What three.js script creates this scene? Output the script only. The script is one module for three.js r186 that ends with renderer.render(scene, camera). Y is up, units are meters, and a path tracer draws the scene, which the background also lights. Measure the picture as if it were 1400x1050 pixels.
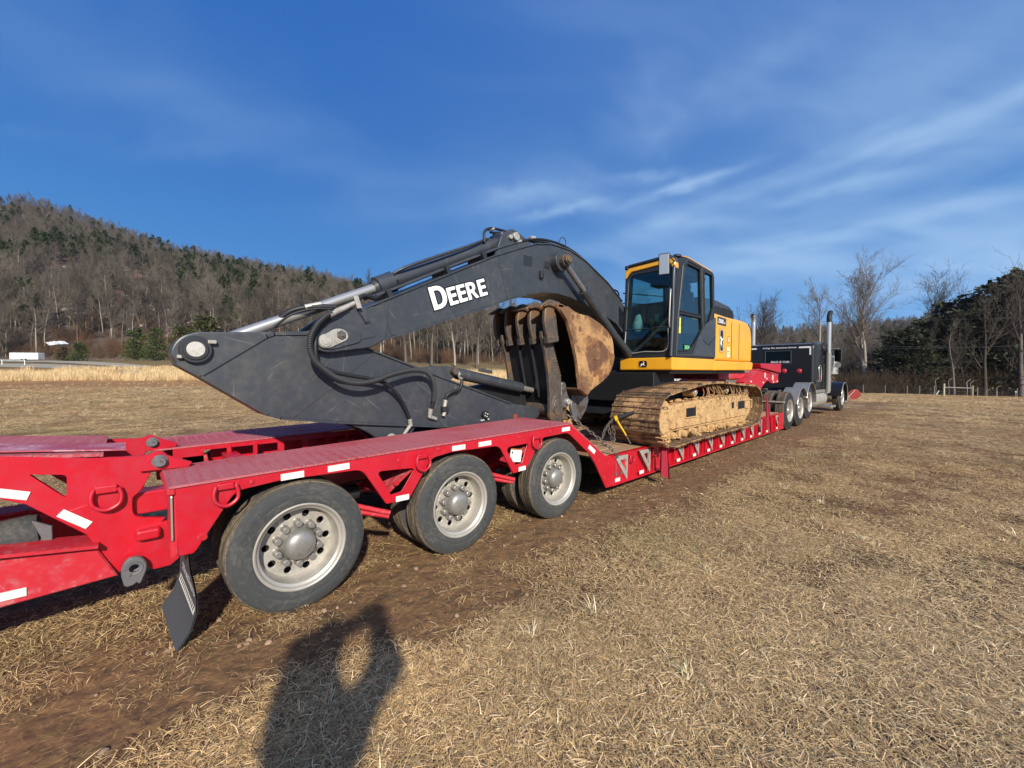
import * as THREE from 'three';
import { mergeGeometries, toCreasedNormals } from 'three/addons/utils/BufferGeometryUtils.js';
import { RoundedBoxGeometry } from 'three/addons/geometries/RoundedBoxGeometry.js';
import { FontLoader } from 'three/addons/loaders/FontLoader.js';
import { MarchingCubes } from 'three/addons/objects/MarchingCubes.js';

// ---------------------------------------------------------------- camera, sky, sun, exposure
const scene = new THREE.Scene();
const renderer = new THREE.WebGLRenderer({ antialias: true });
renderer.toneMapping = THREE.LinearToneMapping;
renderer.toneMappingExposure = 1.26;
renderer.shadowMap.enabled = true;

const EYE = new THREE.Vector3(0, 1.7226, 3.1887);
const FW = new THREE.Vector3(0.67951, -0.02845, -0.73311).normalize();
const F0 = 570.37;                                   // focal length in pixels of the 1400 x 1050 photograph
const camera = new THREE.PerspectiveCamera(85.25, 4 / 3, 0.05, 4000);
camera.position.copy(EYE);
camera.lookAt(EYE.clone().add(FW));
scene.add(camera);
const RT = new THREE.Vector3().crossVectors(FW, new THREE.Vector3(0, 1, 0)).normalize();
const UP = new THREE.Vector3().crossVectors(RT, FW).normalize();
const ray = (px, py) => FW.clone().addScaledVector(RT, (px - 700) / F0).addScaledVector(UP, (525 - py) / F0);
const at = (px, py, depth) => EYE.clone().addScaledVector(ray(px, py), depth);   // a point seen at a pixel, for placing far things

const SUN = new THREE.Vector3(-0.342, 0.495, 0.799).normalize();
const sun = new THREE.DirectionalLight(new THREE.Color(1.0, 0.93, 0.82), 5.0);
sun.position.copy(SUN).multiplyScalar(120);
sun.castShadow = true;
sun.shadow.radius = 2.6;
sun.shadow.mapSize.set(4096, 4096);
Object.assign(sun.shadow.camera, { left: -45, right: 45, top: 45, bottom: -45, near: 1, far: 320 });
sun.target.position.set(6, 0, -1);
scene.add(sun, sun.target);

// seeded random numbers and noise
function rng(seed) { let s = seed >>> 0; return () => { s = (s + 0x6d2b79f5) | 0; let t = Math.imul(s ^ (s >>> 15), 1 | s); t = (t + Math.imul(t ^ (t >>> 7), 61 | t)) ^ t; return ((t ^ (t >>> 14)) >>> 0) / 4294967296; }; }
const hash = (x, y, s) => { let h = Math.imul(x, 374761393) + Math.imul(y, 668265263) + Math.imul(s, 974711); h = Math.imul(h ^ (h >>> 13), 1274126177); return ((h ^ (h >>> 16)) >>> 0) / 4294967296; };
const mod = (a, n) => ((a % n) + n) % n;
const sstep = (a, b, x) => { const t = Math.min(1, Math.max(0, (x - a) / (b - a))); return t * t * (3 - 2 * t); };
const lerp = (a, b, t) => a + (b - a) * t;
const mix3 = (a, b, t) => [lerp(a[0], b[0], t), lerp(a[1], b[1], t), lerp(a[2], b[2], t)];
function vnoise(x, y, s, per = 1e6) {
  const ix = Math.floor(x), iy = Math.floor(y), fx = x - ix, fy = y - iy, u = fx * fx * (3 - 2 * fx), v = fy * fy * (3 - 2 * fy);
  const h = (a, b) => hash(mod(ix + a, per), mod(iy + b, per), s);
  return lerp(lerp(h(0, 0), h(1, 0), u), lerp(h(0, 1), h(1, 1), u), v);
}
function fbm(x, y, s = 0, oct = 4, per = 1e6) { let a = 0.5, t = 0, n = 0; for (let i = 0; i < oct; i++) { t += a * vnoise(x, y, s + i * 17, per); n += a; a *= 0.5; x *= 2; y *= 2; per *= 2; } return t / n; }

// the sky: clear winter blue with thin cirrus, air and cloud only
{
  const W = 2048, H = 1024, d = new Float32Array(W * H * 4);
  const dirOf = (px, py) => ray(px, py).normalize();
  // streaks of cirrus: centre direction, half length, half width (radians), tilt, strength
  const wisps = [[885, 140, .09, .075, .9, .26], [910, 185, .05, .03, .3, .18], [725, 272, .14, .045, .16, .36], [770, 287, .09, .012, .16, .6], [700, 262, .08, .015, .1, .3], [560, 290, .18, .05, .1, .16], [935, 254, .11, .011, .16, .75], [890, 240, .07, .012, -.06, .42], [1160, 212, .30, .022, .13, .5], [1330, 165, .2, .03, .2, .26], [1140, 258, .10, .013, .04, .5], [1180, 352, .40, .045, .03, .62], [1270, 292, .22, .022, .08, .5], [1030, 100, .12, .04, .3, .2], [1300, 60, .3, .06, .3, .2], [1240, 240, .25, .03, .1, .3], [430, 210, .3, .05, -.15, .14], [260, 205, .1, .02, .3, .12], [150, 75, .3, .08, .0, .14], [960, 300, .22, .035, .12, .35], [1360, 375, .2, .04, .05, .7], [1050, 330, .2, .03, .1, .35]]
    .map(([x, y, l, w, t, s]) => { const c = dirOf(x, y), e = new THREE.Vector3().crossVectors(new THREE.Vector3(0, 1, 0), c).normalize().negate(), u = new THREE.Vector3().crossVectors(e, c).normalize(); if (u.y < 0) u.negate(); return { c, a: e.clone().multiplyScalar(Math.cos(t)).addScaledVector(u, Math.sin(t)), b: u.clone().multiplyScalar(Math.cos(t)).addScaledVector(e, -Math.sin(t)), l, w, s }; });
  const v = new THREE.Vector3(), right = dirOf(1500, 330);
  for (let r = 0; r < H; r++) {
    const el = ((r + .5) / H - .5) * Math.PI, y = Math.sin(el), ce = Math.cos(el);
    for (let c = 0; c < W; c++) {
      const az = ((c + .5) / W - .5) * 2 * Math.PI; v.set(Math.cos(az) * ce, y, Math.sin(az) * ce);
      const h = Math.max(0, y), k = Math.exp(-h * 4.0), k2 = Math.exp(-h * 17);
      let col = [.017 + .080 * k + .09 * k2, .094 + .265 * k + .09 * k2, .36 + .36 * k + .02 * k2];
      const sd = v.dot(SUN), glow = .12 * Math.pow(Math.max(0, sd), 3) + .35 * Math.pow(Math.max(0, sd), 40);
      col = [col[0] + glow, col[1] + glow * .95, col[2] + glow * .85];
      if (y > -.05) {
        // thin veil of high cloud over the whole sky, streaked along one wind direction
        const q = 1 / (h + .16), X = (v.x * .8 + v.z * .6) * q, Z = (-v.x * .6 + v.z * .8) * q;
        const st = fbm(X * .9 + 3, Z * 3.2 + fbm(X * 1.6, Z * 1.6, 5, 3) * 2.2, 21, 5);
        const big = fbm(X * .55 + 8, Z * .7 + 1, 44, 3);
        const rightness = sstep(.25, 1.0, v.dot(right)), sunward = sstep(-.15, .75, (v.x * SUN.x + v.z * SUN.z) / Math.hypot(SUN.x, SUN.z));   // the veil thickens towards the right and the sun
        let a = sstep(.56, .90, st) * (.03 + .15 * sstep(.42, .72, big)) + rightness * (.10 + .20 * sstep(.35, .7, st)) + sunward * (.22 + .40 * sstep(.3, .7, st));
        const fine = .55 + .9 * fbm(X * 3 + Z * 2, Z * 9 - X * 2, 61, 4);
        for (const w of wisps) {
          const dx = v.dot(w.a) / w.l, dz = v.dot(w.b) / w.w; if (v.dot(w.c) < 0 || dx * dx > 4 || dz * dz > 6) continue;
          const bend = dz + .7 * (fbm(dx * 2.5 + w.l * 90, dz * .8, 71, 3) - .5) * 2;
          a += w.s * Math.exp(-dx * dx * 1.1 - bend * bend * 1.4) * fine * .56;
        }
        a = Math.min(.8, a) * sstep(-.02, .05, y);
        col = mix3(col, [.36, .53, .75], a);
      } else { const t = sstep(-.05, -.3, y); col = mix3(col, [.13, .11, .085], t); }
      const i = (r * W + c) * 4; d[i] = col[0]; d[i + 1] = col[1]; d[i + 2] = col[2]; d[i + 3] = 1;
    }
  }
  const t = new THREE.DataTexture(d, W, H, THREE.RGBAFormat, THREE.FloatType);
  t.mapping = THREE.EquirectangularReflectionMapping; t.magFilter = THREE.LinearFilter; t.wrapS = THREE.RepeatWrapping; t.needsUpdate = true;
  scene.background = t; scene.environment = t;
}
// ---------------------------------------------------------------- helpers: things, parts, geometry
const used = {}, org = new WeakMap();
const numbered = (n) => { const k = used[n] = (used[n] ?? -1) + 1; return k ? n + '_' + String(k).padStart(3, '0') : n; };
const V = (x, y, z) => new THREE.Vector3(x, y, z);
const O0 = V(0, 0, 0), orgOf = (o) => org.get(o) ?? O0;
function shade(o) { o.castShadow = o.receiveShadow = true; return o; }
function tag(o, label, category, group, kind) { if (label) o.userData.label = label; if (category) o.userData.category = category; if (group) o.userData.group = group; if (kind) o.userData.kind = kind; return o; }
function thing(name, label, category, base = [0, 0, 0], group) {
  const o = new THREE.Group(); o.name = numbered(name); o.position.set(...base); scene.add(o); org.set(o, V(...base));
  return tag(o, label, category, group);
}
function sub(name, parent, pos) { const o = new THREE.Group(); o.name = name; const p = pos ? V(...pos) : orgOf(parent).clone(); o.position.copy(p).sub(orgOf(parent)); org.set(o, p); parent.add(o); return o; }
function boxUV(g) {
  const p = g.attributes.position.array, n = p.length / 9, uv = new Float32Array(n * 6);
  for (let i = 0; i < n; i++) {
    const o = i * 9, ax = p[o + 3] - p[o], ay = p[o + 4] - p[o + 1], az = p[o + 5] - p[o + 2], bx_ = p[o + 6] - p[o], by = p[o + 7] - p[o + 1], bz = p[o + 8] - p[o + 2];
    const nx = Math.abs(ay * bz - az * by), ny = Math.abs(az * bx_ - ax * bz), nz = Math.abs(ax * by - ay * bx_);
    for (let k = 0; k < 3; k++) { const x = p[o + k * 3], y = p[o + k * 3 + 1], z = p[o + k * 3 + 2], u = i * 6 + k * 2; if (nz >= nx && nz >= ny) { uv[u] = x; uv[u + 1] = y; } else if (ny >= nx) { uv[u] = x; uv[u + 1] = z; } else { uv[u] = z; uv[u + 1] = y; } }
  }
  g.setAttribute('uv', new THREE.BufferAttribute(uv, 2)); return g;
}
function prep(g) { const keep = g.userData.keepUV; const m = g.index ? g.toNonIndexed() : g.clone(); for (const k of Object.keys(m.attributes)) if (!['position', 'normal', 'uv'].includes(k)) m.deleteAttribute(k); if (!m.attributes.normal) m.computeVertexNormals(); if (!keep || !m.attributes.uv) boxUV(m); m.morphAttributes = {}; return m; }
const joined = (gs) => { gs = [].concat(gs).map(prep); return gs.length > 1 ? mergeGeometries(gs) : gs[0]; };
// geometry given in world coordinates, hung under its parent
function part(name, gs, m, parent, label) { const g = joined(gs), o = shade(new THREE.Mesh(g, m)); o.name = name; const w = orgOf(parent); g.translate(-w.x, -w.y, -w.z); org.set(o, w.clone()); parent.add(o); if (label) o.userData.label = label; return o; }
// a shared geometry put at a place
function piece(name, g, m, parent, pos, rot, scl) { const o = shade(new THREE.Mesh(g, m)); o.name = name; o.position.set(...pos).sub(orgOf(parent)); if (rot) o.rotation.set(...rot); if (scl) o.scale.set(...scl); org.set(o, V(...pos)); parent.add(o); return o; }
function solo(name, gs, m, label, category, group, kind, base) { const g = joined(gs), o = shade(new THREE.Mesh(g, m)); o.name = numbered(name); if (base) { g.translate(-base[0], -base[1], -base[2]); o.position.set(...base); org.set(o, V(...base)); } scene.add(o); return tag(o, label, category, group, kind); }

const mv = (g, x, y, z) => g.translate(x, y, z);
function bx(x0, x1, y0, y1, z0, z1, b = 0) { const w = Math.abs(x1 - x0), h = Math.abs(y1 - y0), d = Math.abs(z1 - z0); const g = b ? new RoundedBoxGeometry(w, h, d, 1, Math.min(b, w / 2.01, h / 2.01, d / 2.01)) : new THREE.BoxGeometry(w, h, d); return mv(g, (x0 + x1) / 2, (y0 + y1) / 2, (z0 + z1) / 2); }
function shapeOf(pts, S = THREE.Shape) {   // points [x, y] or [x, y, corner radius]
  const s = new S(), n = pts.length;
  for (let i = 0; i < n; i++) {
    const [x, y, r] = pts[i];
    if (!r) { i ? s.lineTo(x, y) : s.moveTo(x, y); continue; }
    const a = pts[(i + n - 1) % n], b = pts[(i + 1) % n], da = Math.hypot(a[0] - x, a[1] - y), db = Math.hypot(b[0] - x, b[1] - y), ra = Math.min(r, da * .49), rb = Math.min(r, db * .49);
    const p = [x + (a[0] - x) / da * ra, y + (a[1] - y) / da * ra], q = [x + (b[0] - x) / db * rb, y + (b[1] - y) / db * rb];
    i ? s.lineTo(...p) : s.moveTo(...p); s.quadraticCurveTo(x, y, ...q);
  }
  s.closePath(); return s;
}
function plate(pts, z, th, o = {}) {       // outline in x,y; front face at z, body goes towards -z
  const s = shapeOf(pts); for (const h of o.holes ?? []) s.holes.push(shapeOf(h, THREE.Path));
  const b = o.b ?? Math.min(.004, th / 4);
  const g = new THREE.ExtrudeGeometry(s, { depth: th - 2 * b, bevelEnabled: b > 0, bevelSize: b, bevelThickness: b, bevelOffset: -b, bevelSegments: o.bs ?? 1, curveSegments: o.cs ?? 5 });
  return mv(g, 0, 0, z - th + b);
}
function plateX(pts, x, th, o = {}) {      // outline in z,y; lies in the plane x, body goes towards +x
  const g = plate(pts.map(([z, y, r]) => [z, y, r]), 0, th, o); g.rotateY(-Math.PI / 2); // x->z, z->-x
  return mv(g, x, 0, 0);
}
function rod(a, b, r0, r1 = r0, seg = 10, open = false) {
  a = Array.isArray(a) ? V(...a) : a; b = Array.isArray(b) ? V(...b) : b; const d = b.clone().sub(a), l = d.length();
  const g = new THREE.CylinderGeometry(r1, r0, l, seg, 1, open); g.translate(0, l / 2, 0); g.applyQuaternion(new THREE.Quaternion().setFromUnitVectors(V(0, 1, 0), d.normalize())); return mv(g, a.x, a.y, a.z);
}
function tube(pts, r, seg = 24, rad = 6, tension = .5) { return new THREE.TubeGeometry(new THREE.CatmullRomCurve3(pts.map((p) => V(...p)), false, 'centripetal', tension), seg, r, rad); }
function disc(x, y, z, r, th, seg = 24, bev = .004) { const pts = [V2(0, 0), V2(r - bev, 0), V2(r, -bev), V2(r, -th), V2(0, -th)]; const g = new THREE.LatheGeometry(pts.reverse(), seg); g.rotateX(Math.PI / 2); return mv(toCreasedNormals(g, .6), x, y, z); }
const V2 = (x, y) => new THREE.Vector2(x, y);
// lathe about the z axis: points [radius, z], creased
function latheZ(pts, seg = 40, crease = .7) { const g = new THREE.LatheGeometry(pts.map(([r, z]) => V2(r, z)), seg); g.rotateX(Math.PI / 2); return toCreasedNormals(g, crease); }
function strip(pts, zc, w, th) {           // a bent plate: follows the x,y line, wide in z
  const gs = []; for (let i = 0; i + 1 < pts.length; i++) { const [x0, y0] = pts[i], [x1, y1] = pts[i + 1], l = Math.hypot(x1 - x0, y1 - y0), g = new THREE.BoxGeometry(l + th * .3, th, w); g.rotateZ(Math.atan2(y1 - y0, x1 - x0)); gs.push(mv(g, (x0 + x1) / 2, (y0 + y1) / 2, zc)); } return gs;
}
function bezel(pts, z, r, closed = true) { const gs = []; const n = pts.length; for (let i = 0; i < (closed ? n : n - 1); i++) { const a = pts[i], b = pts[(i + 1) % n]; gs.push(rod([a[0], a[1], z], [b[0], b[1], z], r, r, 5)); } return gs; }
// flat print: a thin panel with its own 0..1 uv
function label(w, h, m) { const g = new THREE.PlaneGeometry(w, h); g.userData.keepUV = true; return g; }
const keep = (g) => { g.userData.keepUV = true; return g; };

// textures
function dataTex(n, fn, srgb = true) {
  const d = new Uint8Array(n * n * 4); for (let j = 0; j < n; j++) for (let i = 0; i < n; i++) { const c = fn(i / n, j / n), o = (j * n + i) * 4; for (let k = 0; k < 3; k++) d[o + k] = Math.max(0, Math.min(255, c[k] * 255)); d[o + 3] = 255; }
  const t = new THREE.DataTexture(d, n, n); t.magFilter = THREE.LinearFilter; t.wrapS = t.wrapT = THREE.RepeatWrapping; if (srgb) t.colorSpace = THREE.SRGBColorSpace; t.needsUpdate = true; return t;
}
const scaled = (t, m) => { t.repeat.set(1 / m, 1 / m); return t; };
function canvasTex(w, h, draw) { const c = document.createElement('canvas'); c.width = w; c.height = h; draw(c.getContext('2d'), w, h); const t = new THREE.CanvasTexture(c); t.colorSpace = THREE.SRGBColorSpace; return t; }
const hex = (s) => { const c = parseInt(s.slice(1), 16); return [(c >> 16) / 255, ((c >> 8) & 255) / 255, (c & 255) / 255]; };
const grey = (v) => [v, v, v];
// paint with dust that has a grain: base colour, dust colour, how much, tile size in metres
function paintTex(n, base, dust, amt, seed, o = {}) {
  const b = hex(base), d = hex(dust), sc = [];
  const r = rng(seed); for (let i = 0; i < (o.scratch ?? 0); i++) sc.push([r(), r(), r() * Math.PI, .02 + r() * .06]);
  return dataTex(n, (u, v) => {
    const big = fbm(u * 4, v * 4, seed, 4, 4), fine = fbm(u * 48, v * 48, seed + 3, 3, 48), run = fbm(u * 40, v * 5, seed + 9, 3, 5);
    let t = amt * sstep(.36, .78, big * .55 + fine * .32 + run * .13) * (.55 + .9 * fine);
    let c = mix3(b, d, Math.min(1, t));
    const m = .95 + .1 * fbm(u * 9, v * 9, seed + 5, 3, 9); c = c.map((x) => x * m);
    if (o.rust) { const q = sstep(.60, .70, fbm(u * 12, v * 12, seed + 30, 5, 12) + (big - .5) * .5); c = mix3(c, mix3(hex('#5a3320'), hex('#3a2418'), fine), q * o.rust); }
    for (const [x, y, a, l] of sc) { let dx = u - x, dy = v - y; dx -= Math.round(dx); dy -= Math.round(dy); const p = dx * Math.cos(a) + dy * Math.sin(a), q = Math.abs(-dx * Math.sin(a) + dy * Math.cos(a)); if (Math.abs(p) < l && q < .0016) c = mix3(c, hex(o.scol ?? '#9a9a98'), .6 * (1 - Math.abs(p) / l)); }
    return c;
  });
}
const roughTex = (n, lo, hi, seed, f = 8) => dataTex(n, (u, v) => grey(lerp(lo, hi, sstep(.25, .75, fbm(u * f, v * f, seed, 4, f)))), false);
const bumpTex = (n, seed, f = 16, oct = 5) => dataTex(n, (u, v) => grey(fbm(u * f, v * f, seed, oct, f)), false);
const std = (o) => new THREE.MeshStandardMaterial({ side: THREE.DoubleSide, ...o });
const phy = (o) => new THREE.MeshPhysicalMaterial({ side: THREE.DoubleSide, ...o });

const M = {};
M.red = phy({ map: scaled(paintTex(512, '#ba0d22', '#a05a60', .22, 11, { scratch: 14, scol: '#d98a86' }), 1.6), roughness: .42, roughnessMap: scaled(roughTex(256, .75, 1, 12), 1.1), clearcoat: .35, clearcoatRoughness: .25 });
M.redDusty = std({ map: scaled(paintTex(512, '#b31426', '#b08478', .8, 15, { scratch: 24, scol: '#c9a39a' }), 1.4), roughness: .7 });
M.redDeck = std({ map: scaled(dataTex(1024, (u, v) => {    // painted tread plate, dust ground into it, scuffed across
  const big = fbm(u * 4, v * 4, 31, 4, 4), fine = fbm(u * 90, v * 90, 33, 3, 90), scuff = fbm(u * 60, v * 4, 36, 4, 4), s2 = fbm(u * 5, v * 70, 38, 3, 5);
  return mix3(mix3([.60, .10, .15], [.70, .13, .18], fine), mix3([.74, .45, .47], [.62, .37, .38], fine), Math.min(.88, .28 + .9 * sstep(.36, .72, scuff * .4 + s2 * .15 + big * .25 + fine * .3)));
}), 1.2), bumpMap: scaled(dataTex(512, (u, v) => {          // raised diamonds
  const a = u * 16, b = v * 16, i = Math.floor(a), j = Math.floor(b), x = a - i - .5, y = b - j - .5, p = (i + j) % 2 ? x + y : x - y, q = (i + j) % 2 ? x - y : x + y;
  return grey(sstep(1, .55, Math.hypot(p / .62, q / .17)));
}, false), .64), bumpScale: .005, roughness: .85 });
M.slate = phy({ map: scaled(paintTex(512, '#33373d', '#55534e', .5, 21, { scratch: 46, scol: '#7b7c7c' }), 2.3), roughness: .46, clearcoat: .25, clearcoatRoughness: .35 });
M.slateDark = std({ color: '#24272b', roughness: .5 });
M.yellow = phy({ map: scaled(paintTex(512, '#e9a51c', '#cf9f52', .25, 41), 1.5), roughness: .4, clearcoat: .4, clearcoatRoughness: .2 });
M.black = std({ map: scaled(paintTex(256, '#101112', '#3a342c', .4, 51), 1), roughness: .6 });
M.gloss = phy({ color: '#0b0c0d', roughness: .5, clearcoat: .25, clearcoatRoughness: .15 });
M.mud = std({ map: scaled(dataTex(512, (u, v) => { const a = fbm(u * 5, v * 5, 61, 5, 5), f = fbm(u * 40, v * 40, 62, 4, 40), cr = sstep(.58, .7, fbm(u * 22, v * 22, 66, 4, 22)); return mix3(mix3([.64, .50, .33], [.80, .67, .47], a * .7 + f * .3), [.45, .33, .21], cr * .5); }), 1.1), bumpMap: scaled(bumpTex(512, 63, 10, 6), 1.1), bumpScale: .03, roughness: .95 });
M.shoe = std({ map: scaled(dataTex(512, (u, v) => { const a = fbm(u * 6, v * 6, 71, 5, 6), f = fbm(u * 30, v * 60, 72, 4, 30); return mix3(mix3([.33, .25, .18], [.46, .355, .25], f), [.68, .54, .37], sstep(.42, .64, a * .6 + f * .4)); }), .9), bumpMap: scaled(bumpTex(512, 73, 14, 6), .9), bumpScale: .012, roughness: .88 });
M.shoeSteel = std({ map: scaled(dataTex(256, (u, v) => { const f = fbm(u * 10, v * 30, 75, 4, 10); return mix3([.34, .28, .23], [.58, .47, .35], sstep(.4, .7, f)); }), .7), roughness: .6, metalness: .25 });
M.bucket = std({ map: scaled(dataTex(1024, (u, v) => { const a = fbm(u * 4, v * 4, 81, 6, 4), b = fbm(u * 9 + 3, v * 9, 82, 5, 9), f = fbm(u * 60, v * 60, 83, 3, 60); let c = mix3([.40, .29, .21], [.52, .38, .26], b); c = mix3(c, mix3([.76, .61, .42], [.62, .47, .31], f), sstep(.42, .58, a * .6 + b * .25 + f * .15)); return mix3(c, [.34, .23, .17], sstep(.6, .72, b) * .7); }), 1.5), bumpMap: scaled(bumpTex(512, 84, 12, 6), 1.0), bumpScale: .012, roughness: .8, metalness: .1 });
M.rustSteel = std({ map: scaled(dataTex(512, (u, v) => { const a = fbm(u * 5, v * 5, 91, 6, 5), f = fbm(u * 40, v * 40, 92, 3, 40); return mix3(mix3([.27, .245, .225], [.43, .39, .35], f), [.50, .38, .27], sstep(.50, .70, a) * .8); }), .8), roughness: .62, metalness: .35 });
M.steelGrey = std({ map: scaled(paintTex(256, '#77777a', '#5c564e', .6, 95, { rust: .4 }), .7), roughness: .5, metalness: .5 });
M.chrome = std({ color: '#cdc8be', roughness: .3, metalness: .75 });
M.alu = std({ map: scaled(paintTex(256, '#b8b3a9', '#8d8474', .4, 97), .5), roughness: .45, metalness: .4 });
M.pinGrey = std({ map: scaled(paintTex(256, '#c2c0b8', '#8f897c', .5, 119, { scratch: 20, scol: '#e0ded8' }), .15), roughness: .45, metalness: .2 });
M.aluDull = std({ map: scaled(paintTex(256, '#979590', '#7a7265', .5, 98), .4), roughness: .42, metalness: .5 });
M.zinc = std({ map: scaled(paintTex(256, '#b9b7ae', '#8b8272', .6, 117), .3), roughness: .45, metalness: .4 });
M.rubber = std({ map: scaled(dataTex(512, (u, v) => { const a = fbm(u * 6, v * 6, 101, 4, 6), f = fbm(u * 70, v * 70, 102, 3, 70); return mix3([.225, .232, .235], [.36, .345, .315], sstep(.42, .8, a * .5 + f * .5) * .8); }), .8), roughness: .85 });
M.tread = std({ map: scaled(dataTex(512, (u, v) => { const a = fbm(u * 8, v * 8, 105, 4, 8), f = fbm(u * 60, v * 60, 106, 3, 60); return mix3([.23, .215, .195], [.50, .43, .33], sstep(.36, .72, a * .5 + f * .5)); }), .6), roughness: .92 });
M.hose = std({ color: '#1d1e1f', roughness: .55 });
M.white = std({ map: scaled(paintTex(256, '#dddbd5', '#c9bda8', .4, 111), .3), roughness: .35 });
M.whitePaint = std({ map: scaled(paintTex(256, '#dedfdd', '#a9a496', .45, 112), 2), roughness: .5 });
M.glass = phy({ color: '#cfe6e6', transmission: 1, thickness: 0, roughness: .03, ior: 1.5 });
M.glassDark = phy({ color: '#050607', roughness: .12, ior: 1.3 });
M.wood = std({ map: scaled(dataTex(512, (u, v) => { const g = fbm(u * 3, v * 40, 121, 5, 3), f = fbm(u * 60, v * 60, 122, 2, 60); return mix3(mix3([.52, .42, .32], [.72, .59, .46], g), [.68, .50, .34], f * .35); }), 1.2), roughness: .9 });
M.postWood = std({ color: '#8a8375', roughness: .9 });
M.flag = std({ color: '#8f0f26', roughness: .8 });
M.lens = phy({ color: '#b3202a', roughness: .2, clearcoat: 1 });
M.vest = std({ color: '#2a3140', roughness: .9 }); M.skin = std({ color: '#b98a6e', roughness: .6 }); M.denim = std({ color: '#2c3d5a', roughness: .9 }); M.hair = std({ color: '#3a2a1e', roughness: .8 });

M.bucketRust = std({ map: scaled(dataTex(512, (u, v) => { const a = fbm(u * 4, v * 4, 181, 6, 4), b = fbm(u * 9 + 3, v * 9, 182, 5, 9), f = fbm(u * 60, v * 60, 183, 3, 60); let c = mix3([.36, .25, .19], [.50, .36, .26], b); c = mix3(c, mix3([.74, .57, .36], [.62, .46, .28], f), sstep(.46, .60, a * .6 + b * .25 + f * .15)); return mix3(c, [.34, .20, .14], sstep(.52, .64, b) * .6); }), 1.3), bumpMap: scaled(bumpTex(512, 184, 12, 6), 1.0), bumpScale: .012, roughness: .75, metalness: .1 });
M.soil = std({ map: scaled(dataTex(256, (u, v) => { const f = fbm(u * 12, v * 12, 191, 5, 12); return mix3([.20, .14, .10], [.34, .25, .17], f); }), .8), roughness: 1 });  // dark brown for the bucket inside only: its shade put into the colour
M.letter = std({ color: '#f1f0ec', roughness: .4 }); M.outline = std({ color: '#0f1114', roughness: .4 });
M.rubberDark = std({ color: '#232425', roughness: .85 });
// ---------------------------------------------------------------- the land
const table = (t, x) => { if (x <= t[0][0]) return t[0][1]; for (let i = 1; i < t.length; i++) if (x <= t[i][0]) { const [a, ya] = t[i - 1], [b, yb] = t[i], k = (x - a) / (b - a); return lerp(ya, yb, k * k * (3 - 2 * k)); } return t[t.length - 1][1]; };
const FX = [[4, 0], [20, .2], [26, .2], [52, -.64], [80, -1.45], [130, -2.2], [200, 0]], RISE = [[66, 0], [80, .85], [95, 2.6], [112, 4.8], [150, 7.5], [260, 13]];
function ground(x, z) {
  const w = .68 * x - .733 * (z - 3.19), u = .733 * x + .68 * (z - 3.19), near = sstep(60, 6, Math.hypot(x - 4, z));
  let y = table(FX, x) + table(RISE, w) * sstep(45, -8, u);
  y += .10 * (fbm(x * .05, z * .05, 201, 3) - .5) * (1 - near) * 4;
  y += (.022 * (fbm(x * 1.3, z * 1.3, 203, 3) - .5) * 2 + .02 * (fbm(x * 4.5, z * 4.5, 207, 2) - .5)) * sstep(40, 12, Math.hypot(x - 4, z));
  // wheel ruts beside and under the trailer, the stand of the wheels kept level
  const rut = Math.exp(-(((z - .34) / .14) ** 2)) * .03 + Math.exp(-(((z + .55) / .3) ** 2)) * .012;
  if (x > -8 && x < 26) y -= rut;
  return y;
}
// how bare the soil is, 0 straw to 1 soil
function bare(x, z) {
  const n = fbm(x * .9 + 7, z * 1.6, 211, 4), f = fbm(x * 3.2, z * 4.5, 213, 3);
  let b = 0;
  if (x > -12 && x < 40) {
    const e = (n - .5) * .75 + (f - .5) * .4, along = sstep(40, 24, x);
    b = Math.max(b, along * sstep(.5, .0, Math.abs(z - .22 + e * .55) - .32));               // strip the wheels ran along
    b = Math.max(b, along * .82 * sstep(.5, -.3, z + e) * sstep(-3.6, -2.6, z));                // under and just beside the trailer
    b = Math.max(b, sstep(.75, .1, Math.hypot((x - 1.95) / 1.35, (z - .80) / .42) + e * .7 - .35)); // scuffed patch by the first wheels
    b = Math.max(b, .8 * sstep(.6, .1, Math.hypot((x - 3.65) / .42, (z - 2.6) / .22) + e * .8 - .2));
    b = Math.max(b, .9 * sstep(.6, .1, Math.hypot((x - 3.5) / .3, (z - 3.75) / .28) + e * .5 - .2));
    b = Math.max(b, .75 * sstep(1.1, .2, Math.abs(z - .1 + e) / 1.5) * sstep(15, 19, x));
  }
  return Math.min(1, Math.max(b, .72 * sstep(.55, .68, n * .6 + f * .4)));
}
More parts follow.
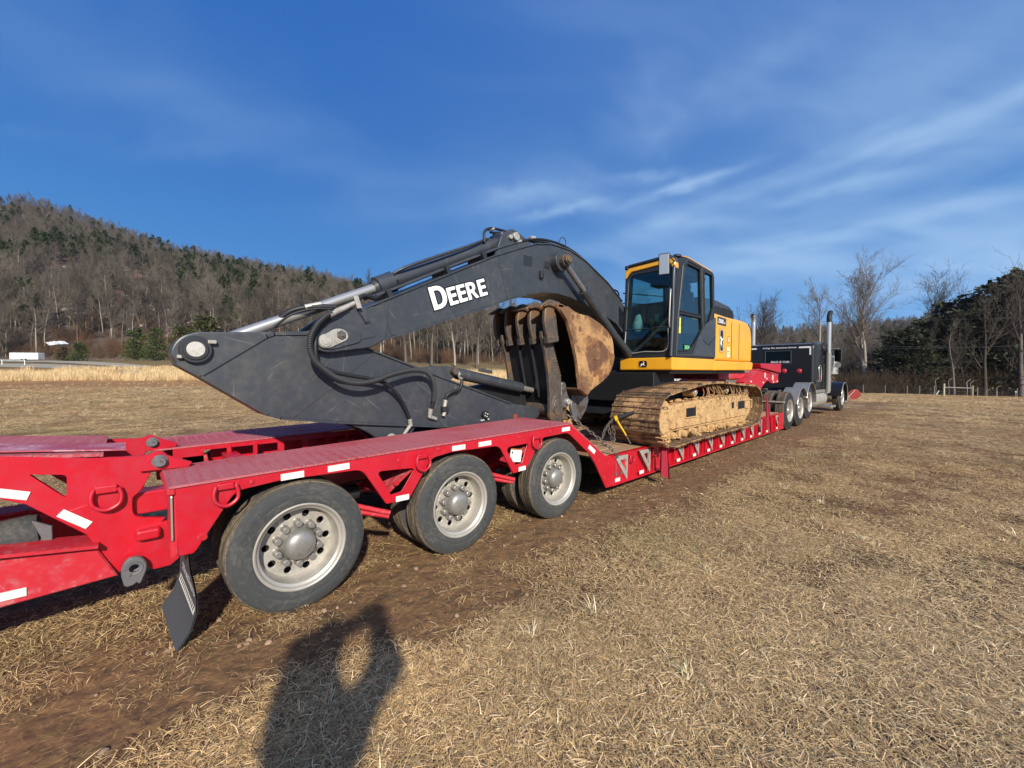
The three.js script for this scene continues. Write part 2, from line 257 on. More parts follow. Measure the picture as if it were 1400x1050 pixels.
const strawTex = canvasTex(1024, 1024, (g, W) => {
  g.fillStyle = '#6a5238'; g.fillRect(0, 0, W, W); const r = rng(5);
  for (let i = 0; i < 1600; i++) { g.fillStyle = ['rgba(70,52,34,.35)', 'rgba(120,100,66,.3)', 'rgba(86,76,50,.25)'][i % 3]; const x = r() * W, y = r() * W, s = 6 + r() * 26; for (const ox of [0, W, -W]) for (const oy of [0, W, -W]) { g.beginPath(); g.ellipse(x + ox, y + oy, s, s * .6, r() * 3, 0, 7); g.fill(); } }
  for (let i = 0; i < 26000; i++) { const k = 50 + r() * 90; g.fillStyle = `rgba(${k},${k * .74},${k * .5},.35)`; const s = .8 + r() * 3.2; g.fillRect(r() * W, r() * W, s, s * .8); }
  const cols = ['#b0956a', '#947a52', '#c4aa7a', '#7c6544', '#5c4830', '#a88e60'];
  for (let i = 0; i < 5200; i++) { g.strokeStyle = cols[Math.floor(r() * cols.length)]; g.globalAlpha = .3 + r() * .5; g.lineWidth = .7 + r() * 1.1; const x = r() * W, y = r() * W, a = r() * 6.3, l = 10 + r() * 34, k = (r() - .5) * 1.2; for (const ox of [0, W, -W]) for (const oy of [0, W, -W]) { if (x + ox < -50 || x + ox > W + 50 || y + oy < -50 || y + oy > W + 50) continue; g.beginPath(); g.moveTo(x + ox, y + oy); g.quadraticCurveTo(x + ox + Math.cos(a) * l * .5, y + oy + Math.sin(a) * l * .5, x + ox + Math.cos(a + k) * l, y + oy + Math.sin(a + k) * l); g.stroke(); } }
});
strawTex.wrapS = strawTex.wrapT = THREE.RepeatWrapping;
const soilCol = [.96, .84, .72], strawCol = [.74, .60, .42];
{
  const axis = (lo, hi, c, fine, far) => { const o = []; let p = c; const g = (d) => Math.max(fine, Math.abs(d) * far); for (p = c; p < hi; p += g(p - c - 12)) o.push(p); o.push(hi); for (p = c - fine; p > lo; p -= g(c - p - 8)) o.unshift(p); o.unshift(lo); return o; };
  const xs = axis(-900, 1200, 2, .11, .045), zs = axis(-1100, 500, 1, .10, .045), nx = xs.length, nz = zs.length;
  const pos = new Float32Array(nx * nz * 3), col = new Float32Array(nx * nz * 3), uv = new Float32Array(nx * nz * 2), idx = [];
  for (let j = 0; j < nz; j++) for (let i = 0; i < nx; i++) {
    const x = xs[i], z = zs[j], k = j * nx + i; pos.set([x, ground(x, z), z], k * 3); uv.set([x / 2.2, z / 2.2], k * 2);
    const b = bare(x, z), w = .68 * x - .733 * (z - 3.19), u = .733 * x + .68 * (z - 3.19);
    const t1 = fbm(x * .22, z * .22, 221, 4), t2 = fbm(x * .06 + 3, z * .2, 223, 3);
    let c = mix3(strawCol, [.58, .48, .36], sstep(.35, .7, t1)); c = mix3(c, [.86, .74, .54], sstep(.5, .75, t2) * .7);
    c = mix3(c, [.52, .55, .36], sstep(.58, .75, fbm(x * .35, z * .35, 227, 3)) * .5);
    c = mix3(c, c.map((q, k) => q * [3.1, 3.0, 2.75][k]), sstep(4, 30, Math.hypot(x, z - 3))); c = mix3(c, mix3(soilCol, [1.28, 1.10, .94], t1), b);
    if (u < 20) { c = mix3(c, [2.3, 1.9, 1.3], sstep(68, 76, w) * sstep(96, 90, w)); c = mix3(c, [1.0, 1.12, .78], sstep(92, 98, w)); }
    col.set(c, k * 3);
    if (i + 1 < nx && j + 1 < nz) idx.push(k, k + nx, k + 1, k + 1, k + nx, k + nx + 1);
  }
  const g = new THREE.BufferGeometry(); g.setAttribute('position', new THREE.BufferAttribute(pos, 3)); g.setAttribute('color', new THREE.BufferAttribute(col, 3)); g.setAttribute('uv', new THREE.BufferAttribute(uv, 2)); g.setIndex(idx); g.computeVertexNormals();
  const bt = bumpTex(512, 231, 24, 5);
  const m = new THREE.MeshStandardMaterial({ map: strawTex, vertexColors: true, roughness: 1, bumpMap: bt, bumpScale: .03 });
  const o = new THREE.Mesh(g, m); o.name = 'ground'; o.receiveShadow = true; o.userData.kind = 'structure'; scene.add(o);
}
// where the line of sight through a pixel meets the ground
function hit(px, py, far = 400) { const d = ray(px, py); let t = 1; for (let s = .5; t < far; t += s, s *= 1.01) { const p = EYE.clone().addScaledVector(d, t); if (p.y < ground(p.x, p.z)) { let a = t - s, b = t; for (let k = 0; k < 24; k++) { const m = (a + b) / 2, q = EYE.clone().addScaledVector(d, m); q.y < ground(q.x, q.z) ? b = m : a = m; } const q = EYE.clone().addScaledVector(d, b); q.y = ground(q.x, q.z); return q; } } const p = EYE.clone().addScaledVector(d, far); p.y = ground(p.x, p.z); return p; }

// dry cut grass: patches of flattened blades
function bladePatch(seed, n, rad, o = {}) {
  const r = rng(seed), p = [], c = [], ix = [], comb = r() * 6.283;
  const cols = o.cols ?? [[.69, .485, .225], [.53, .355, .155], [.90, .69, .37], [.35, .23, .105], [.46, .31, .14], [.20, .125, .06], [.63, .45, .22], [.48, .37, .155]];
  for (let i = 0; i < n; i++) {
    const a = r() * 6.283, d = Math.sqrt(r()) * rad, x = Math.cos(a) * d, z = Math.sin(a) * d, dir = comb + (r() - .5) * (o.mix ?? 6.283), up = (o.up ?? .22) * (r() * r() + .08) * (r() < .03 ? 2.2 : 1), len = (o.len ?? .13) * (.45 + r()), w = (o.w ?? .0028) * (.6 + r() * .8), bend = (r() - .5) * (o.curl ?? .8);
    const col = cols[Math.floor(r() * cols.length)], k = .8 + r() * .4, base = p.length / 3; let cx = x, cz = z, cy = (o.y0 ?? .004) + r() * (o.lift ?? .02), di = dir, el = Math.atan(up * 3);
    for (let s = 0; s <= 3; s++) {
      const ww = w * (s === 3 ? .25 : 1), nx = -Math.sin(di), nz = Math.cos(di), roll = (r() - .5) * .8; p.push(cx + nx * ww, cy + roll * ww, cz + nz * ww, cx - nx * ww, cy - roll * ww, cz - nz * ww); for (let q = 0; q < 2; q++) c.push(col[0] * k, col[1] * k, col[2] * k);
      cx += Math.cos(di) * Math.cos(el) * len / 3; cz += Math.sin(di) * Math.cos(el) * len / 3; cy = Math.max(.003, cy + Math.sin(el) * len / 3); di += bend / 3; el -= (o.droop ?? .2);
      if (s < 3) { const b = base + s * 2; ix.push(b, b + 1, b + 2, b + 2, b + 1, b + 3); }
    }
  }
  const g = new THREE.BufferGeometry(); g.setAttribute('position', new THREE.Float32BufferAttribute(p, 3)); g.setAttribute('color', new THREE.Float32BufferAttribute(c, 3)); g.setIndex(ix); g.computeVertexNormals(); return g;
}
const strawMat = std({ color: '#ffffff', vertexColors: true, roughness: .85 });
function scatter(name, geos, m, spots, kind = 'stuff', lbl, cat) {
  geos.forEach((g, k) => {
    const mine = spots.filter((s, i) => i % geos.length === k); if (!mine.length) return;
    const im = new THREE.InstancedMesh(g, m, mine.length), q = new THREE.Quaternion(), e = new THREE.Euler(), mt = new THREE.Matrix4(), c = new THREE.Color();
    mine.forEach((s, i) => { e.set(s.tx ?? 0, s.a, s.tz ?? 0); q.setFromEuler(e); mt.compose(V(s.x, s.y, s.z), q, V(s.s, s.sy ?? s.s, s.s)); im.setMatrixAt(i, mt); im.setColorAt(i, c.setRGB(...(s.c ?? [1, 1, 1]))); });
    im.name = numbered(name); im.castShadow = im.receiveShadow = true; im.userData.kind = kind; if (lbl) im.userData.label = lbl; if (cat) im.userData.category = cat; scene.add(im);
  });
}
{
  const r = rng(77), spots = [], tufts = [], stalks = [], fw = new THREE.Vector2(.68, -.733);
  const N = 230000;
  for (let i = 0; i < N; i++) {
    const d = .4 + 60 * Math.pow(r(), 1.55), a = r() * 6.283, x = Math.cos(a) * d, z = 3.19 + Math.sin(a) * d, f = (x * .68 - (z - 3.19) * .733) / d;
    if (f < .1 && d > 3) continue; if (f < .45 && d > 12) continue;
    if (z < .1 && z > -2.7 && x > 13 && x < 22) continue;
    const b = bare(x, z), y = ground(x, z); if (r() < Math.pow(b, .8) * .97) continue; if (r() > .34 + .95 * sstep(.38, .60, fbm(x * 2.2 + 4, z * 2.2, 249, 4))) continue;
    const s = lerp(.9, 3.0, sstep(6, 45, d)) * (.8 + r() * .5), tone = (.71 + .54 * fbm(x * .9, z * .9, 241, 4)) * (1 + (r() - .5) * 1.1 * sstep(6, 25, d)), green = sstep(.62, .8, fbm(x * .8, z * .8, 243, 3)) * .3;
    const warm = fbm(x * .3, z * .3, 247, 2);
    spots.push({ x, y, z, a: r() * 6.283, s, c: [tone * (1 - green * .5), tone * (1 - green * .1) * lerp(.92, 1.015, warm), tone * (1 - green * .4) * lerp(.85, 1.12, warm)] });
    if (r() < .006 && b < .3 && d < 30) tufts.push({ x, y, z, a: r() * 6.283, s: .6 + r() * .7, c: [1.1, 1.08, 1] });
  }
  const G = []; for (let k = 0; k < 8; k++) G.push(bladePatch(300 + k, 84, .2, { len: .056 + .014 * (k % 3), w: .0013, up: .16, mix: 3.0, lift: .026 }));
  scatter('dry_grass', G, strawMat, spots, 'stuff', 'flattened straw coloured dry grass covering the field', 'grass');
  const T = []; for (let k = 0; k < 3; k++) T.push(bladePatch(330 + k, 30, .05, { len: .08, up: 1.3, droop: .25, w: .0018, cols: [[.70, .60, .42], [.58, .47, .30], [.46, .44, .24], [.64, .52, .34]] }));
  scatter('grass_tuft', T, strawMat, tufts, 'stuff', 'small upright tufts of pale dry grass in the field', 'grass');
  // a few green shoots coming through
  { const sh = []; for (let i = 0; i < 420; i++) { const x = -3 + 16 * r(), z = .9 + 8 * r(); if (fbm(x * .8, z * .8, 243, 3) < .52 || bare(x, z) > .3) continue; const k = .7 + r() * .5; sh.push({ x, y: ground(x, z), z, a: r() * 6.3, s: .5 + r() * .6, c: [k, k, k] }); } scatter('green_shoots', [0, 1].map((k) => bladePatch(340 + k, 16, .06, { len: .06, up: .9, droop: .3, w: .0016, cols: [[.20, .26, .08], [.28, .32, .12], [.36, .36, .18]] })), strawMat, sh, 'stuff', 'small green shoots in the dry grass', 'grass'); }
  // tall golden grass along the far edge of the field, single stalks in the mown part
  for (let i = 0; i < 15000; i++) { const u = -150 + 190 * r(), w = 70 + 20 * Math.pow(r(), .8), x = .733 * u + .68 * w, z = 3.19 + .68 * u - .733 * w; if (fbm(x * .08, z * .08, 251, 3) < .36) continue; const k = .75 + r() * .5; stalks.push({ x, y: ground(x, z), z, a: r() * 6.283, s: .7 + r() * .6, c: [k * 1.05, k, k * .92] }); }
  for (let i = 0; i < 700; i++) { const u = -60 + 70 * r(), w = 12 + 58 * r(), x = .733 * u + .68 * w, z = 3.19 + .68 * u - .733 * w; if (z > -6) continue; const k = .8 + r() * .4; stalks.push({ x, y: ground(x, z), z, a: r() * 6.283, s: .12 + r() * .18, c: [k, k, k] }); }
  const S = []; for (let k = 0; k < 4; k++) S.push(bladePatch(360 + k, 26, .55, { len: .85, up: 5, droop: .1, w: .011, lift: .05, cols: [[.66, .50, .27], [.74, .59, .35], [.56, .41, .22]] }));
  scatter('tall_grass', S, strawMat, stalks, 'stuff', 'tall golden grass standing along the far edge of the field', 'grass');
  // fallen leaves and clods on the bare soil
  const lv = new THREE.BufferGeometry(); lv.setAttribute('position', new THREE.Float32BufferAttribute([-.03, .004, 0, 0, .016, -.022, .034, .006, 0, 0, .012, .022], 3)); lv.setIndex([0, 1, 2, 0, 2, 3]); lv.computeVertexNormals();
  const leaf = [], clod = [];
  for (let i = 0; i < 320; i++) { const x = -3 + 20 * r(), z = -.2 + 9 * r(); leaf.push({ x, y: ground(x, z) + .012, z, a: r() * 6.3, s: .5 + r() * .7, tx: (r() - .5), c: mix3([.36, .2, .1], [.55, .38, .2], r()) }); }
  for (let i = 0; i < 5200; i++) { const x = -4 + 24 * r(), z = -3 + 6.6 * r(); if (r() > bare(x, z)) continue; const k = .7 + r() * .5; clod.push({ x, y: ground(x, z), z, a: r() * 6.3, s: .004 + .02 * Math.pow(r(), 3), tx: r(), c: [.30 * k, .20 * k, .13 * k] }); }
  // prints pressed by tyres and crawler shoes: low ridges of soil
  const prints = [];
  for (const [cx, cz, n, ang] of [[3.58, 3.42, 6, .5], [3.75, 3.72, 5, .6]]) for (let k = 0; k < n; k++) { const x = cx + k * .075 * Math.cos(ang), z = cz - k * .02; prints.push({ x, y: ground(x, z) + .004, z, a: 1.4, s: 2.6, sy: 1.6, c: [.24, .16, .10] }); }
  scatter('track_prints', [mv(new RoundedBoxGeometry(.022, .012, .034, 1, .005), 0, 0, 0)], std({ color: '#ffffff', roughness: 1 }), prints, 'stuff', 'ridged prints of crawler tracks pressed into the soil at the right edge', 'prints');
  scatter('fallen_leaves', [lv], std({ color: '#ffffff', roughness: .9 }), leaf, 'stuff', 'brown fallen leaves scattered in the dry grass', 'leaves');
  const ic = new THREE.IcosahedronGeometry(1, 1); { const p = ic.attributes.position; for (let i = 0; i < p.count; i++) { const k = .75 + .5 * vnoise(p.getX(i) * 2 + 9, p.getY(i) * 2 + p.getZ(i) * 3 + 9, 3); p.setXYZ(i, p.getX(i) * k, p.getY(i) * k * .6, p.getZ(i) * k); } ic.computeVertexNormals(); }
  scatter('soil_clods', [ic], std({ color: '#ffffff', roughness: 1 }), clod, 'stuff', 'crumbs and clods of brown soil beside the trailer wheels', 'soil');
}
// ---------------------------------------------------------------- wheels shared by the trailers and the tractor
function tyreGeo(R, r, w, seg = 56) {
  const g = [], k = (R - r) / .165, h = w;
  const side = (s) => { const z = (d) => s < 0 ? -h + d : -d; return [[r - .012, z(.035)], [r + .004, z(.012)], [r + .03 * k, z(.002)], [r + .06 * k, z(0)], [r + .064 * k, z(.002)], [r + .07 * k, z(.0)], [r + .10 * k, z(.004)], [r + .135 * k, z(.013)], [R - .016, z(.022)], [R - .013, z(.026)], [R - .004, z(.034)], [R, z(.045)]]; };
  const a = side(1), b = side(-1).reverse(), mid = [], n = 5, z0 = -.045, z1 = -h + .045, step = (z1 - z0) / n;
  for (let i = 1; i < n; i++) { const z = z0 + step * i; mid.push([R, z + .006], [R - .011, z + .004], [R - .011, z - .004], [R, z - .006]); }
  return latheZ([...a, ...mid, ...b], seg, .55);
}
function rimGeo(r) { return latheZ([[r - .012, -.24], [r - .03, -.19], [r - .052, -.166], [r - .052, -.142], [r - .040, -.115], [r - .034, -.05], [r - .030, -.03], [r - .020, -.022], [r - .014, -.018], [r - .008, -.006], [r - .004, .0], [r + .004, .004], [r + .012, .002], [r + .012, -.006]], 56, .5); }
function discGeo(r, holes, hr, br) { const s = new THREE.Shape(); s.absarc(0, 0, r, 0, Math.PI * 2, false); const c = new THREE.Path(); c.absarc(0, 0, .085, 0, Math.PI * 2, true); s.holes.push(c); for (let i = 0; i < holes; i++) { const a = (i + .5) / holes * 6.2832, p = new THREE.Path(); p.absarc(Math.cos(a) * hr, Math.sin(a) * hr, br, 0, Math.PI * 2, true); s.holes.push(p); } return mv(new THREE.ExtrudeGeometry(s, { depth: .014, bevelEnabled: true, bevelSize: .003, bevelThickness: .003, bevelSegments: 1, curveSegments: 14 }), 0, 0, -.15); }
const lugGeo = (() => { const g = latheZ([[.0001, .072], [.019, .072], [.024, .067], [.025, .03], [.026, .004], [.033, .0], [.033, -.008]].reverse(), 12, .5); return g; })();
const hubGeo = latheZ([[.135, -.16], [.128, -.12], [.118, -.105], [.112, -.07], [.108, -.045], [.098, -.024], [.075, -.008], [.04, .001], [.001, .003]], 36, .9);
const wheelFont = await new FontLoader().loadAsync('fonts/droid/droid_sans_bold.typeface.json'), letterCache = {};
const letterGeo = (ch) => letterCache[ch] ??= (() => { const g = new THREE.ExtrudeGeometry(wheelFont.generateShapes(ch, .046), { depth: .004, bevelEnabled: false, curveSegments: 6 }); g.computeBoundingBox(); return mv(g, -g.boundingBox.max.x / 2, -.02, 0); })();
const tyreA = tyreGeo(.47, .298, .245), rimA = rimGeo(.298), discA = discGeo(.250, 10, .206, .029);
function makeWheel(parent, pos, face, turn, o = {}) {          // face +1 looks to +z
  const w = sub('wheel', parent, pos); const T = o.tyre ?? tyreA, R = o.rim ?? rimA;
  const add = (n, g, m) => { const x = shade(new THREE.Mesh(g, m)); x.name = n; w.add(x); return x; };
  add('tyre', T, o.tyreMat ?? M.rubber); add('rim', R, o.rimMat ?? M.alu); add('wheel_disc', o.disc ?? discA, o.rimMat ?? M.alu);
  if (!o.inner) { add('hub_cap', hubGeo, M.aluDull); for (let i = 0; i < 10; i++) { const a = i / 10 * 6.2832, l = add('lug_nut', lugGeo, M.aluDull); l.position.set(Math.cos(a) * .146, Math.sin(a) * .146, -.136); } }
  w.rotation.set(0, face > 0 ? 0 : Math.PI, face > 0 ? turn : -turn); return w;
}
// tyres show mud on the tread: one mesh per tyre, two materials by radius is not worth it, the tread gets its own band
function treadBand(R, w) { const k = (R - .470); return latheZ([[R - .03, -.018], [R - .015, -.0235], [R - .011, -.0275], [R - .002, -.0355], [R + .0015, -.046], ...[1, 2, 3, 4].flatMap((i) => { const z = -.045 - (w - .09) * i / 5; return [[R + .0015, z + .0055], [R - .0095, z + .0035], [R - .0095, z - .0035], [R + .0015, z - .0055]]; }), [R + .0015, -w + .046], [R - .011, -w + .0275], [R - .03, -w + .018]], 64, .6); }
const treadA = treadBand(.47, .245);

// ---------------------------------------------------------------- the red lowboy trailer
const ZC = -1.22, ZF = -2.44;
const trailer = thing('lowboy_trailer', 'long red lowboy trailer with three axles, carrying the excavator', 'trailer', [6, 0, ZC]);
{
  const T = trailer;
  const skirt = [[.205, 1.03], [.8, 1.042], [1.63, 1.062], [2.8, 1.078], [3.91, 1.098, .05], [4.63, .62, .03], [4.80, .592], [4.80, .18], [4.665, .18, .01], [4.40, .57, .05], [4.28, .70, .05], [3.87, 1.0, .07], [3.42, .985, .05], [3.16, .668, .015], [2.975, .655, .015], [2.78, .972, .06], [2.2, .984], [1.98, .958, .06], [1.76, .637, .015], [1.552, .64, .015], [1.35, .957, .06], [.77, .973], [.51, .95, .06], [.30, .62, .02], [.285, .608, .01], [.215, .612, .01]];
  const holes = [[[1.475, .905, .025], [1.50, .925, .02], [1.79, .905, .02], [1.82, .88, .02], [1.70, .71, .02], [1.59, .70, .02]], [[2.875, .915, .03], [2.91, .95, .02], [3.19, .955, .025], [3.20, .93, .02], [3.115, .74, .02], [3.00, .735, .03]]];
  part('side_skirt', plate(skirt, 0, .022, { holes, b: .004 }), M.red, T);
  part('side_skirt', plate(skirt, ZF + .022, .022, { holes, b: .004 }), M.red, T);
  // tread-plate decks over the wheels
  const deckY = (x) => lerp(1.036, 1.104, (x - .2) / 3.71);
  const deck = (z0, z1, zi0, zi1) => { const g = new THREE.BoxGeometry(1, .014, 1, 1, 1, 1), p = g.attributes.position; for (let i = 0; i < p.count; i++) { const f = p.getX(i) > 0, x = f ? 3.92 : .175; p.setXYZ(i, x, deckY(x) + p.getY(i), p.getZ(i) > 0 ? (f ? z1 : z0) : (f ? zi1 : zi0)); } g.computeVertexNormals(); return g; };
  part('tread_deck', deck(.012, .012, -.68, -.84), M.redDeck, T); part('tread_deck', deck(-1.61, -1.58, ZF - .012, ZF - .012), M.redDeck, T);
  const slope = (zc, w) => { const g = new THREE.BoxGeometry(.87, .012, w); g.rotateZ(Math.atan2(-.482, .72)); return mv(g, 4.275, .862, zc); };
  part('deck_ramp', slope(-.41, .80), M.redDeck, T); part('deck_ramp', slope(-2.02, .82), M.redDeck, T);
  // inner longitudinal beams of the wheel bays, with the pockets seen in the far one
  part('inner_beam', [bx(.45, 4.3, .62, 1.03, -.68, -.66), bx(.45, 4.3, .60, .63, -.74, -.6)], M.red, T);
  const bay = []; for (const x of [.52, .74, .96, 1.20, 1.44, 1.66, 1.88]) bay.push([[x, .72], [x, 1.0], [x + .19, 1.0], [x + .19, .72]]);
  part('inner_beam', plate([[.3, .6], [.3, 1.03], [4.3, 1.09], [4.3, .6]], -1.61, .02, { holes: bay }), M.red, T);
  part('pocket_back', bx(.6, 4.2, .7, 1.02, -1.80, -1.79), M.red, T);
  for (const x of [.725, .945, 1.64, 1.86]) part('pocket_rib', bx(x - .012, x + .012, .76, 1.02, -1.66, -1.595), M.red, T);
  for (const [x, y] of [[.72, .93], [2.35, .80], [3.3, .72]]) part('cross_member', [bx(x - .06, x + .06, y - .03, y + .03, -1.60, -.68, .006), bx(x - .01, x + .01, y - .25, y - .03, -1.60, -.68)], M.red, T);
  for (let i = 0; i < 3; i++) {
    const x = .910 + 1.402 * i;
    part('axle_tube', rod([x, .47, -.1], [x, .47, -2.34], .065, .065, 14), M.black, T);
    for (const s of [-.78, -1.66]) { part('spring_hanger', [plate([[x - .55, .95], [x - .36, .95], [x - .28, .52], [x - .42, .50]], s + .05, .1), rod([x - .40, .56, s], [x, .47, s], .035, .04, 8)], M.redDusty, T); part('air_spring', latheZ([[.01, -.13], [.07, -.13], [.115, -.09], [.12, -.03], [.105, 0], [.12, .03], [.115, .09], [.07, .13], [.01, .13]], 20).rotateX(Math.PI / 2).translate(x + .3, .72, s), M.rubber, T); }
    part('brake_drum', rod([x, .47, -.17], [x, .47, -.52], .2, .2, 22), M.black, T); part('brake_drum', rod([x, .47, -1.92], [x, .47, -2.27], .2, .2, 22), M.black, T);
    for (const [zf, f] of [[0, 1], [ZF, -1]]) {
      const tw = [.31, 1.05, 2.02][i] + (f < 0 ? .7 : 0);
      const o = makeWheel(T, [x, .47, zf - f * .006], f, tw), tb = shade(new THREE.Mesh(treadA, M.tread)); tb.name = 'tread'; o.add(tb); if (f > 0) [['L', 2.30], ['E', 2.47], ['A', 2.64], ['O', 2.81], ['L', 5.30], ['E', 5.47], ['A', 5.64], ['O', 5.81]].forEach(([ch, a]) => { const l = shade(new THREE.Mesh(letterGeo(ch), M.rubber)); l.name = 'sidewall_letter'; const aa = a - tw; l.position.set(Math.cos(aa) * .372, Math.sin(aa) * .372, -.001); l.rotation.z = aa + Math.PI / 2 + Math.PI; o.add(l); });
      const q = makeWheel(T, [x, .47, zf - f * .315], f, tw + .2, { inner: true, rimMat: M.aluDull }), t2 = shade(new THREE.Mesh(treadA, M.tread)); t2.name = 'tread'; q.add(t2);
    }
  }
  // sloped gusset plates seen through the openings between the wheels
  for (const [x, y] of [[1.55, .74], [2.98, .77]]) {
    const g = new THREE.BoxGeometry(.42, .012, .5); g.rotateZ(.62); part('gusset_plate', mv(g, x + .17, y + .07, -.29), M.redDusty, T);
    for (const k of [0, 1]) part('gusset_bar', rod([x - .31 + k * .03, y - .08 - k * .07, -.30], [x + .06, y - .2 - k * .03, -.05 - k * .02], .022, .022, 8), M.redDusty, T);
  }
  part('maker_plate', keep(label(.165, .14).rotateZ(-.17).translate(3.045, .835, -.035)), std({ roughness: .5, map: canvasTex(128, 96, (g) => { g.fillStyle = '#e9e6e0'; g.fillRect(0, 0, 128, 96); g.fillStyle = '#a7683a'; g.fillRect(0, 0, 128, 10); g.fillStyle = '#444'; g.beginPath(); g.arc(22, 30, 9, 0, 7); g.fill(); g.fillStyle = '#8aa'; for (let i = 0; i < 6; i++) { g.fillRect(48, 22 + i * 11, 66 - (i % 3) * 12, 4); g.fillRect(10, 50 + i * 7, 24, 3); } }) }), T);
  // end of the deck: bent lip, chrome strip and post
  part('deck_lip', bx(.165, .21, .985, 1.03, -.68, .006, .012), M.redDusty, T);
  part('bumper_plate', [bx(.20, .212, .62, .985, -.60, -.012)], M.redDusty, T);
  part('chrome_strip', mv(plateX([[-.42, .70, .02], [-.42, .985, .02], [-.015, .985, .02], [-.015, .70, .02]], 0, .012, { b: .004, bs: 2 }).rotateY(-.16), .180, 0, 0), M.chrome, T);
  part('corner_post', rod([.20, .61, -.045], [.20, .70, -.045], .03, .03, 12), M.redDusty, T);
  // tie-down rings on the skirt
  const ringAt = (x, y, s = 1) => { const g = [bx(x - .05 * s, x + .05 * s, y, y + .045 * s, -.002, .03, .01)]; const pts = [[x - .055 * s, y + .03 * s, .03], [x - .068 * s, y - .02 * s, .035], [x - .06 * s, y - .07 * s, .04], [x, y - .105 * s, .042], [x + .06 * s, y - .07 * s, .04], [x + .068 * s, y - .02 * s, .035], [x + .055 * s, y + .03 * s, .03]]; g.push(tube(pts, .0125 * s, 26, 8)); return g; };
  for (const [x, y] of [[.455, .975], [1.88, .97], [3.30, .985]]) part('tie_down_ring', ringAt(x, y, .95), M.red, T);
  // white reflective strips
  const refl = (x0, x1, y, h, slope = 0) => { const g = bx(-(x1 - x0) / 2, (x1 - x0) / 2, -h / 2, h / 2, .0, .003); g.rotateZ(slope); return mv(g, (x0 + x1) / 2, y, .001); };
  for (const [a, b, y, s] of [[.775, .925, .995, .015], [1.09, 1.25, 1.003, .015], [2.2, 2.35, 1.017, .01], [2.51, 2.67, 1.018, .01], [3.755, 3.90, 1.045, .01], [1.635, 1.755, .663, -.01], [3.05, 3.155, .69, .03], [4.26, 4.42, .738, -.62]]) part('reflective_strip', refl(a, b, y, a === 4.26 ? .055 : .046, s), M.white, T);
  // low main deck
  const RX0 = 4.80, RX1 = 12.77, sh = (x) => lerp(0, .058, (x - 4.7) / 8);
  const tilt = (g) => { const p = g.attributes.position; for (let i = 0; i < p.count; i++) p.setY(i, p.getY(i) + sh(p.getX(i))); g.computeVertexNormals(); return g; };
  for (const [z, f] of [[0, 1], [ZF, -1]]) {
    const n = 16, seg = (x0, x1, y0, y1, za, zb) => bx(x0, x1, y0, y1, z + f * za, z + f * zb);
    part('side_rail', [tilt(seg(RX0, RX1, .2, .58, -.075, -.06)), tilt(seg(RX0, RX1, .575, .595, -.075, .006)), tilt(seg(RX0, RX1, .18, .2, -.075, .012))], M.red, T);
  }
  part('rail_end_plate', tilt(bx(RX0, RX0 + .62, .2, .575, -.06, -.006)), M.red, T);
  part('rail_end_plate', tilt(bx(12.35, RX1, .2, .58, -.06, -.004)), M.red, T);
  // stake brackets: hollow grey triangles folded along the rail, and ribs
  const bX = [4.85, 5.48, 6.66, 7.27, 7.88, 8.46, 9.05, 9.62, 10.18, 10.75, 11.3, 12.1];
  bX.forEach((x, i) => {
    const t = sh(x), w = .33;
    part('stake_bracket', plate([[x, .572 + t, .01], [x + w, .562 + t, .01], [x + w - .02, .205 + t, .01]], .012 - (i < 2 ? 0 : .03), .02, { holes: [[[x + .115, .515 + t, .01], [x + w - .045, .51 + t, .01], [x + w - .055, .335 + t, .01]]] }), M.zinc, T);
    part('rail_rib', bx(x + w + .1, x + w + .125, .2 + t, .575 + t, -.06, -.002), M.red, T); part('rail_rib', bx(x - .06, x - .035, .2 + t, .575 + t, -.06, -.002), M.red, T);
    part('reflective_strip', refl(x + .02 - (i ? .0 : -.0), x + .14, .245 + t, .05), M.white, T);
    if (i < 3) part('tie_down_ring', ringAt(x + w + .07, .52 + t, .72), M.red, T);
  });
  for (let i = 0; i < 9; i++) { const z0 = -.09 - i * .253; if (i === 4) { part('deck_plank', tilt(bx(4.72, 12.7, .53, .57, z0 - .245, z0)), M.redDusty, T); continue; } for (let k = 0; k < 2; k++) { const a = 4.72 + k * 4.02, g = tilt(bx(a, a + 3.99 - .02 * (i % 2), .545, .592 + .004 * (i % 3), z0 - .245, z0, .006)); part('deck_plank', g, M.wood, T); } }
  part('deck_underframe', tilt(bx(4.7, 12.7, .3, .53, ZF + .3, -.3)), M.black, T);
  part('valve_and_tag', [rod([4.885, .5, .0], [4.885, .36, .0], .008, .008, 6), bx(4.87, 4.90, .30, .36, -.004, .01), bx(5.0, 5.03, .31, .35, -.004, .012)], M.steelGrey, T);
  // gooseneck over the drive wheels
  for (const z of [-.42, -1.86]) {
    part('gooseneck_beam', plate([[10.55, .62], [10.95, 1.45, .1], [11.7, 1.66, .1], [12.0, 1.785, .05], [13.8, 1.635, .02], [13.86, 1.42, .02], [13.3, 1.40, .05], [12.85, 1.50, .1], [12.35, 1.30, .1], [12.0, 1.0, .08], [11.9, .62]], z, .16, { b: .012 }), M.red, T);
    part('gooseneck_edge', strip([[11.0, 1.48], [11.7, 1.675], [12.0, 1.80], [13.8, 1.65]], z - .08, .20, .02), M.redDusty, T);
  }
  part('gooseneck_deck', [bx(11.3, 13.6, 1.54, 1.56, -1.86, -.58)], M.redDusty, T);
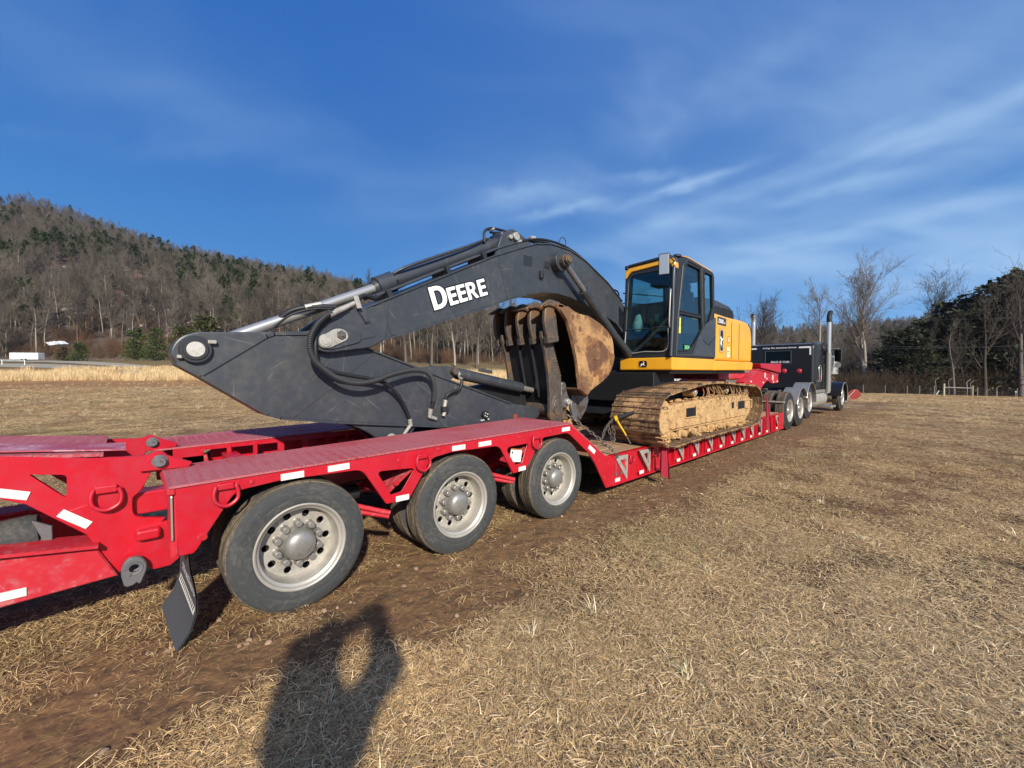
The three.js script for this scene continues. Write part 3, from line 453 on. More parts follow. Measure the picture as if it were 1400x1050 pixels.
  part('aluminium_cover', bx(9.9, 12.04, 1.70, 1.87, -1.86, -.56, .02), M.aluDull, T); part('neck_cross_rail', bx(9.9, 12.0, 1.56, 1.69, -1.84, -.58, .01), M.redDusty, T); part('neck_head', plate([[12.05, 1.945, .02], [13.85, 1.965, .02], [13.85, 1.70, .02], [12.12, 1.84, .02]], -.36, 1.72, { b: .012 }), M.red, T); for (let i = 0; i < 4; i++) part('head_bolt', disc(13.25 + i * .15, 1.675 - i * .012, -.415, .022, .03, 10), M.zinc, T);
  part('gooseneck_crossbeam', [bx(12.0, 12.2, .7, 1.3, -1.86, -.56, .02)], M.red, T);
  const badge = std({ roughness: .5, map: canvasTex(64, 64, (g) => { g.fillStyle = '#c80f22'; g.fillRect(0, 0, 64, 64); g.strokeStyle = '#f0e8e4'; g.lineWidth = 7; g.beginPath(); g.arc(32, 32, 22, 0, 7); g.stroke(); g.beginPath(); g.moveTo(22, 44); g.lineTo(32, 18); g.lineTo(44, 44); g.stroke(); }) });
  for (const x of [12.62, 13.28]) part('round_decal', keep(label(.18, .18).translate(x, x < 13 ? 1.635 : 1.565, -.414)), badge, T);
  for (const [x, y] of [[11.5, 1.47], [12.45, 1.43], [12.75, 1.53], [13.35, 1.43], [13.68, 1.44]]) part('reflective_strip', bx(x, x + .09, y, y + .035, -.42, -.416), M.white, T);
  // bolt heads, a side lamp and air lines
  const bolt = disc(0, 0, .012, .014, .014, 6, .003);
  for (const [x, y] of [[.32, .70], [.60, .995], [1.66, .985], [2.05, 1.03], [3.05, 1.03], [3.55, 1.04], [4.50, .56], [4.62, .33], [4.70, .50], [5.05, .5], [5.36, .5]]) piece('bolt_head', bolt, M.redDusty, T, [x, y, .0]);
  for (const [x, y] of [[1.64, .80], [.335, .70]]) part('marker_lamp', disc(x, y, .014, .024, .014, 16), M.lens, T);
  part('air_line', tube([[.5, .78, -.62], [1.1, .74, -.60], [1.6, .66, -.58], [2.3, .75, -.6], [3.0, .68, -.58], [3.9, .74, -.6], [4.6, .5, -.5]], .011, 60, 6), M.hose, T);
  part('air_line', tube([[.5, .72, -.60], [1.0, .60, -.57], [1.5, .72, -.58], [2.4, .62, -.57], [3.2, .7, -.58], [4.2, .6, -.55]], .009, 60, 6), M.hose, T);
  for (const x of [1.56, 2.97]) part('brake_chamber', [rod([x, .62, -.62], [x - .22, .60, -.62], .07, .07, 16)], M.slateDark, T);
  // mud flap behind the first wheel, blown back and curled
  {
    const pts = [[.262, .70], [.262, .60], [.268, .50], [.282, .42], [.296, .31], [.293, .23], [.262, .13], [.192, .03]], g = new THREE.BufferGeometry(), p = [], uv = [], ix = [];
    const n = pts.length; for (let i = 0; i < n; i++) for (const j of [0, 1]) { const w = .10 + .34 * sstep(.62, .40, pts[i][1]); const c = -.075 - (w - .1) * .44; const tw = sstep(.60, .28, pts[i][1]); p.push(pts[i][0] - (j ? .045 * tw : 0), pts[i][1] + (j ? .12 * tw : 0), c + (j ? -w / 2 : w / 2)); uv.push(j ? 0 : 1, 1 - i / (n - 1)); }
    for (let i = 0; i + 1 < n; i++) { const a = i * 2; ix.push(a, a + 1, a + 2, a + 2, a + 1, a + 3); }
    g.setAttribute('position', new THREE.Float32BufferAttribute(p, 3)); g.setAttribute('uv', new THREE.Float32BufferAttribute(uv, 2)); g.setIndex(ix); g.computeVertexNormals();
    const back = g.clone(); { const q = back.attributes.position; for (let i = 0; i < q.count; i++) q.setX(i, q.getX(i) + .009); }
    const mt = std({ roughness: .75, map: canvasTex(256, 512, (c) => { c.fillStyle = '#3b3e41'; c.fillRect(0, 0, 256, 512); const r = rng(9); for (let i = 0; i < 900; i++) { c.fillStyle = `rgba(150,140,120,${r() * .12})`; c.fillRect(r() * 256, r() * 512, 2 + r() * 9, 1 + r() * 3); } c.strokeStyle = '#d7d7d2'; c.lineWidth = 3; c.font = 'italic bold 62px serif'; c.save(); c.translate(34, 300); c.strokeText('Trailers', 0, 0, 196); c.restore(); c.fillStyle = '#b9b8ae'; c.fillRect(18, 352, 220, 36); c.fillStyle = '#4a4a46'; for (let i = 0; i < 12; i++) c.fillRect(28 + i * 17, 360, 10, 20); }) });
    part('mud_flap', [keep(g), keep(back)], mt, T);
    part('flap_hanger', [bx(.25, .28, .62, .95, -.13, -.03, .008)], M.slateDark, T);
  }
}
// red warning flags hanging off the deck edge
function makeFlag(x, z, top, drop, w, lbl, tri) {
  const t = thing('warning_flag', lbl, 'flag', [x, top, z], 'dark red cloth warning flags on the trailer');
  part('flag_rod', rod([x, top, z - .18], [x, top, z + .03], .009, .009, 8), M.steelGrey, t);
  const n = 14, m = 8, p = [], ix = []; for (let i = 0; i <= n; i++) for (let j = 0; j <= m; j++) { const v = i / n, u = j / m, ww = tri ? lerp(.03, w, v) : lerp(.12, w, Math.sqrt(v)); const fold = Math.sin(u * 9 + v * 1.5) * .028 * (.3 + v); p.push(x + (u - .5) * ww * .32 + fold, top - drop * v * (1 - .08 * Math.sin(u * 5)), z + fold * .4 + .05 * v + (u - .5) * ww * .42); }
  for (let i = 0; i < n; i++) for (let j = 0; j < m; j++) { const a = i * (m + 1) + j; ix.push(a, a + 1, a + m + 1, a + 1, a + m + 2, a + m + 1); }
  const g = new THREE.BufferGeometry(); g.setAttribute('position', new THREE.Float32BufferAttribute(p, 3)); g.setIndex(ix); g.computeVertexNormals(); part('flag_cloth', g, M.flag, t); return t;
}
makeFlag(5.93, .13, .70, .58, .36, 'dark red cloth flag hanging on the deck edge at the near end of the tracks');
makeFlag(10.85, .13, 1.20, .84, .34, 'tall dark red flag on the deck edge behind the far end of the tracks', true);

// ---------------------------------------------------------------- the red frame pinned behind the trailer
{
  const T = thing('rear_trailer_section', 'red hinged frame section pinned behind the lowboy trailer, cut by the left edge', 'trailer section', [-.4, 0, ZC]);
  const Zb = -.60;
  const side = [[-2.6, 1.40], [-.55, 1.235], [-.17, 1.17], [.02, 1.155], [.10, 1.15, .03], [.16, 1.185, .05], [.21, 1.13, .04], [.335, 1.075, .015], [.325, 1.05, .01], [.12, 1.03], [.06, .905, .05], [.02, .88, .03], [.02, .76, .04], [.06, .73, .03], [.19, .70], [.10, .60], [-.05, .38, .02], [-.15, .56], [-.20, .68], [-.31, .79], [-.45, .93], [-.56, .99], [-2.6, 1.55 - .5]];
  const hole = [[-.445, 1.115, .02], [-.275, 1.085, .03], [-.28, .935, .03], [-.30, .945, .02]];
  for (const [z, s] of [[Zb, 1], [-1.66, -1]]) {
    part('side_plate', plate(side, s > 0 ? z : z + .04, .04, { holes: [hole] }), M.red, T);
    part('hinge_pin', [disc(.165, 1.107, z + .075, .033, .13, 22), disc(.165, 1.107, z + .045, .045, .05, 22)], M.steelGrey, T);
    part('hinge_lug', plate([[.06, 1.05], [.10, 1.14, .04], [.165, 1.165, .06], [.23, 1.13, .04], [.345, 1.075, .01], [.32, 1.045]], z + .036, .03, { b: .004 }), M.red, T);
    part('lower_beam', [plate([[-2.6, .62], [-.56, .655], [-.16, .60], [-.06, .38], [-.56, .355], [-2.6, .18]], s > 0 ? z + .03 : z + .06, .09, { b: .008 })], M.redDusty, T);
    part('beam_flange', strip([[-2.6, .63], [-.56, .672], [-.15, .612]], z - .05, .26, .02), M.redDusty, T);
  }
  part('top_plate', (() => { const g = new THREE.BoxGeometry(2.1, .02, 1.05); g.rotateZ(-.098); return mv(g, -1.16, 1.285, -1.13); })(), M.redDeck, T);
  part('worn_top_cover', (() => { const g = new THREE.BoxGeometry(.75, .008, .36); g.rotateZ(-.105); return mv(g, -.38, 1.232, -.86); })(), std({ map: scaled(paintTex(256, '#a84a58', '#c9a6ae', .9, 131, { scratch: 20, scol: '#e2d2d2' }), .6), roughness: .6 }), T);
  part('receiver_beam', [bx(.0, .5, .74, .89, Zb - .22, Zb - .05, .01)], M.red, T);
  part('tail_bracket', [plate([[.03, .66], [.20, .68], [.205, .62], [.26, .40], [.21, .36], [.12, .36], [.0, .45]], Zb + .02, .04), bx(.03, .16, .585, .66, Zb + .01, Zb + .075, .02)], M.red, T);
  part('pull_eye', (() => { const s = shapeOf([[-.025, .315, .02], [-.045, .42, .05], [-.015, .49, .05], [.055, .49, .05], [.085, .42, .05], [.045, .315, .01], [.032, .335, .01], [.012, .318, .01]]); const h = new THREE.Path(); h.absarc(.02, .425, .026, 0, Math.PI * 2, true); s.holes.push(h); return [new THREE.ExtrudeGeometry(s, { depth: .035, bevelEnabled: true, bevelSize: .006, bevelThickness: .006, bevelSegments: 1 }).translate(0, 0, Zb + .05), latheZ([[.027, .044], [.044, .046], [.05, .0]], 22).translate(.02, .425, Zb + .05)]; })(), M.steelGrey, T);
  for (const [x0, y0, x1, y1] of [[-.60, 1.02, -.45, .965], [-.325, .835, -.20, .725]]) part('reflective_strip', (() => { const l = Math.hypot(x1 - x0, y1 - y0), g = bx(-l / 2, l / 2, -.025, .025, 0, .004); g.rotateZ(Math.atan2(y1 - y0, x1 - x0)); return mv(g, (x0 + x1) / 2 + .012, (y0 + y1) / 2 + .016, Zb + .002); })(), M.white, T);
  part('reflective_strip', bx(-.72, -.455, .395, .445, Zb + .032, Zb + .036), M.white, T);
  part('tie_down_ring', (() => { const x = -.105, y = .935, z = Zb; return [bx(x - .055, x + .055, y, y + .05, z - .002, z + .03, .01), tube([[x - .06, y + .03, z + .03], [x - .072, y - .02, z + .035], [x - .06, y - .075, z + .04], [x, y - .105, z + .042], [x + .06, y - .075, z + .04], [x + .072, y - .02, z + .035], [x + .06, y + .03, z + .03]], .013, 26, 8)]; })(), M.red, T);
  part('air_bag', latheZ([[.01, -.5], [.12, -.5], [.135, -.3], [.13, 0], [.12, .04], [.01, .04]], 26).rotateY(Math.PI / 2).rotateZ(.12).translate(-.46, .675, -.86), M.rubber, T);
  part('air_bag_bracket', [plate([[-.45, .80], [-.36, .74], [-.36, .62], [-.29, .575], [-.30, .56], [-.42, .56], [-.41, .68]], -.74, .02), bx(-.42, -.29, .555, .575, -.9, -.74)], M.steelGrey, T);
  part('cross_tube', [bx(-1.6, -1.4, .5, .65, -1.66, -.65, .01), bx(-.1, .02, .55, .7, -1.66, -.65, .01)], M.redDusty, T);
}
// ---------------------------------------------------------------- the excavator
const exc = thing('excavator', 'yellow and dark grey tracked excavator loaded on the red trailer, arm folded under its boom', 'excavator', [7.75, .6, ZC]);
{
  const T = exc;
  // ---- tracks: every shoe a piece
  const loop = [[5.95, .60], [5.66, .70], [5.52, .88], [5.50, 1.06], [5.57, 1.24], [5.72, 1.37], [6.0, 1.425], [6.4, 1.47], [7.0, 1.535], [7.5, 1.55], [8.0, 1.54], [8.6, 1.50], [9.2, 1.47], [9.65, 1.43], [9.88, 1.32], [9.99, 1.14], [9.98, .92], [9.86, .73], [9.6, .635], [8.6, .625], [7.6, .618], [6.6, .608]];
  const curve = new THREE.CatmullRomCurve3(loop.map(([x, y]) => V(x, y, 0)), true, 'centripetal');
  const shoeGeo = (() => { const gs = [bx(-.092, .098, -.026, -.012, -.40, .40)]; for (const [x, h] of [[-.086, .022], [.0, .020], [.088, .024]]) gs.push(plate([[x - .011, -.014], [x - .006, h - .014], [x + .006, h - .014], [x + .011, -.014]], .40, .80, { b: 0 })); gs.push(bx(-.09, .03, -.10, -.026, -.11, -.05), bx(-.09, .03, -.10, -.026, .05, .11)); const g = joined(gs); return g; })();
  const shoeVar = [0, 1, 2, 3].map((k) => { const g = shoeGeo.clone(), p = g.attributes.position; for (let i = 0; i < p.count; i++) { const x = p.getX(i), z = p.getZ(i), y = p.getY(i); p.setXYZ(i, x + .004 * (vnoise(z * 14 + k * 9, x * 20, k) - .5), y + .006 * (vnoise(z * 11 + k * 5, x * 16 + 4, k + 7) - .5), z + .006 * (vnoise(x * 30, k * 3.3, 5) - .5)); } g.computeVertexNormals(); return g; });
  const mudPad = [0, 1, 2].map((k) => { const g = new THREE.BoxGeometry(.15, .022, .76, 8, 1, 32), p = g.attributes.position; for (let i = 0; i < p.count; i++) { const x = p.getX(i), z = p.getZ(i), n = fbm(z * 9 + k * 7, x * 18 + k, 141, 4); const e = sstep(.5, .36, Math.abs(x) / .15) * sstep(.38, .28, Math.abs(z)); p.setY(i, p.getY(i) > 0 ? -.020 + e * (.004 + .026 * (n - .33)) : -.024); p.setX(i, x * 1.15); } g.computeVertexNormals(); return joined(g); });
  const NS = 54, r = rng(8);
  for (const zc of [-.10, -2.34]) {
    const G = sub('track', T, [7.75, .6, zc]);
    for (let i = 0; i < NS; i++) {
      const u = (i + .3) / NS, p = curve.getPointAt(u), t = curve.getTangentAt(u), a = Math.atan2(t.y, t.x);
      const o = piece('track_shoe', shoeVar[i % 4], i % 3 ? M.shoe : M.shoeSteel, G, [p.x, p.y, zc], [0, 0, a]);
      if (zc > -1 && r() < .8) { const q = shade(new THREE.Mesh(mudPad[i % 3], M.shoe)); q.name = 'caked_mud'; q.position.copy(o.position); q.rotation.copy(o.rotation); G.add(q); }
    }
    const zo = zc + (zc > -1 ? .24 : .10), side = zc > -1;
    part('track_frame', [plate([[5.82, .98, .1], [5.90, 1.17, .06], [6.12, 1.215, .05], [7.2, 1.25], [8.07, 1.262], [9.40, 1.265, .05], [9.70, 1.12, .05], [9.68, .88, .05], [9.30, .76, .05], [6.15, .80, .05], [5.92, .76, .06], [5.80, .86, .06]], zo + .02, .30, { b: .03, bs: 2 })], M.mud, T);
    part('frame_ledge', [bx(6.1, 9.35, .845, .875, zo, zo + .05, .01)], M.mud, T);
    part('idler_wheel', rod([5.93, 1.0, zo - .02], [5.93, 1.0, zo - .28], .31, .31, 26), M.mud, T);
    part('drive_sprocket', latheZ([[.01, .06], [.2, .06], [.22, .0], [.34, -.02], [.34, -.10], [.22, -.14], [.01, -.14]], 22).translate(9.55, 1.02, zo - .06), M.mud, T);
    for (let i = 0; i < 9; i++) { const x = 6.18 + i * .37; part('bottom_roller', latheZ([[.01, .075], [.045, .075], [.06, .05], [.062, .01], [.10, -.005], [.10, -.05], [.08, -.07], [.08, -.2], [.01, -.2]], 16).translate(x, .74, zo + .0), M.mud, T); }
    for (const x of [7.05, 8.45]) { part('top_roller', [rod([x, 1.38, zo - .01], [x, 1.38, zo - .2], .07, .07, 16)], M.mud, T); part('roller_cap', disc(x, 1.38, zo + .01, .045, .03, 16), M.zinc, T); }
    if (side) { for (const x of [6.65, 8.95]) part('step_pocket', [bx(x, x + .36, .985, 1.14, zo + .018, zo + .026, .002)], M.black, T); for (const x of [6.62, 9.33]) part('step_rim', bezel([[x, .98], [x + .4, .98], [x + .4, 1.145], [x, 1.145]], zo + .024, .012), M.mud, T); part('grease_port', bx(8.62, 8.72, 1.02, 1.14, zo + .018, zo + .027, .002), M.black, T); }
    // lumps of clay lying on the frame and along the rollers
    const lump = new THREE.IcosahedronGeometry(1, 2); { const p = lump.attributes.position; for (let i = 0; i < p.count; i++) { const k = .7 + .6 * vnoise(p.getX(i) * 2 + 5, p.getY(i) * 2 + p.getZ(i) * 2.7 + 5, 9); p.setXYZ(i, p.getX(i) * k, p.getY(i) * k, p.getZ(i) * k); } lump.computeVertexNormals(); }
    if (side) { const gs = []; for (let i = 0; i < 90; i++) { const x = 5.95 + 3.6 * r(), top = r() < .3, s = .02 + .05 * r() * r(); const g = lump.clone(); g.scale(s * 1.4, s * .7, s); g.rotateY(r() * 6); gs.push(mv(g, x, top ? 1.255 + r() * .01 : .655 + r() * .1, zo + (top ? -.25 + .25 * r() : -.08 + .13 * r()))); } tag(part('mud_lumps', gs, M.mud, T), null, null, null, 'stuff'); }
  }
  // dry roots caught on the top of the near track
  { const gs = []; for (let i = 0; i < 26; i++) { const x = 7.3 + 2.2 * r(), z = .22 - .1 * r(), y = 1.48; const d = (r() - .4) * .5; gs.push(tube([[x, y, z], [x + d * .5, y - .12 - r() * .1, z + .05], [x + d, y - .18 - r() * .14, z + .03 * r()]], .004 + .004 * r(), 8, 4)); } tag(part('caught_roots', gs, M.wood, T), null, null, null, 'stuff'); }
  // ---- undercarriage centre and slewing ring
  part('car_body', [plate([[6.5, .95], [6.7, 1.32], [8.8, 1.32], [9.0, .95], [8.4, .85], [7.1, .85]], -.45, 1.54, { b: .02 })], M.black, T);
  part('slewing_ring', new THREE.CylinderGeometry(.72, .72, .22, 40).translate(7.75, 1.42, ZC), M.black, T);
  part('house_underframe', bx(6.55, 10.0, 1.69, 1.76, -2.40, -.06, .02), M.black, T); part('belly_plate', bx(6.45, 7.2, 1.20, 1.72, -2.40, -.30, .02), M.black, T);
  // ---- the house
  part('cab_skirt', [plate([[6.49, 1.755, .03], [6.49, 1.965, .02], [8.2, 1.965], [8.2, 1.755]], .0, .98, { b: .02, bs: 2 })], M.yellow, T);
  part('lower_side_panel', [plate([[8.18, 1.755], [8.18, 1.94], [10.24, 1.94, .02], [10.27, 1.91, .02], [10.22, 1.765, .05]], .012, .3, { b: .02, bs: 2 })], M.yellow, T);
  part('engine_cover', [plate([[8.20, 1.945], [8.20, 2.84], [8.74, 2.82], [9.80, 2.81, .2], [10.16, 2.74, .2], [10.25, 2.50, .2], [10.25, 1.945]], -.002, .6, { b: .05, bs: 3 })], M.yellow, T);
  part('counterweight', (() => { const s = shapeOf([[9.70, -.08, .06], [10.22, -.08, .05], [10.46, -.50, .5], [10.62, ZC], [10.42, -1.99, .5], [10.10, -2.43, .24], [9.62, -2.45, .06]]); const g = new THREE.ExtrudeGeometry(s, { depth: .80, bevelEnabled: true, bevelSize: .05, bevelThickness: .05, bevelOffset: -.05, bevelSegments: 3, curveSegments: 10 }); g.rotateX(Math.PI / 2); return mv(g, -.06, 2.70, 0); })(), M.yellow, T);
  part('rear_seam', strip([[10.17, 1.96], [10.185, 2.45], [10.12, 2.66], [9.98, 2.755]], -.003, .014, .018), M.slateDark, T);
  for (const x of [9.0, 9.42]) part('panel_seam', bx(x, x + .012, 1.99, 2.72, -.004, .004), M.slateDark, T);
  part('far_side_cover', bx(7.9, 9.8, 1.76, 2.75, -2.43, -1.95, .05), M.yellow, T);
  part('upper_deck', bx(7.1, 9.8, 1.74, 2.6, -1.98, -.95, .02), M.black, T);
  part('engine_hood', [plate([[8.24, 2.76], [8.24, 3.20, .04], [9.0, 3.215], [9.75, 3.16, .1], [10.0, 3.03, .08], [10.03, 2.76]], -.30, 1.9, { b: .03, bs: 2 })], M.slate, T);
  for (let i = 0; i < 4; i++) part('hood_vent', plate([[8.72 + i * .31, 2.86], [8.70 + i * .31, 3.09], [8.97 + i * .305, 3.075], [8.98 + i * .305, 2.86]], -.288, .02), M.black, T);
  // ---- cab
  const Zl = -.005, Zr = -.93;
  const sideP = [[6.50, 1.965], [6.575, 3.43, .12], [6.70, 3.60, .12], [7.02, 3.665, .1], [8.06, 3.585, .08], [8.13, 3.5], [8.20, 1.965]];
  const door = [[6.88, 3.49, .05], [7.02, 3.555, .04], [7.50, 3.535, .04], [7.565, 2.735, .03], [6.72, 2.735, .02]], low = [[6.715, 2.69, .02], [7.57, 2.685, .03], [7.60, 2.46, .06], [7.31, 2.21, .08], [7.05, 2.09, .05], [6.66, 2.075, .04]], rear = [[7.655, 3.525, .03], [8.02, 3.515, .03], [8.075, 2.90, .05], [7.86, 2.55, .04], [7.735, 2.55, .04]];
  part('cab_side', plate(sideP, Zl, .05, { holes: [door, low, rear], b: .008 }), M.slateDark, T);
  part('cab_side', plate(sideP, Zr + .05, .05, { holes: [[[6.75, 3.45, .05], [7.95, 3.42, .05], [8.0, 2.5, .05], [6.66, 2.4, .05]]], b: .008 }), M.slateDark, T);
  for (const [n, p] of [['door_window', door], ['door_lower_window', low], ['rear_side_window', rear]]) { part(n, plate(p, Zl - .02, .006, { b: 0 }), M.glass, T); part('window_trim', bezel(p, Zl + .002, .011), M.hose, T); }
  part('far_window', plate([[6.75, 3.45], [7.95, 3.42], [8.0, 2.5], [6.66, 2.4]], Zr + .03, .006, { b: 0 }), M.glass, T);
  for (const [a, b] of [[3.02, 3.0], [3.2, 3.18]]) part('guard_bar', rod([6.55, b - .05, Zr - .03], [8.0, a + .05, Zr - .03], .011, .011, 6), M.hose, T);
  // door frame lines and the sculpted lower panel
  part('door_frame', bezel([[6.62, 2.0], [6.66, 2.6], [6.83, 3.50], [6.99, 3.61], [7.55, 3.585], [7.62, 2.62], [7.68, 2.42], [7.34, 2.02]], Zl + .004, .014), M.slate, T);
  part('lower_corner_panel', plate([[7.20, 2.0, .02], [7.45, 2.33, .1], [7.75, 2.60, .1], [8.19, 2.76, .04], [8.185, 2.0, .02]], Zl + .02, .03, { b: .012, bs: 2 }), M.slate, T);
  part('panel_crease', strip([[7.62, 2.30], [7.85, 2.22], [8.17, 2.38]], Zl + .018, .012, .02), M.slateDark, T);
  part('speaker_box', plate([[6.68, 2.10, .03], [6.70, 2.24, .04], [6.86, 2.38, .05], [6.98, 2.22, .04], [6.98, 2.09, .03]], Zl - .03, .1, { b: .01 }), M.black, T);
  part('door_handle', bx(7.585, 7.605, 3.05, 3.20, Zl, Zl + .03, .008), M.black, T);
  part('roof', [plate([[6.56, 3.47, .05], [6.64, 3.58, .08], [6.98, 3.675, .1], [8.02, 3.60, .06], [8.06, 3.55], [7.0, 3.60], [6.72, 3.50]], Zl - .045, .845, { b: .006 })], M.slateDark, T);
  part('roof_cover', [plate([[6.86, 3.655, .03], [7.0, 3.688, .05], [8.05, 3.61, .04], [8.08, 3.575], [7.0, 3.65]], Zl - .01, .91, { b: .01 })], M.yellow, T);
  part('roof_front_edge', [plateX([[Zr, 3.50, .05], [Zr + .03, 3.56, .05], [Zl - .05, 3.60, .06], [Zl + .006, 3.50, .03], [Zl + .006, 3.42], [Zl - .05, 3.42], [Zl - .09, 3.515, .05], [Zr + .10, 3.475, .06], [Zr + .02, 3.38], [Zr, 3.38]], 6.555, .12, { b: .012 })], M.yellow, T);
  part('visor', [plateX([[Zr + .08, 3.565], [Zr + .08, 3.605], [Zl - .08, 3.645, .02], [Zl - .08, 3.60]], 6.53, .25, { b: .008 })], M.slateDark, T);
  part('work_lamp', [bx(6.53, 6.60, 3.53, 3.60, Zr + .01, Zr + .08, .012)], M.slateDark, T); part('beacon_base', rod([6.86, 3.66, -.12], [6.86, 3.70, -.12], .075, .06, 16), M.slateDark, T);
  // front frame and windscreen, leaning slightly back
  const lean = (pts, x) => plateX(pts, x, .04, { b: .006 });
  const frontG = plateX([[Zr, 1.965], [Zr, 3.47, .06], [Zl, 3.50, .04], [Zl, 1.965]], 6.50, .045, { b: .006, holes: [[[Zr + .045, 2.04, .07], [Zl - .07, 2.06, .07], [Zl - .09, 3.42, .09], [Zr + .075, 3.42, .12]]] });
  { const p = frontG.attributes.position; for (let i = 0; i < p.count; i++) p.setX(i, p.getX(i) + .052 * (p.getY(i) - 1.965)); frontG.computeVertexNormals(); }
  part('front_frame', frontG, M.slateDark, T);
  const leanX = (g) => { const p = g.attributes.position; for (let i = 0; i < p.count; i++) p.setX(i, p.getX(i) + .052 * (p.getY(i) - 1.965)); g.computeVertexNormals(); return g; };
  part('windscreen', leanX(plateX([[Zr + .05, 2.47], [Zl - .08, 2.47], [Zl - .09, 3.42, .08], [Zr + .075, 3.42, .1]], 6.515, .006, { b: 0 })), M.glass, T);
  part('lower_windscreen', leanX(plateX([[Zr + .045, 2.05, .06], [Zl - .07, 2.06, .06], [Zl - .08, 2.45], [Zr + .05, 2.45]], 6.515, .006, { b: 0 })), M.glass, T);
  part('screen_seal', [rod([6.522, 2.46, Zr + .05], [6.522, 2.46, Zl - .08], .009, .009, 6)], M.hose, T);
  part('screen_trim', tube([[6.515, 2.44, Zr + .052], [6.497, 2.14, Zr + .055], [6.493, 2.06, Zr + .11], [6.494, 2.07, -.5], [6.494, 2.075, Zl - .13], [6.497, 2.14, Zl - .078], [6.513, 2.44, Zl - .084]], .009, 40, 6), M.zinc, T);
  part('front_pillar', tube([[6.47, 1.98, Zl - .012], [6.52, 2.7, Zl - .012], [6.565, 3.42, Zl - .02], [6.66, 3.58, Zl - .03]], .028, 20, 8), M.slate, T);
  part('grab_rail', tube([[6.45, 2.45, Zl - .03], [6.42, 2.5, Zl - .02], [6.45, 3.0, Zl - .02], [6.48, 3.06, Zl - .03]], .012, 16, 6), M.zinc, T);
  // inside
  part('cab_floor', bx(6.55, 8.15, 1.97, 2.02, Zr + .06, Zl - .06), M.mud, T); part('rear_wall', [bx(8.06, 8.12, 2.0, 2.62, Zr + .06, Zl - .06)], M.black, T);
  part('seat', [bx(7.25, 7.72, 2.45, 2.58, -.70, -.22, .05), (() => { const g = bx(-.06, .06, 0, .72, -.66, -.26, .05); g.rotateZ(-.15); return mv(g, 7.74, 2.52, 0); })(), (() => { const g = bx(-.05, .05, 0, .22, -.58, -.34, .04); g.rotateZ(-.12); return mv(g, 7.86, 3.18, 0); })(), bx(7.35, 7.65, 2.02, 2.45, -.62, -.30, .03)], std({ color: '#4d4f50', roughness: .9 }), T);
  for (const z of [-.80, -.12]) part('console', [bx(7.05, 7.75, 2.38, 2.66, z - .07, z + .07, .03), rod([7.1, 2.66, z], [7.08, 2.86, z], .014, .012, 8), bx(7.05, 7.11, 2.83, 2.93, z - .025, z + .025, .02)], M.slateDark, T);
  part('travel_levers', [rod([6.75, 2.05, -.42], [6.72, 2.62, -.44], .012, .012, 6), rod([6.75, 2.05, -.52], [6.72, 2.62, -.50], .012, .012, 6)], M.black, T);
  part('cup', [rod([6.86, 2.60, -.47], [6.86, 2.74, -.47], .035, .04, 14)], M.zinc, T); part('paper_bag', bx(6.80, 6.92, 2.54, 2.57, -.58, -.38, .01), M.aluDull, T);
  part('monitor', bx(6.78, 6.83, 2.62, 2.82, -.26, -.10, .02), M.black, T);
  part('sun_blind', [bx(6.62, 7.9, 3.40, 3.47, Zr + .06, Zl - .06, .02), bx(7.1, 7.4, 3.28, 3.42, -.75, -.35, .03)], M.black, T);
  part('white_bag', (() => { const g = new THREE.SphereGeometry(.10, 18, 12); const p = g.attributes.position; for (let i = 0; i < p.count; i++) { const k = .8 + .4 * vnoise(p.getX(i) * 14 + 9, p.getY(i) * 14 + p.getZ(i) * 9 + 9, 5); p.setXYZ(i, p.getX(i) * k, p.getY(i) * 1.4 * k + (p.getY(i) > .08 ? .06 : 0), p.getZ(i) * k); } g.computeVertexNormals(); return mv(g, 6.78, 2.56, -.80); })(), phy({ color: '#c9d2d0', transmission: .4, roughness: .7, thickness: 0 }), T);
  // decals
  const deer = (g, x, y, s, c) => { g.fillStyle = c; g.beginPath(); for (const [a, b] of [[-.75, .05], [-.55, -.25], [-.2, -.32], [.1, -.30], [.22, -.62], [.05, -.95], [.16, -.98], [.30, -.72], [.34, -.98], [.42, -.95], [.42, -.66], [.62, -.60], [.60, -.50], [.46, -.46], [.42, -.2], [.50, .05], [.85, .25], [.82, .34], [.42, .24], [.20, .10], [-.15, .12], [-.35, .3], [-.70, .62], [-.92, .66], [-.90, .58], [-.62, .40], [-.52, .18]]) g.lineTo(x + a * s, y + b * s); g.fill(); };
  part('deer_emblem', keep(label(.19, .46).translate(8.50, 2.335, .004)), std({ roughness: .4, map: canvasTex(128, 310, (g) => { g.fillStyle = '#e09a14'; g.fillRect(0, 0, 128, 310); const rr = (x, y, w, h, r, c) => { g.fillStyle = c; g.beginPath(); g.roundRect(x, y, w, h, r); g.fill(); }; rr(2, 2, 124, 306, 60, '#15161a'); rr(8, 8, 112, 294, 54, '#e7e4da'); rr(16, 16, 96, 278, 46, '#15161a'); g.save(); g.translate(64, 165); g.rotate(-1.1); deer(g, 0, 0, 78, '#f2f0ea'); g.restore(); }) }), T);
  part('model_plate', keep(label(.42, .15).rotateZ(-.03).translate(8.50, 2.705, .004)), std({ roughness: .5, map: canvasTex(256, 96, (g) => { g.fillStyle = '#34383c'; g.fillRect(0, 0, 256, 96); g.fillStyle = '#eeeeea'; g.font = 'italic bold 66px sans-serif'; g.fillText('250G', 14, 72); g.font = 'italic bold 36px sans-serif'; g.fillText('LC', 186, 72); }) }), T);
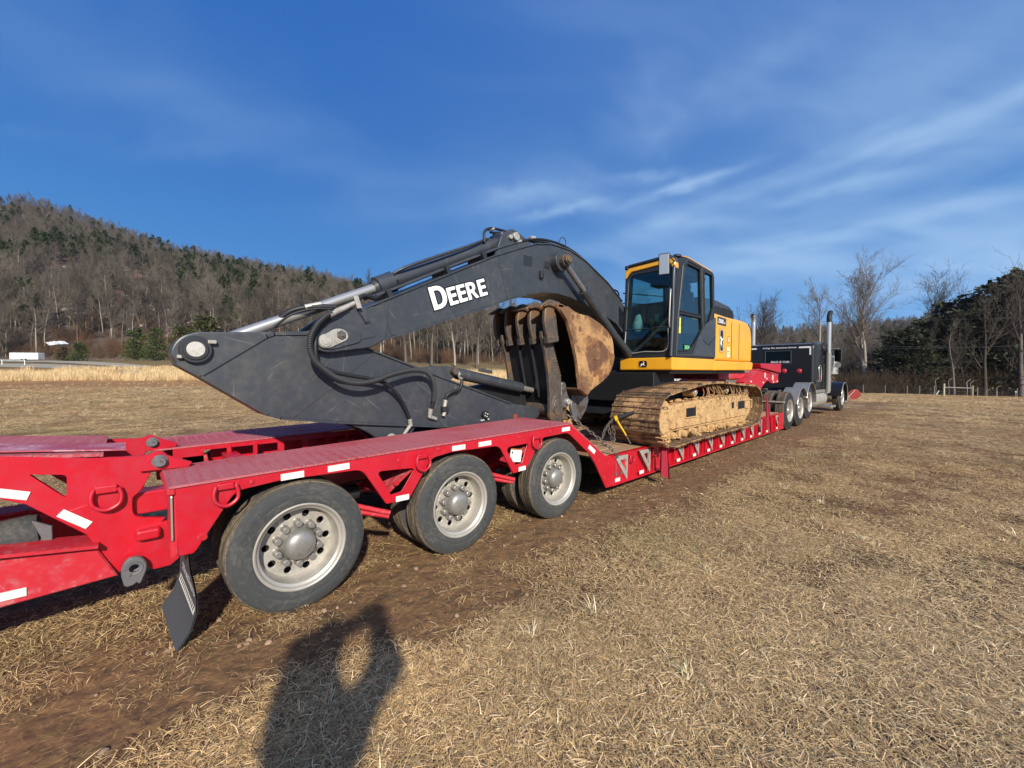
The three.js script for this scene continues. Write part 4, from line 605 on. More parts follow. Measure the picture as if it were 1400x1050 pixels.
  part('sticker', keep(label(.10, .14).translate(8.86, 2.37, .004)), std({ roughness: .5, map: canvasTex(64, 96, (g) => { g.fillStyle = '#e09a14'; g.fillRect(0, 0, 64, 96); g.fillStyle = '#2a2a2a'; g.fillRect(12, 8, 40, 10); g.fillRect(12, 76, 40, 8); g.fillStyle = '#dcd8cc'; g.fillRect(12, 20, 40, 54); g.fillStyle = '#a03a3a'; g.fillRect(26, 32, 14, 22); }) }), T);
  part('sticker', keep(label(.15, .20).translate(8.84, 2.12, .004)), std({ roughness: .5, map: canvasTex(64, 96, (g) => { g.fillStyle = '#d8dfc4'; g.fillRect(0, 0, 64, 96); g.fillStyle = '#e8d23a'; g.fillRect(22, 2, 22, 26); g.fillStyle = '#8a8f8a'; g.fillRect(8, 34, 48, 14); g.fillStyle = '#9ed09a'; g.fillRect(4, 54, 56, 22); }) }), T);
  part('yellow_sticker', keep(label(.10, .26).translate(6.755, 2.50, Zl - .012)), std({ roughness: .5, map: canvasTex(64, 160, (g) => { g.fillStyle = '#e8e04a'; g.fillRect(0, 0, 64, 160); g.fillStyle = '#8a8420'; g.fillRect(0, 76, 64, 3); for (let i = 0; i < 12; i++) g.fillRect(8, 10 + i * 12, 30 + (i * 7) % 18, 2); }) }), T);
  part('number_sticker', keep(label(.22, .11).translate(7.05, 2.145, Zl - .012)), std({ roughness: .5, map: canvasTex(128, 64, (g) => { g.fillStyle = '#0d2416'; g.fillRect(0, 0, 128, 64); g.fillStyle = '#7fdc9a'; g.font = 'bold 52px sans-serif'; g.fillText('2838', 5, 50, 118); }) }), T);
  part('front_emblem', keep(label(.16, .12).rotateY(-Math.PI / 2).translate(6.484, 1.86, -.52)), std({ roughness: .4, map: canvasTex(128, 96, (g) => { g.fillStyle = '#e09a14'; g.fillRect(0, 0, 128, 96); g.fillStyle = '#14151a'; g.beginPath(); g.roundRect(4, 4, 120, 88, 26); g.fill(); deer(g, 60, 56, 46, '#f2f0ea'); }) }), T);
  part('mirror', [(() => { const g = bx(-.015, .015, -.16, .16, -.08, .08, .03); g.rotateY(.30); return mv(g, 5.95, 3.34, .12); })()], M.slateDark, T); part('mirror_glass', (() => { const g = bx(-.006, .006, -.148, .148, -.068, .068, .003); g.rotateY(.30); return mv(g, 5.932, 3.335, .127); })(), M.chrome, T);
  part('mirror_arm', tube([[5.97, 3.36, .11], [6.2, 3.50, .06], [6.56, 3.52, -.01]], .012, 12, 6), M.slateDark, T);

  // ---- boom
  const zb = -.95, wb = .54;
  const boomP = [[1.80, 2.02, .05], [1.98, 2.055], [3.44, 2.565], [3.75, 2.685], [4.15, 2.815], [4.43, 2.88], [4.75, 2.905], [5.04, 2.885], [5.31, 2.83], [5.9, 2.71], [6.34, 2.57], [7.2, 1.95, .1], [7.35, 1.78, .1], [7.6, 1.8, .1], [7.62, 2.1, .1], [6.42, 3.03, .05], [6.05, 3.24], [5.43, 3.50], [5.04, 3.595], [4.63, 3.60], [4.3, 3.535], [3.95, 3.40], [3.52, 3.22], [1.80, 2.375, .03]];
  part('boom', plate(boomP, zb, wb, { b: .012, bs: 2 }), M.slate, T);
  part('boom_top_flange', strip([[1.80, 2.375], [3.52, 3.222], [3.95, 3.402], [4.3, 3.537], [4.63, 3.602], [5.04, 3.597], [5.43, 3.502], [6.05, 3.242], [6.5, 2.98]], zb - wb / 2, wb + .036, .016), M.slate, T);
  part('boom_bottom_flange', strip([[1.98, 2.055], [3.44, 2.563], [3.75, 2.683], [4.15, 2.813], [4.43, 2.878], [4.75, 2.903], [5.04, 2.883], [5.31, 2.828], [5.9, 2.708], [6.34, 2.568]], zb - wb / 2, wb + .03, .016), M.slate, T);
  const endP = [[1.275, 2.03, .05], [1.30, 1.95, .06], [1.40, 1.905, .06], [1.60, 1.935, .05], [1.86, 1.975], [2.02, 2.07], [2.06, 2.44], [1.84, 2.385], [1.66, 2.365], [1.49, 2.28], [1.30, 2.13, .06]];
  for (const z of [zb + .012, zb - wb + .07]) { part('boom_end_fork', plate(endP, z, .08, { b: .012, bs: 2 }), M.slate, T); }
  part('fork_doubler', plate([[1.29, 2.04, .06], [1.33, 1.955, .06], [1.45, 1.93, .05], [1.74, 2.02, .03], [1.76, 2.10, .03], [1.50, 2.17, .04], [1.33, 2.13, .06]], zb + .028, .03, { b: .008 }), M.slate, T);
  part('fork_doubler', plate([[1.29, 2.05, .06], [1.34, 1.97, .06], [1.50, 1.98, .04], [1.92, 2.09, .03], [1.88, 2.13, .03], [1.55, 2.24, .04], [1.34, 2.16, .06]], zb + .018, .02, { b: .006 }), M.slate, T);
  part('pin_plate', plate([[1.325, 2.035, .07], [1.345, 1.955, .06], [1.42, 1.945, .05], [1.62, 2.045, .05], [1.60, 2.13, .06], [1.50, 2.15, .05]], zb + .042, .014, { b: .004 }), M.zinc, T);
  part('pivot_pin', [disc(1.395, 2.02, zb + .052, .062, .03, 26), disc(1.395, 2.02, zb + .056, .04, .01, 20)], M.zinc, T); part('pin_bolt', [disc(1.542, 2.085, zb + .062, .045, .022, 6), disc(1.542, 2.085, zb + .072, .022, .015, 14)], M.steelGrey, T);
  part('boom_weld', strip([[3.60, 3.235], [3.755, 2.70]], zb, .012, .022), M.slate, T); part('boom_weld', strip([[1.99, 2.44], [2.10, 2.13]], zb, .012, .05), M.slate, T); part('boom_weld', strip([[6.22, 3.12], [6.17, 2.66]], zb, .012, .016), M.slate, T);
  // lettering on the boom: white letters on a slightly larger dark outline
  {
    const font = await new FontLoader().loadAsync('fonts/droid/droid_sans_bold.typeface.json'), wh = [], dk = []; let x = 0;
    for (const [ch, sz] of [['D', .262], ['E', .205], ['E', .205], ['R', .205], ['E', .205]]) {
      const shapes = font.generateShapes(ch, sz), f = new THREE.ExtrudeGeometry(shapes, { depth: .001, bevelEnabled: true, bevelSize: .0015, bevelThickness: .0005, bevelSegments: 1, curveSegments: 8 }), o = new THREE.ExtrudeGeometry(shapes, { depth: .001, bevelEnabled: true, bevelSize: .017, bevelThickness: .0005, bevelSegments: 2, curveSegments: 8 });
      f.computeBoundingBox(); const w = f.boundingBox.max.x, l = f.boundingBox.min.x; wh.push(mv(f, x - l, 0, .0022)); dk.push(mv(o, x - l, 0, 0)); x += w - l + .016;
    }
    const put = (gs) => gs.map((g) => { g.scale(.86 / x, 1, 1); g.rotateZ(Math.atan2(.29, .82)); return mv(g, 2.62, 2.432, zb + .0005); });
    put(wh).forEach((g) => part('letter', g, M.letter, T)); put(dk).forEach((g) => part('letter_outline', g, M.outline, T));
  }
  // arm cylinder on top of the boom, running to the arm pin
  const A0 = [3.95, 3.565, ZC], dirA = V(2.05 - 3.95, 2.655 - 3.565, 0).normalize(), PA = (t) => [3.95 + dirA.x * t, 3.565 + dirA.y * t, ZC], LA = Math.hypot(1.9, .91);
  part('cylinder_boss', [plate([[3.60, 3.24], [3.72, 3.55, .05], [3.88, 3.68, .06], [4.02, 3.665, .06], [4.30, 3.54], [4.0, 3.40]], ZC + .20, .06, { b: .01 }), plate([[3.60, 3.24], [3.72, 3.55, .05], [3.88, 3.68, .06], [4.02, 3.665, .06], [4.30, 3.54], [4.0, 3.40]], ZC - .14, .06, { b: .01 })], M.slate, T);
  part('cylinder_pin', [disc(3.95, 3.575, ZC + .25, .055, .05, 20)], M.zinc, T); part('pin_keeper', disc(3.86, 3.55, ZC + .235, .03, .03, 12), M.zinc, T);
  part('arm_cylinder', [rod(A0, PA(.30), .075, .085, 20), rod(PA(.26), PA(LA - .16), .088, .088, 26), rod(PA(LA - .2), PA(LA), .115, .115, 26), rod(PA(LA - .02), PA(LA + .04), .085, .075, 22), bx(3.78, 4.0, 3.46, 3.66, ZC - .12, ZC + .12, .05)], M.slate, T);
  for (let i = 0; i < 8; i++) { const a = i / 8 * 6.283, o = V(dirA.y, -dirA.x, 0).multiplyScalar(Math.cos(a) * .1).add(V(0, 0, Math.sin(a) * .1)), p = V(...PA(LA - .23)).add(o), q = V(...PA(LA - .17)).add(o); part('gland_bolt', rod(p, q, .016, .016, 8), M.slateDark, T); }
  part('cylinder_rod', rod(PA(LA), [.45, 1.915, ZC], .052, .052, 22), M.chrome, T);
  part('cylinder_pipe', tube([[3.62, 3.52, ZC + .02], [3.3, 3.36, ZC + .1], [2.3, 2.88, ZC + .1], [2.22, 2.82, ZC + .05]], .018, 20, 7), M.slate, T);
  // steel lines along the top of the boom
  for (const [dz, dy] of [[.20, .055], [.12, .06], [-.1, .055]]) part('oil_line', tube([[1.95, 2.47 + dy, ZC + dz], [2.33, 2.655 + dy, ZC + dz], [3.3, 3.135 + dy, ZC + dz], [3.75, 3.35 + dy, ZC + dz], [4.05, 3.475 + dy, ZC + dz]], .016, 40, 7), M.slate, T);
  for (const x of [2.1, 2.85, 3.4]) part('line_clamp', (() => { const g = bx(-.03, .03, 0, .09, -.03, .32, .008); g.rotateZ(.44); return mv(g, x, 2.375 + (x - 1.8) * .492, ZC - .06); })(), M.slateDark, T);
  for (const [dz, r0] of [[.20, .018], [.1, .02]]) part('hydraulic_hose', tube([[4.05, 3.53, ZC + dz], [4.3, 3.62, ZC + dz], [4.7, 3.675, ZC + dz], [5.2, 3.63, ZC + dz], [5.7, 3.45, ZC + dz], [6.1, 3.26, ZC + dz], [6.5, 3.03, ZC + dz]], r0, 40, 7), M.hose, T);
  part('hydraulic_hose', tube([[3.50, 3.43, ZC + .1], [3.51, 3.56, ZC + .08], [3.6, 3.64, ZC + .06], [3.9, 3.70, ZC], [4.1, 3.70, ZC - .02], [4.45, 3.68, ZC - .03], [4.75, 3.68, ZC - .03]], .018, 34, 7), M.hose, T);
  part('hydraulic_hose', tube([[3.75, 3.66, ZC - .08], [4.0, 3.70, ZC - .1], [4.3, 3.64, ZC - .1], [4.7, 3.65, ZC - .1]], .018, 24, 7), M.hose, T);
  for (const [x, y, z] of [[3.66, 3.655, ZC + .04], [4.02, 3.53, ZC + .2], [4.2, 3.59, ZC + .1], [4.3, 3.64, ZC + .2]]) part('hose_fitting', rod([x - .05, y - .012, z], [x + .05, y + .012, z], .027, .022, 8), M.zinc, T);
  part('wire_loop', tube([[4.80, 3.59, zb - .02], [4.81, 3.70, zb], [4.88, 3.755, zb], [4.95, 3.71, zb], [4.96, 3.60, zb - .02]], .006, 20, 5), M.hose, T);
  part('tail_hoop', tube([[6.55, 3.02, -1.3], [6.58, 3.22, -1.3], [6.72, 3.27, -1.3], [6.92, 3.24, -1.3], [6.95, 3.12, -1.3], [6.9, 2.8, -1.3]], .014, 24, 6), M.slateDark, T);
  part('boom_plate', bx(4.47, 4.57, 3.235, 3.33, zb, zb + .012, .004), M.slateDark, T); part('boom_plate', bx(4.05, 4.22, 3.20, 3.34, zb - .001, zb + .003, .001), M.slateDark, T); part('boom_lamp', [bx(4.36, 4.42, 3.06, 3.17, zb, zb + .05, .01), rod([4.44, 3.2, zb], [4.42, 3.1, zb + .03], .01, .01, 6)], M.slateDark, T);
  // boom cylinders
  for (const s of [1, -1]) {
    const z = ZC + s * .42, p = (t) => [lerp(4.72, 6.05, t), lerp(3.345, 2.33, t), z];
    part('boom_cylinder_pin', [disc(4.72, 3.345, s > 0 ? z + .11 : z + .08, .065, .19, 20), disc(4.72, 3.345, s > 0 ? z + .13 : z - .05, .05, .05, 6)], M.rustSteel, T); part('boom_boss', disc(4.72, 3.345, s > 0 ? z - .02 : z + .17, .14, .14, 26), M.slate, T);
    part('boom_cylinder_rod', rod(p(0), p(.45), .043, .043, 18), M.steelGrey, T); part('boom_cylinder', [rod(p(.36), p(.43), .078, .078, 20), rod(p(.42), p(1.0), .066, .066, 20), rod(p(1), [7.0, 1.72, z], .066, .066, 18)], M.slate, T);
    part('cylinder_eye', rod([4.72, 3.345, z - .055], [4.72, 3.345, z + .055], .085, .085, 20), M.rustSteel, T);
  }
  // ---- arm, folded in under the boom
  const za = -1.04, wa = .36;
  const armP = [[.262, 1.865, .04], [.285, 1.95, .05], [.345, 2.02, .06], [.44, 2.05], [.96, 2.085], [1.26, 2.11], [1.46, 2.16, .1], [1.66, 2.06], [1.86, 1.965], [2.63, 1.705], [3.89, 1.29], [4.42, 1.21, .05], [4.50, 1.12, .05], [4.42, 1.035, .05], [3.92, 1.03], [3.16, 1.058], [2.73, 1.075], [1.53, 1.225], [1.02, 1.305], [.92, 1.345], [.45, 1.69], [.30, 1.79]];
  part('arm', plate(armP, za, wa, { b: .012, bs: 2 }), M.slate, T);
  part('arm_flange', [...strip([[.30, 1.792], [.45, 1.69], [.93, 1.34], [1.03, 1.302], [1.53, 1.223], [2.73, 1.073], [3.16, 1.056], [3.92, 1.03]], za - wa / 2, wa + .045, .02)], M.slate, T);
  part('arm_flange', strip([[1.70, 2.035], [1.86, 1.967], [2.63, 1.707], [3.89, 1.292]], za - wa / 2, wa + .04, .018), M.slate, T);
  part('arm_rib', [...strip([[.45, 1.70], [.93, 2.045], [.99, 2.07], [1.27, 2.09]], za, .03, .03)], M.slate, T); part('arm_weld', strip([[1.15, 1.31], [1.93, 1.92]], za, .012, .016), M.slate, T);
  part('arm_pin_boss', [disc(.42, 1.905, za + .05, .085, .06, 30), disc(.42, 1.905, za + .04, .11, .04, 30)], M.slateDark, T); part('arm_pin', disc(.42, 1.905, za + .058, .062, .02, 28), M.pinGrey, T);
  part('pin_keeper', [bx(.50, .56, 1.955, 1.985, za, za + .045, .006), bx(.30, .335, 1.83, 1.86, za, za + .04, .008)], M.zinc, T);
  part('cylinder_lug', plate([[1.50, 1.24], [1.61, 1.205, .05], [1.83, 1.115, .1], [1.98, 1.0, .08], [2.05, .90, .05], [2.25, .90, .08], [2.45, 1.10]], za - .02, .06, { b: .008 }), M.slate, T); part('cylinder_lug', plate([[1.50, 1.24], [1.61, 1.205, .05], [1.83, 1.115, .1], [1.98, 1.0, .08], [2.05, .90, .05], [2.25, .90, .08], [2.45, 1.10]], za - wa + .08, .06, { b: .008 }), M.slate, T);
  part('lug_pin', disc(2.13, 1.0, za - .0, .05, .03, 18), M.zinc, T);
  part('bucket_cylinder', [rod([2.13, 1.0, ZC], [3.7, .93, ZC], .085, .085, 20)], M.slate, T); part('bucket_cylinder_rod', rod([3.7, .93, ZC], [4.95, .95, ZC], .045, .045, 16), M.chrome, T);
  part('arm_knob', [disc(3.42, 1.165, za + .05, .05, .05, 20)], M.black, T); for (let i = 0; i < 4; i++) part('knob_bolt', disc(3.42 + .024 * Math.cos(i * 1.57 + .4), 1.168 + .024 * Math.sin(i * 1.57 + .4), za + .06, .011, .012, 10), M.zinc, T);
  for (const [x, y] of [[3.40, 1.10], [3.48, 1.105], [3.37, 1.095]]) part('grease_nipple', disc(x, y, za + .03, .014, .03, 10), M.zinc, T);
  part('arm_end_shim', [disc(3.98, 1.10, za + .012, .04, .02, 18)], std({ color: '#8a3a22', roughness: .8 }), T);
  // hoses looping over the arm
  const h1 = [[1.55, 2.33, -.90], [1.42, 2.27, -.87], [1.32, 2.18, -.86], [1.25, 2.06, -.85], [1.235, 1.95, -.85], [1.27, 1.84, -.85], [1.36, 1.75, -.85], [1.48, 1.665, -.85], [1.65, 1.615, -.85], [1.83, 1.63, -.85], [2.07, 1.705, -.86], [2.33, 1.745, -.88], [2.50, 1.71, -.90], [2.60, 1.57, -.93], [2.61, 1.38, -.97], [2.59, 1.26, -1.0]];
  const cc = new THREE.CatmullRomCurve3(h1.map((p) => V(...p)));
  part('armoured_hose', tube(h1, .022, 120, 8), M.hose, T);
  { const coil = [], N = 150; for (let i = 0; i < N; i++) { const u = .05 + .9 * i / N, p = cc.getPointAt(u), t = cc.getTangentAt(u); const g = new THREE.TorusGeometry(.0245, .0052, 4, 10); g.applyQuaternion(new THREE.Quaternion().setFromUnitVectors(V(0, 0, 1), t)); coil.push(mv(g, p.x, p.y, p.z)); } tag(part('hose_coil', coil, std({ color: '#4a4c4e', roughness: .45, metalness: .3 }), T), null, null, null, 'stuff'); }
  part('hydraulic_hose', tube([[1.45, 2.24, -.94], [1.33, 2.1, -.92], [1.30, 1.95, -.9], [1.33, 1.8, -.9], [1.47, 1.725, -.90], [1.65, 1.685, -.91], [1.83, 1.655, -.92], [2.01, 1.60, -.93], [2.15, 1.48, -.95], [2.26, 1.32, -.98], [2.33, 1.17, -1.0]], .02, 70, 8), M.hose, T);
  part('hydraulic_hose', tube([[1.05, 2.2, -1.22], [1.18, 2.31, -1.15], [1.38, 2.36, -1.1], [1.55, 2.37, -1.08]], .026, 24, 8), M.hose, T); part('hydraulic_hose', tube([[1.02, 2.14, -1.15], [1.15, 2.26, -1.08], [1.35, 2.33, -1.04], [1.5, 2.34, -1.02]], .012, 24, 6), M.hose, T);
  for (const [a, b, r0] of [[[2.59, 1.30, -.99], [2.585, 1.20, -1.01], .028], [[2.585, 1.205, -1.01], [2.68, 1.17, -1.02], .024], [[2.32, 1.20, -.995], [2.335, 1.12, -1.0], .026], [[2.335, 1.13, -1.0], [2.27, 1.03, -1.03], .022], [[1.42, 2.26, -.875], [1.60, 2.36, -.90], .03], [[1.58, 2.35, -.9], [1.72, 2.43, -.93], .024], [[1.28, 2.345, -1.12], [1.42, 2.39, -1.1], .028]]) part('hose_fitting', rod(a, b, r0, r0 * .9, 10), M.zinc, T);
  part('oil_line', tube([[1.68, 2.42, -.93], [1.80, 2.50, -.96], [1.92, 2.49, -1.0], [2.02, 2.55, -1.03], [2.3, 2.70, -1.05]], .022, 24, 8), M.hose, T);
  part('clamp_plate', plate([[1.655, 2.47], [1.705, 2.48], [1.745, 2.36], [1.695, 2.35]], -.885, .014), M.zinc, T); part('clamp_bracket', strip([[1.71, 2.36], [1.80, 2.22], [1.84, 2.24]], zb + .01, .03, .018), M.slateDark, T);
  // ---- thumb cylinder, its bracket and hose
  part('thumb_bracket', [plate([[2.45, 1.765], [2.86, 1.80, .02], [3.02, 1.78, .04], [3.05, 1.69, .04], [2.9, 1.60], [2.6, 1.71]], ZC + .12, .05, { b: .006 }), plate([[2.45, 1.765], [2.86, 1.80, .02], [3.02, 1.78, .04], [3.05, 1.69, .04], [2.9, 1.60], [2.6, 1.71]], ZC - .07, .05, { b: .006 })], M.slate, T);
  part('thumb_pin', [rod([2.97, 1.735, ZC - .16], [2.97, 1.735, ZC + .2], .045, .045, 16)], M.rustSteel, T);
  part('thumb_cylinder', [rod([2.98, 1.735, ZC], [3.16, 1.70, ZC], .06, .075, 18), rod([3.12, 1.705, ZC], [4.26, 1.495, ZC], .075, .075, 22), plate([[3.45, 1.735], [3.68, 1.70], [3.68, 1.745], [3.48, 1.775]], ZC + .05, .04)], M.slate, T); part('thumb_cylinder_rod', rod([4.26, 1.495, ZC], [4.5, 1.45, ZC], .04, .04, 14), M.chrome, T);
  part('hydraulic_hose', tube([[3.05, 1.70, -1.12], [3.04, 1.66, -1.02], [3.03, 1.58, -.99], [2.98, 1.51, -.98], [2.88, 1.485, -.98], [2.81, 1.44, -.99], [2.80, 1.36, -1.0]], .02, 30, 8), M.hose, T);
  for (const [a, b] of [[[3.05, 1.72, -1.1], [3.035, 1.63, -1.0]], [[2.80, 1.39, -1.0], [2.785, 1.31, -1.0]], [[2.785, 1.25, -1.0], [2.77, 1.20, -1.0]]]) part('hose_fitting', rod(a, b, .026, .024, 10), M.zinc, T);
  part('shut_off_valve', [bx(2.75, 2.83, 1.245, 1.315, za, za + .07, .01)], M.slateDark, T);
  // ---- bucket
  const zk = -.60, zk2 = -1.84;
  const bk = [[4.36, 2.60, .02], [4.40, 2.675, .03], [4.51, 2.655], [4.72, 2.585], [4.84, 2.56], [5.12, 2.545, .2], [5.42, 2.45, .2], [5.68, 2.30, .2], [5.745, 2.06, .2], [5.71, 1.87, .15], [5.60, 1.69, .1], [5.43, 1.59], [5.17, 1.49], [5.02, 1.37, .02], [4.85, 1.47, .02], [4.81, 1.69], [4.78, 1.86], [4.68, 2.17], [4.55, 2.45], [4.43, 2.55]];
  for (const z of [zk, zk2 + .04]) part('bucket_side', plate(bk, z, .04, { b: .006 }), M.bucket, T);
  part('side_cutter', plate([[4.40, 2.585], [4.56, 2.645], [4.72, 2.585], [4.84, 2.56], [4.885, 2.26], [4.99, 1.92], [5.17, 1.50], [5.02, 1.375], [4.85, 1.47], [4.81, 1.69], [4.78, 1.86], [4.68, 2.17], [4.55, 2.45]], zk + .022, .026, { b: .006 }), M.bucket, T);
  part('wear_plate', plate([[4.80, 2.30], [5.16, 2.26, .1], [5.42, 2.18, .1], [5.58, 2.04, .1], [5.73, 1.995], [5.71, 1.87, .1], [5.60, 1.69, .1], [5.43, 1.59], [5.10, 1.44], [4.93, 1.9]], zk + .018, .022, { b: .006 }), M.bucketRust, T);
  part('maker_badge', [latheZ([[.01, .006], [.075, .006], [.085, .012], [.095, .012], [.1, .0]], 24).translate(5.24, 2.0, zk + .018), ...[-.03, 0, .03].map((y) => bx(5.19, 5.29, 2.0 + y - .008, 2.0 + y + .008, zk + .02, zk + .03, .003))], M.bucket, T);
  part('bucket_shell', (() => { const pts = [[4.42, 2.645], [4.51, 2.635], [4.84, 2.55], [5.12, 2.54], [5.42, 2.44], [5.66, 2.29], [5.735, 2.06], [5.70, 1.87], [5.59, 1.69], [5.43, 1.60], [5.17, 1.50], [5.02, 1.385], [4.86, 1.48]]; return strip(pts, (zk + zk2) / 2, zk - zk2 - .06, .03); })(), M.soil, T); part('bucket_back_skin', (() => { const pts = [[4.42, 2.665], [4.51, 2.655], [4.84, 2.57], [5.12, 2.56], [5.43, 2.46], [5.68, 2.30], [5.755, 2.06], [5.72, 1.87], [5.605, 1.675], [5.44, 1.585], [5.17, 1.48]]; return strip(pts, (zk + zk2) / 2, zk - zk2 - .08, .012); })(), M.bucket, T);  // inner skin coloured dark to stand for shade inside the bucket, not caked earth
  part('bucket_lip', bx(4.37, 4.50, 2.61, 2.665, zk2, zk, .012), M.bucket, T);
  for (let i = 0; i < 5; i++) { const z = [-.66, -.93, -1.19, -1.44, -1.70][i] - .03; part('bucket_tooth', plate([[4.48, 2.70, .02], [4.28, 2.72, .02], [4.10, 2.62, .01], [4.09, 2.59, .01], [4.28, 2.63], [4.48, 2.61]], z + .04, .075, { b: .012 }), M.rustSteel, T); }
  // bucket ears and the links down to the arm
  part('bucket_ear', plate([[5.10, 1.50], [5.02, 1.38], [4.98, 1.20, .06], [5.06, .98, .06], [5.20, .95, .06], [5.36, 1.12, .06], [5.43, 1.28, .04], [5.40, 1.36]], -.86, .06, { b: .01 }), M.steelGrey, T); part('bucket_ear', plate([[5.10, 1.50], [5.02, 1.38], [4.98, 1.20, .06], [5.06, .98, .06], [5.20, .95, .06], [5.36, 1.12, .06], [5.43, 1.28, .04], [5.40, 1.36]], -1.52, .06, { b: .01 }), M.steelGrey, T);
  part('ear_pin', rod([5.17, 1.04, -1.62], [5.17, 1.04, -.83], .045, .045, 16), M.steelGrey, T);
  part('idler_link', plate([[4.74, 1.58, .04], [4.83, 1.575, .04], [4.88, 1.38, .06], [4.95, 1.28, .06], [4.87, 1.18, .06], [4.76, 1.20, .06], [4.73, 1.38]], -.84, .06, { b: .01 }), M.steelGrey, T); part('link_pin', [disc(4.86, 1.28, -.80, .045, .05, 18)], M.zinc, T); part('idler_link', plate([[4.74, 1.58, .04], [4.83, 1.575, .04], [4.88, 1.38, .06], [4.95, 1.28, .06], [4.87, 1.18, .06], [4.76, 1.20, .06], [4.73, 1.38]], -1.54, .06, { b: .01 }), M.steelGrey, T);
  part('power_link', plate([[4.72, 1.15, .05], [4.85, 1.18], [5.1, 1.13], [5.22, 1.04, .05], [5.12, .96, .05], [4.8, 1.0, .05]], -1.0, .4, { b: .02 }), M.rustSteel, T);
  // ---- thumb: two toothed plates, a recessed web, five hooked tines
  const serr = (x0, y0, x1, y1, n, d) => { const o = []; for (let i = 0; i < n; i++) { const a = i / n, b = (i + .5) / n; o.push([lerp(x0, x1, a), lerp(y0, y1, a)], [lerp(x0, x1, b) + d, lerp(y0, y1, b) + d * .2]); } return o; };
  const thumbP = [[4.71, 1.0, .05], ...serr(4.665, 1.40, 4.665, 1.66, 3, 0), ...serr(4.655, 1.66, 4.56, 1.90, 6, .022), ...serr(4.56, 1.90, 4.46, 2.15, 6, .022), [4.45, 2.24, .02], [4.25, 2.30, .02], [4.255, 2.20], [4.33, 1.98], [4.39, 1.69], [4.42, 1.4], [4.42, 1.05, .06], [4.55, .97, .06]];
  for (const [z, n] of [[-.785, 0], [-1.62, 1]]) { part('thumb_plate', plate(thumbP, z, .055, { b: .006 }), M.rustSteel, T); part('thumb_boss', [latheZ([[.01, .03], [.06, .03], [.075, .022], [.085, .022], [.095, .012], [.12, .012], [.13, .0], [.13, -.05]], 26).scale(1, 1.7, 1).translate(4.565, 1.18, z + .005)], M.rustSteel, T); }
  part('thumb_web', (() => { const g = new THREE.BoxGeometry(.03, 1.05, .80); g.rotateZ(.23); return mv(g, 4.47, 1.76, -1.22); })(), M.black, T); part('link_guard', plate([[3.3, 1.50], [4.05, 1.60], [4.45, 1.52], [4.5, 1.1], [3.95, 1.16]], -1.31, .2, { b: .02 }), M.black, T);
  for (const z of [-1.10, -1.36]) part('web_rib', (() => { const g = bx(-.03, .02, -.46, .40, -.012, .012, .004); g.rotateZ(.23); return mv(g, 4.44, 1.80, z); })(), M.slateDark, T);
  part('thumb_crossbar', bx(4.36, 4.46, 2.16, 2.34, -1.66, -.80, .02), M.black, T); part('thumb_lower_tube', rod([4.55, 1.18, -1.7], [4.55, 1.18, -.74], .08, .08, 18), M.rustSteel, T);
  const tine = [[4.30, 2.13, .015], [4.485, 2.165, .015], ...serr(4.485, 2.24, 4.43, 2.54, 7, .016), [4.41, 2.60], [4.40, 2.70, .02], [4.33, 2.735, .04], [4.26, 2.69, .05], [4.215, 2.56, .05], [4.205, 2.42, .05], [4.24, 2.28]];
  for (let i = 0; i < 5; i++) { const z = [-.70, -.985, -1.235, -1.485, -1.74][i]; part('thumb_tine', plate(tine, z + .01, .066, { b: .012, bs: 1 }), M.rustSteel, T); part('tine_pad', plate([[4.27, 2.115, .01], [4.49, 2.15, .01], [4.49, 2.23], [4.245, 2.21]], z + .02, .086, { b: .01 }), M.rustSteel, T); }
}
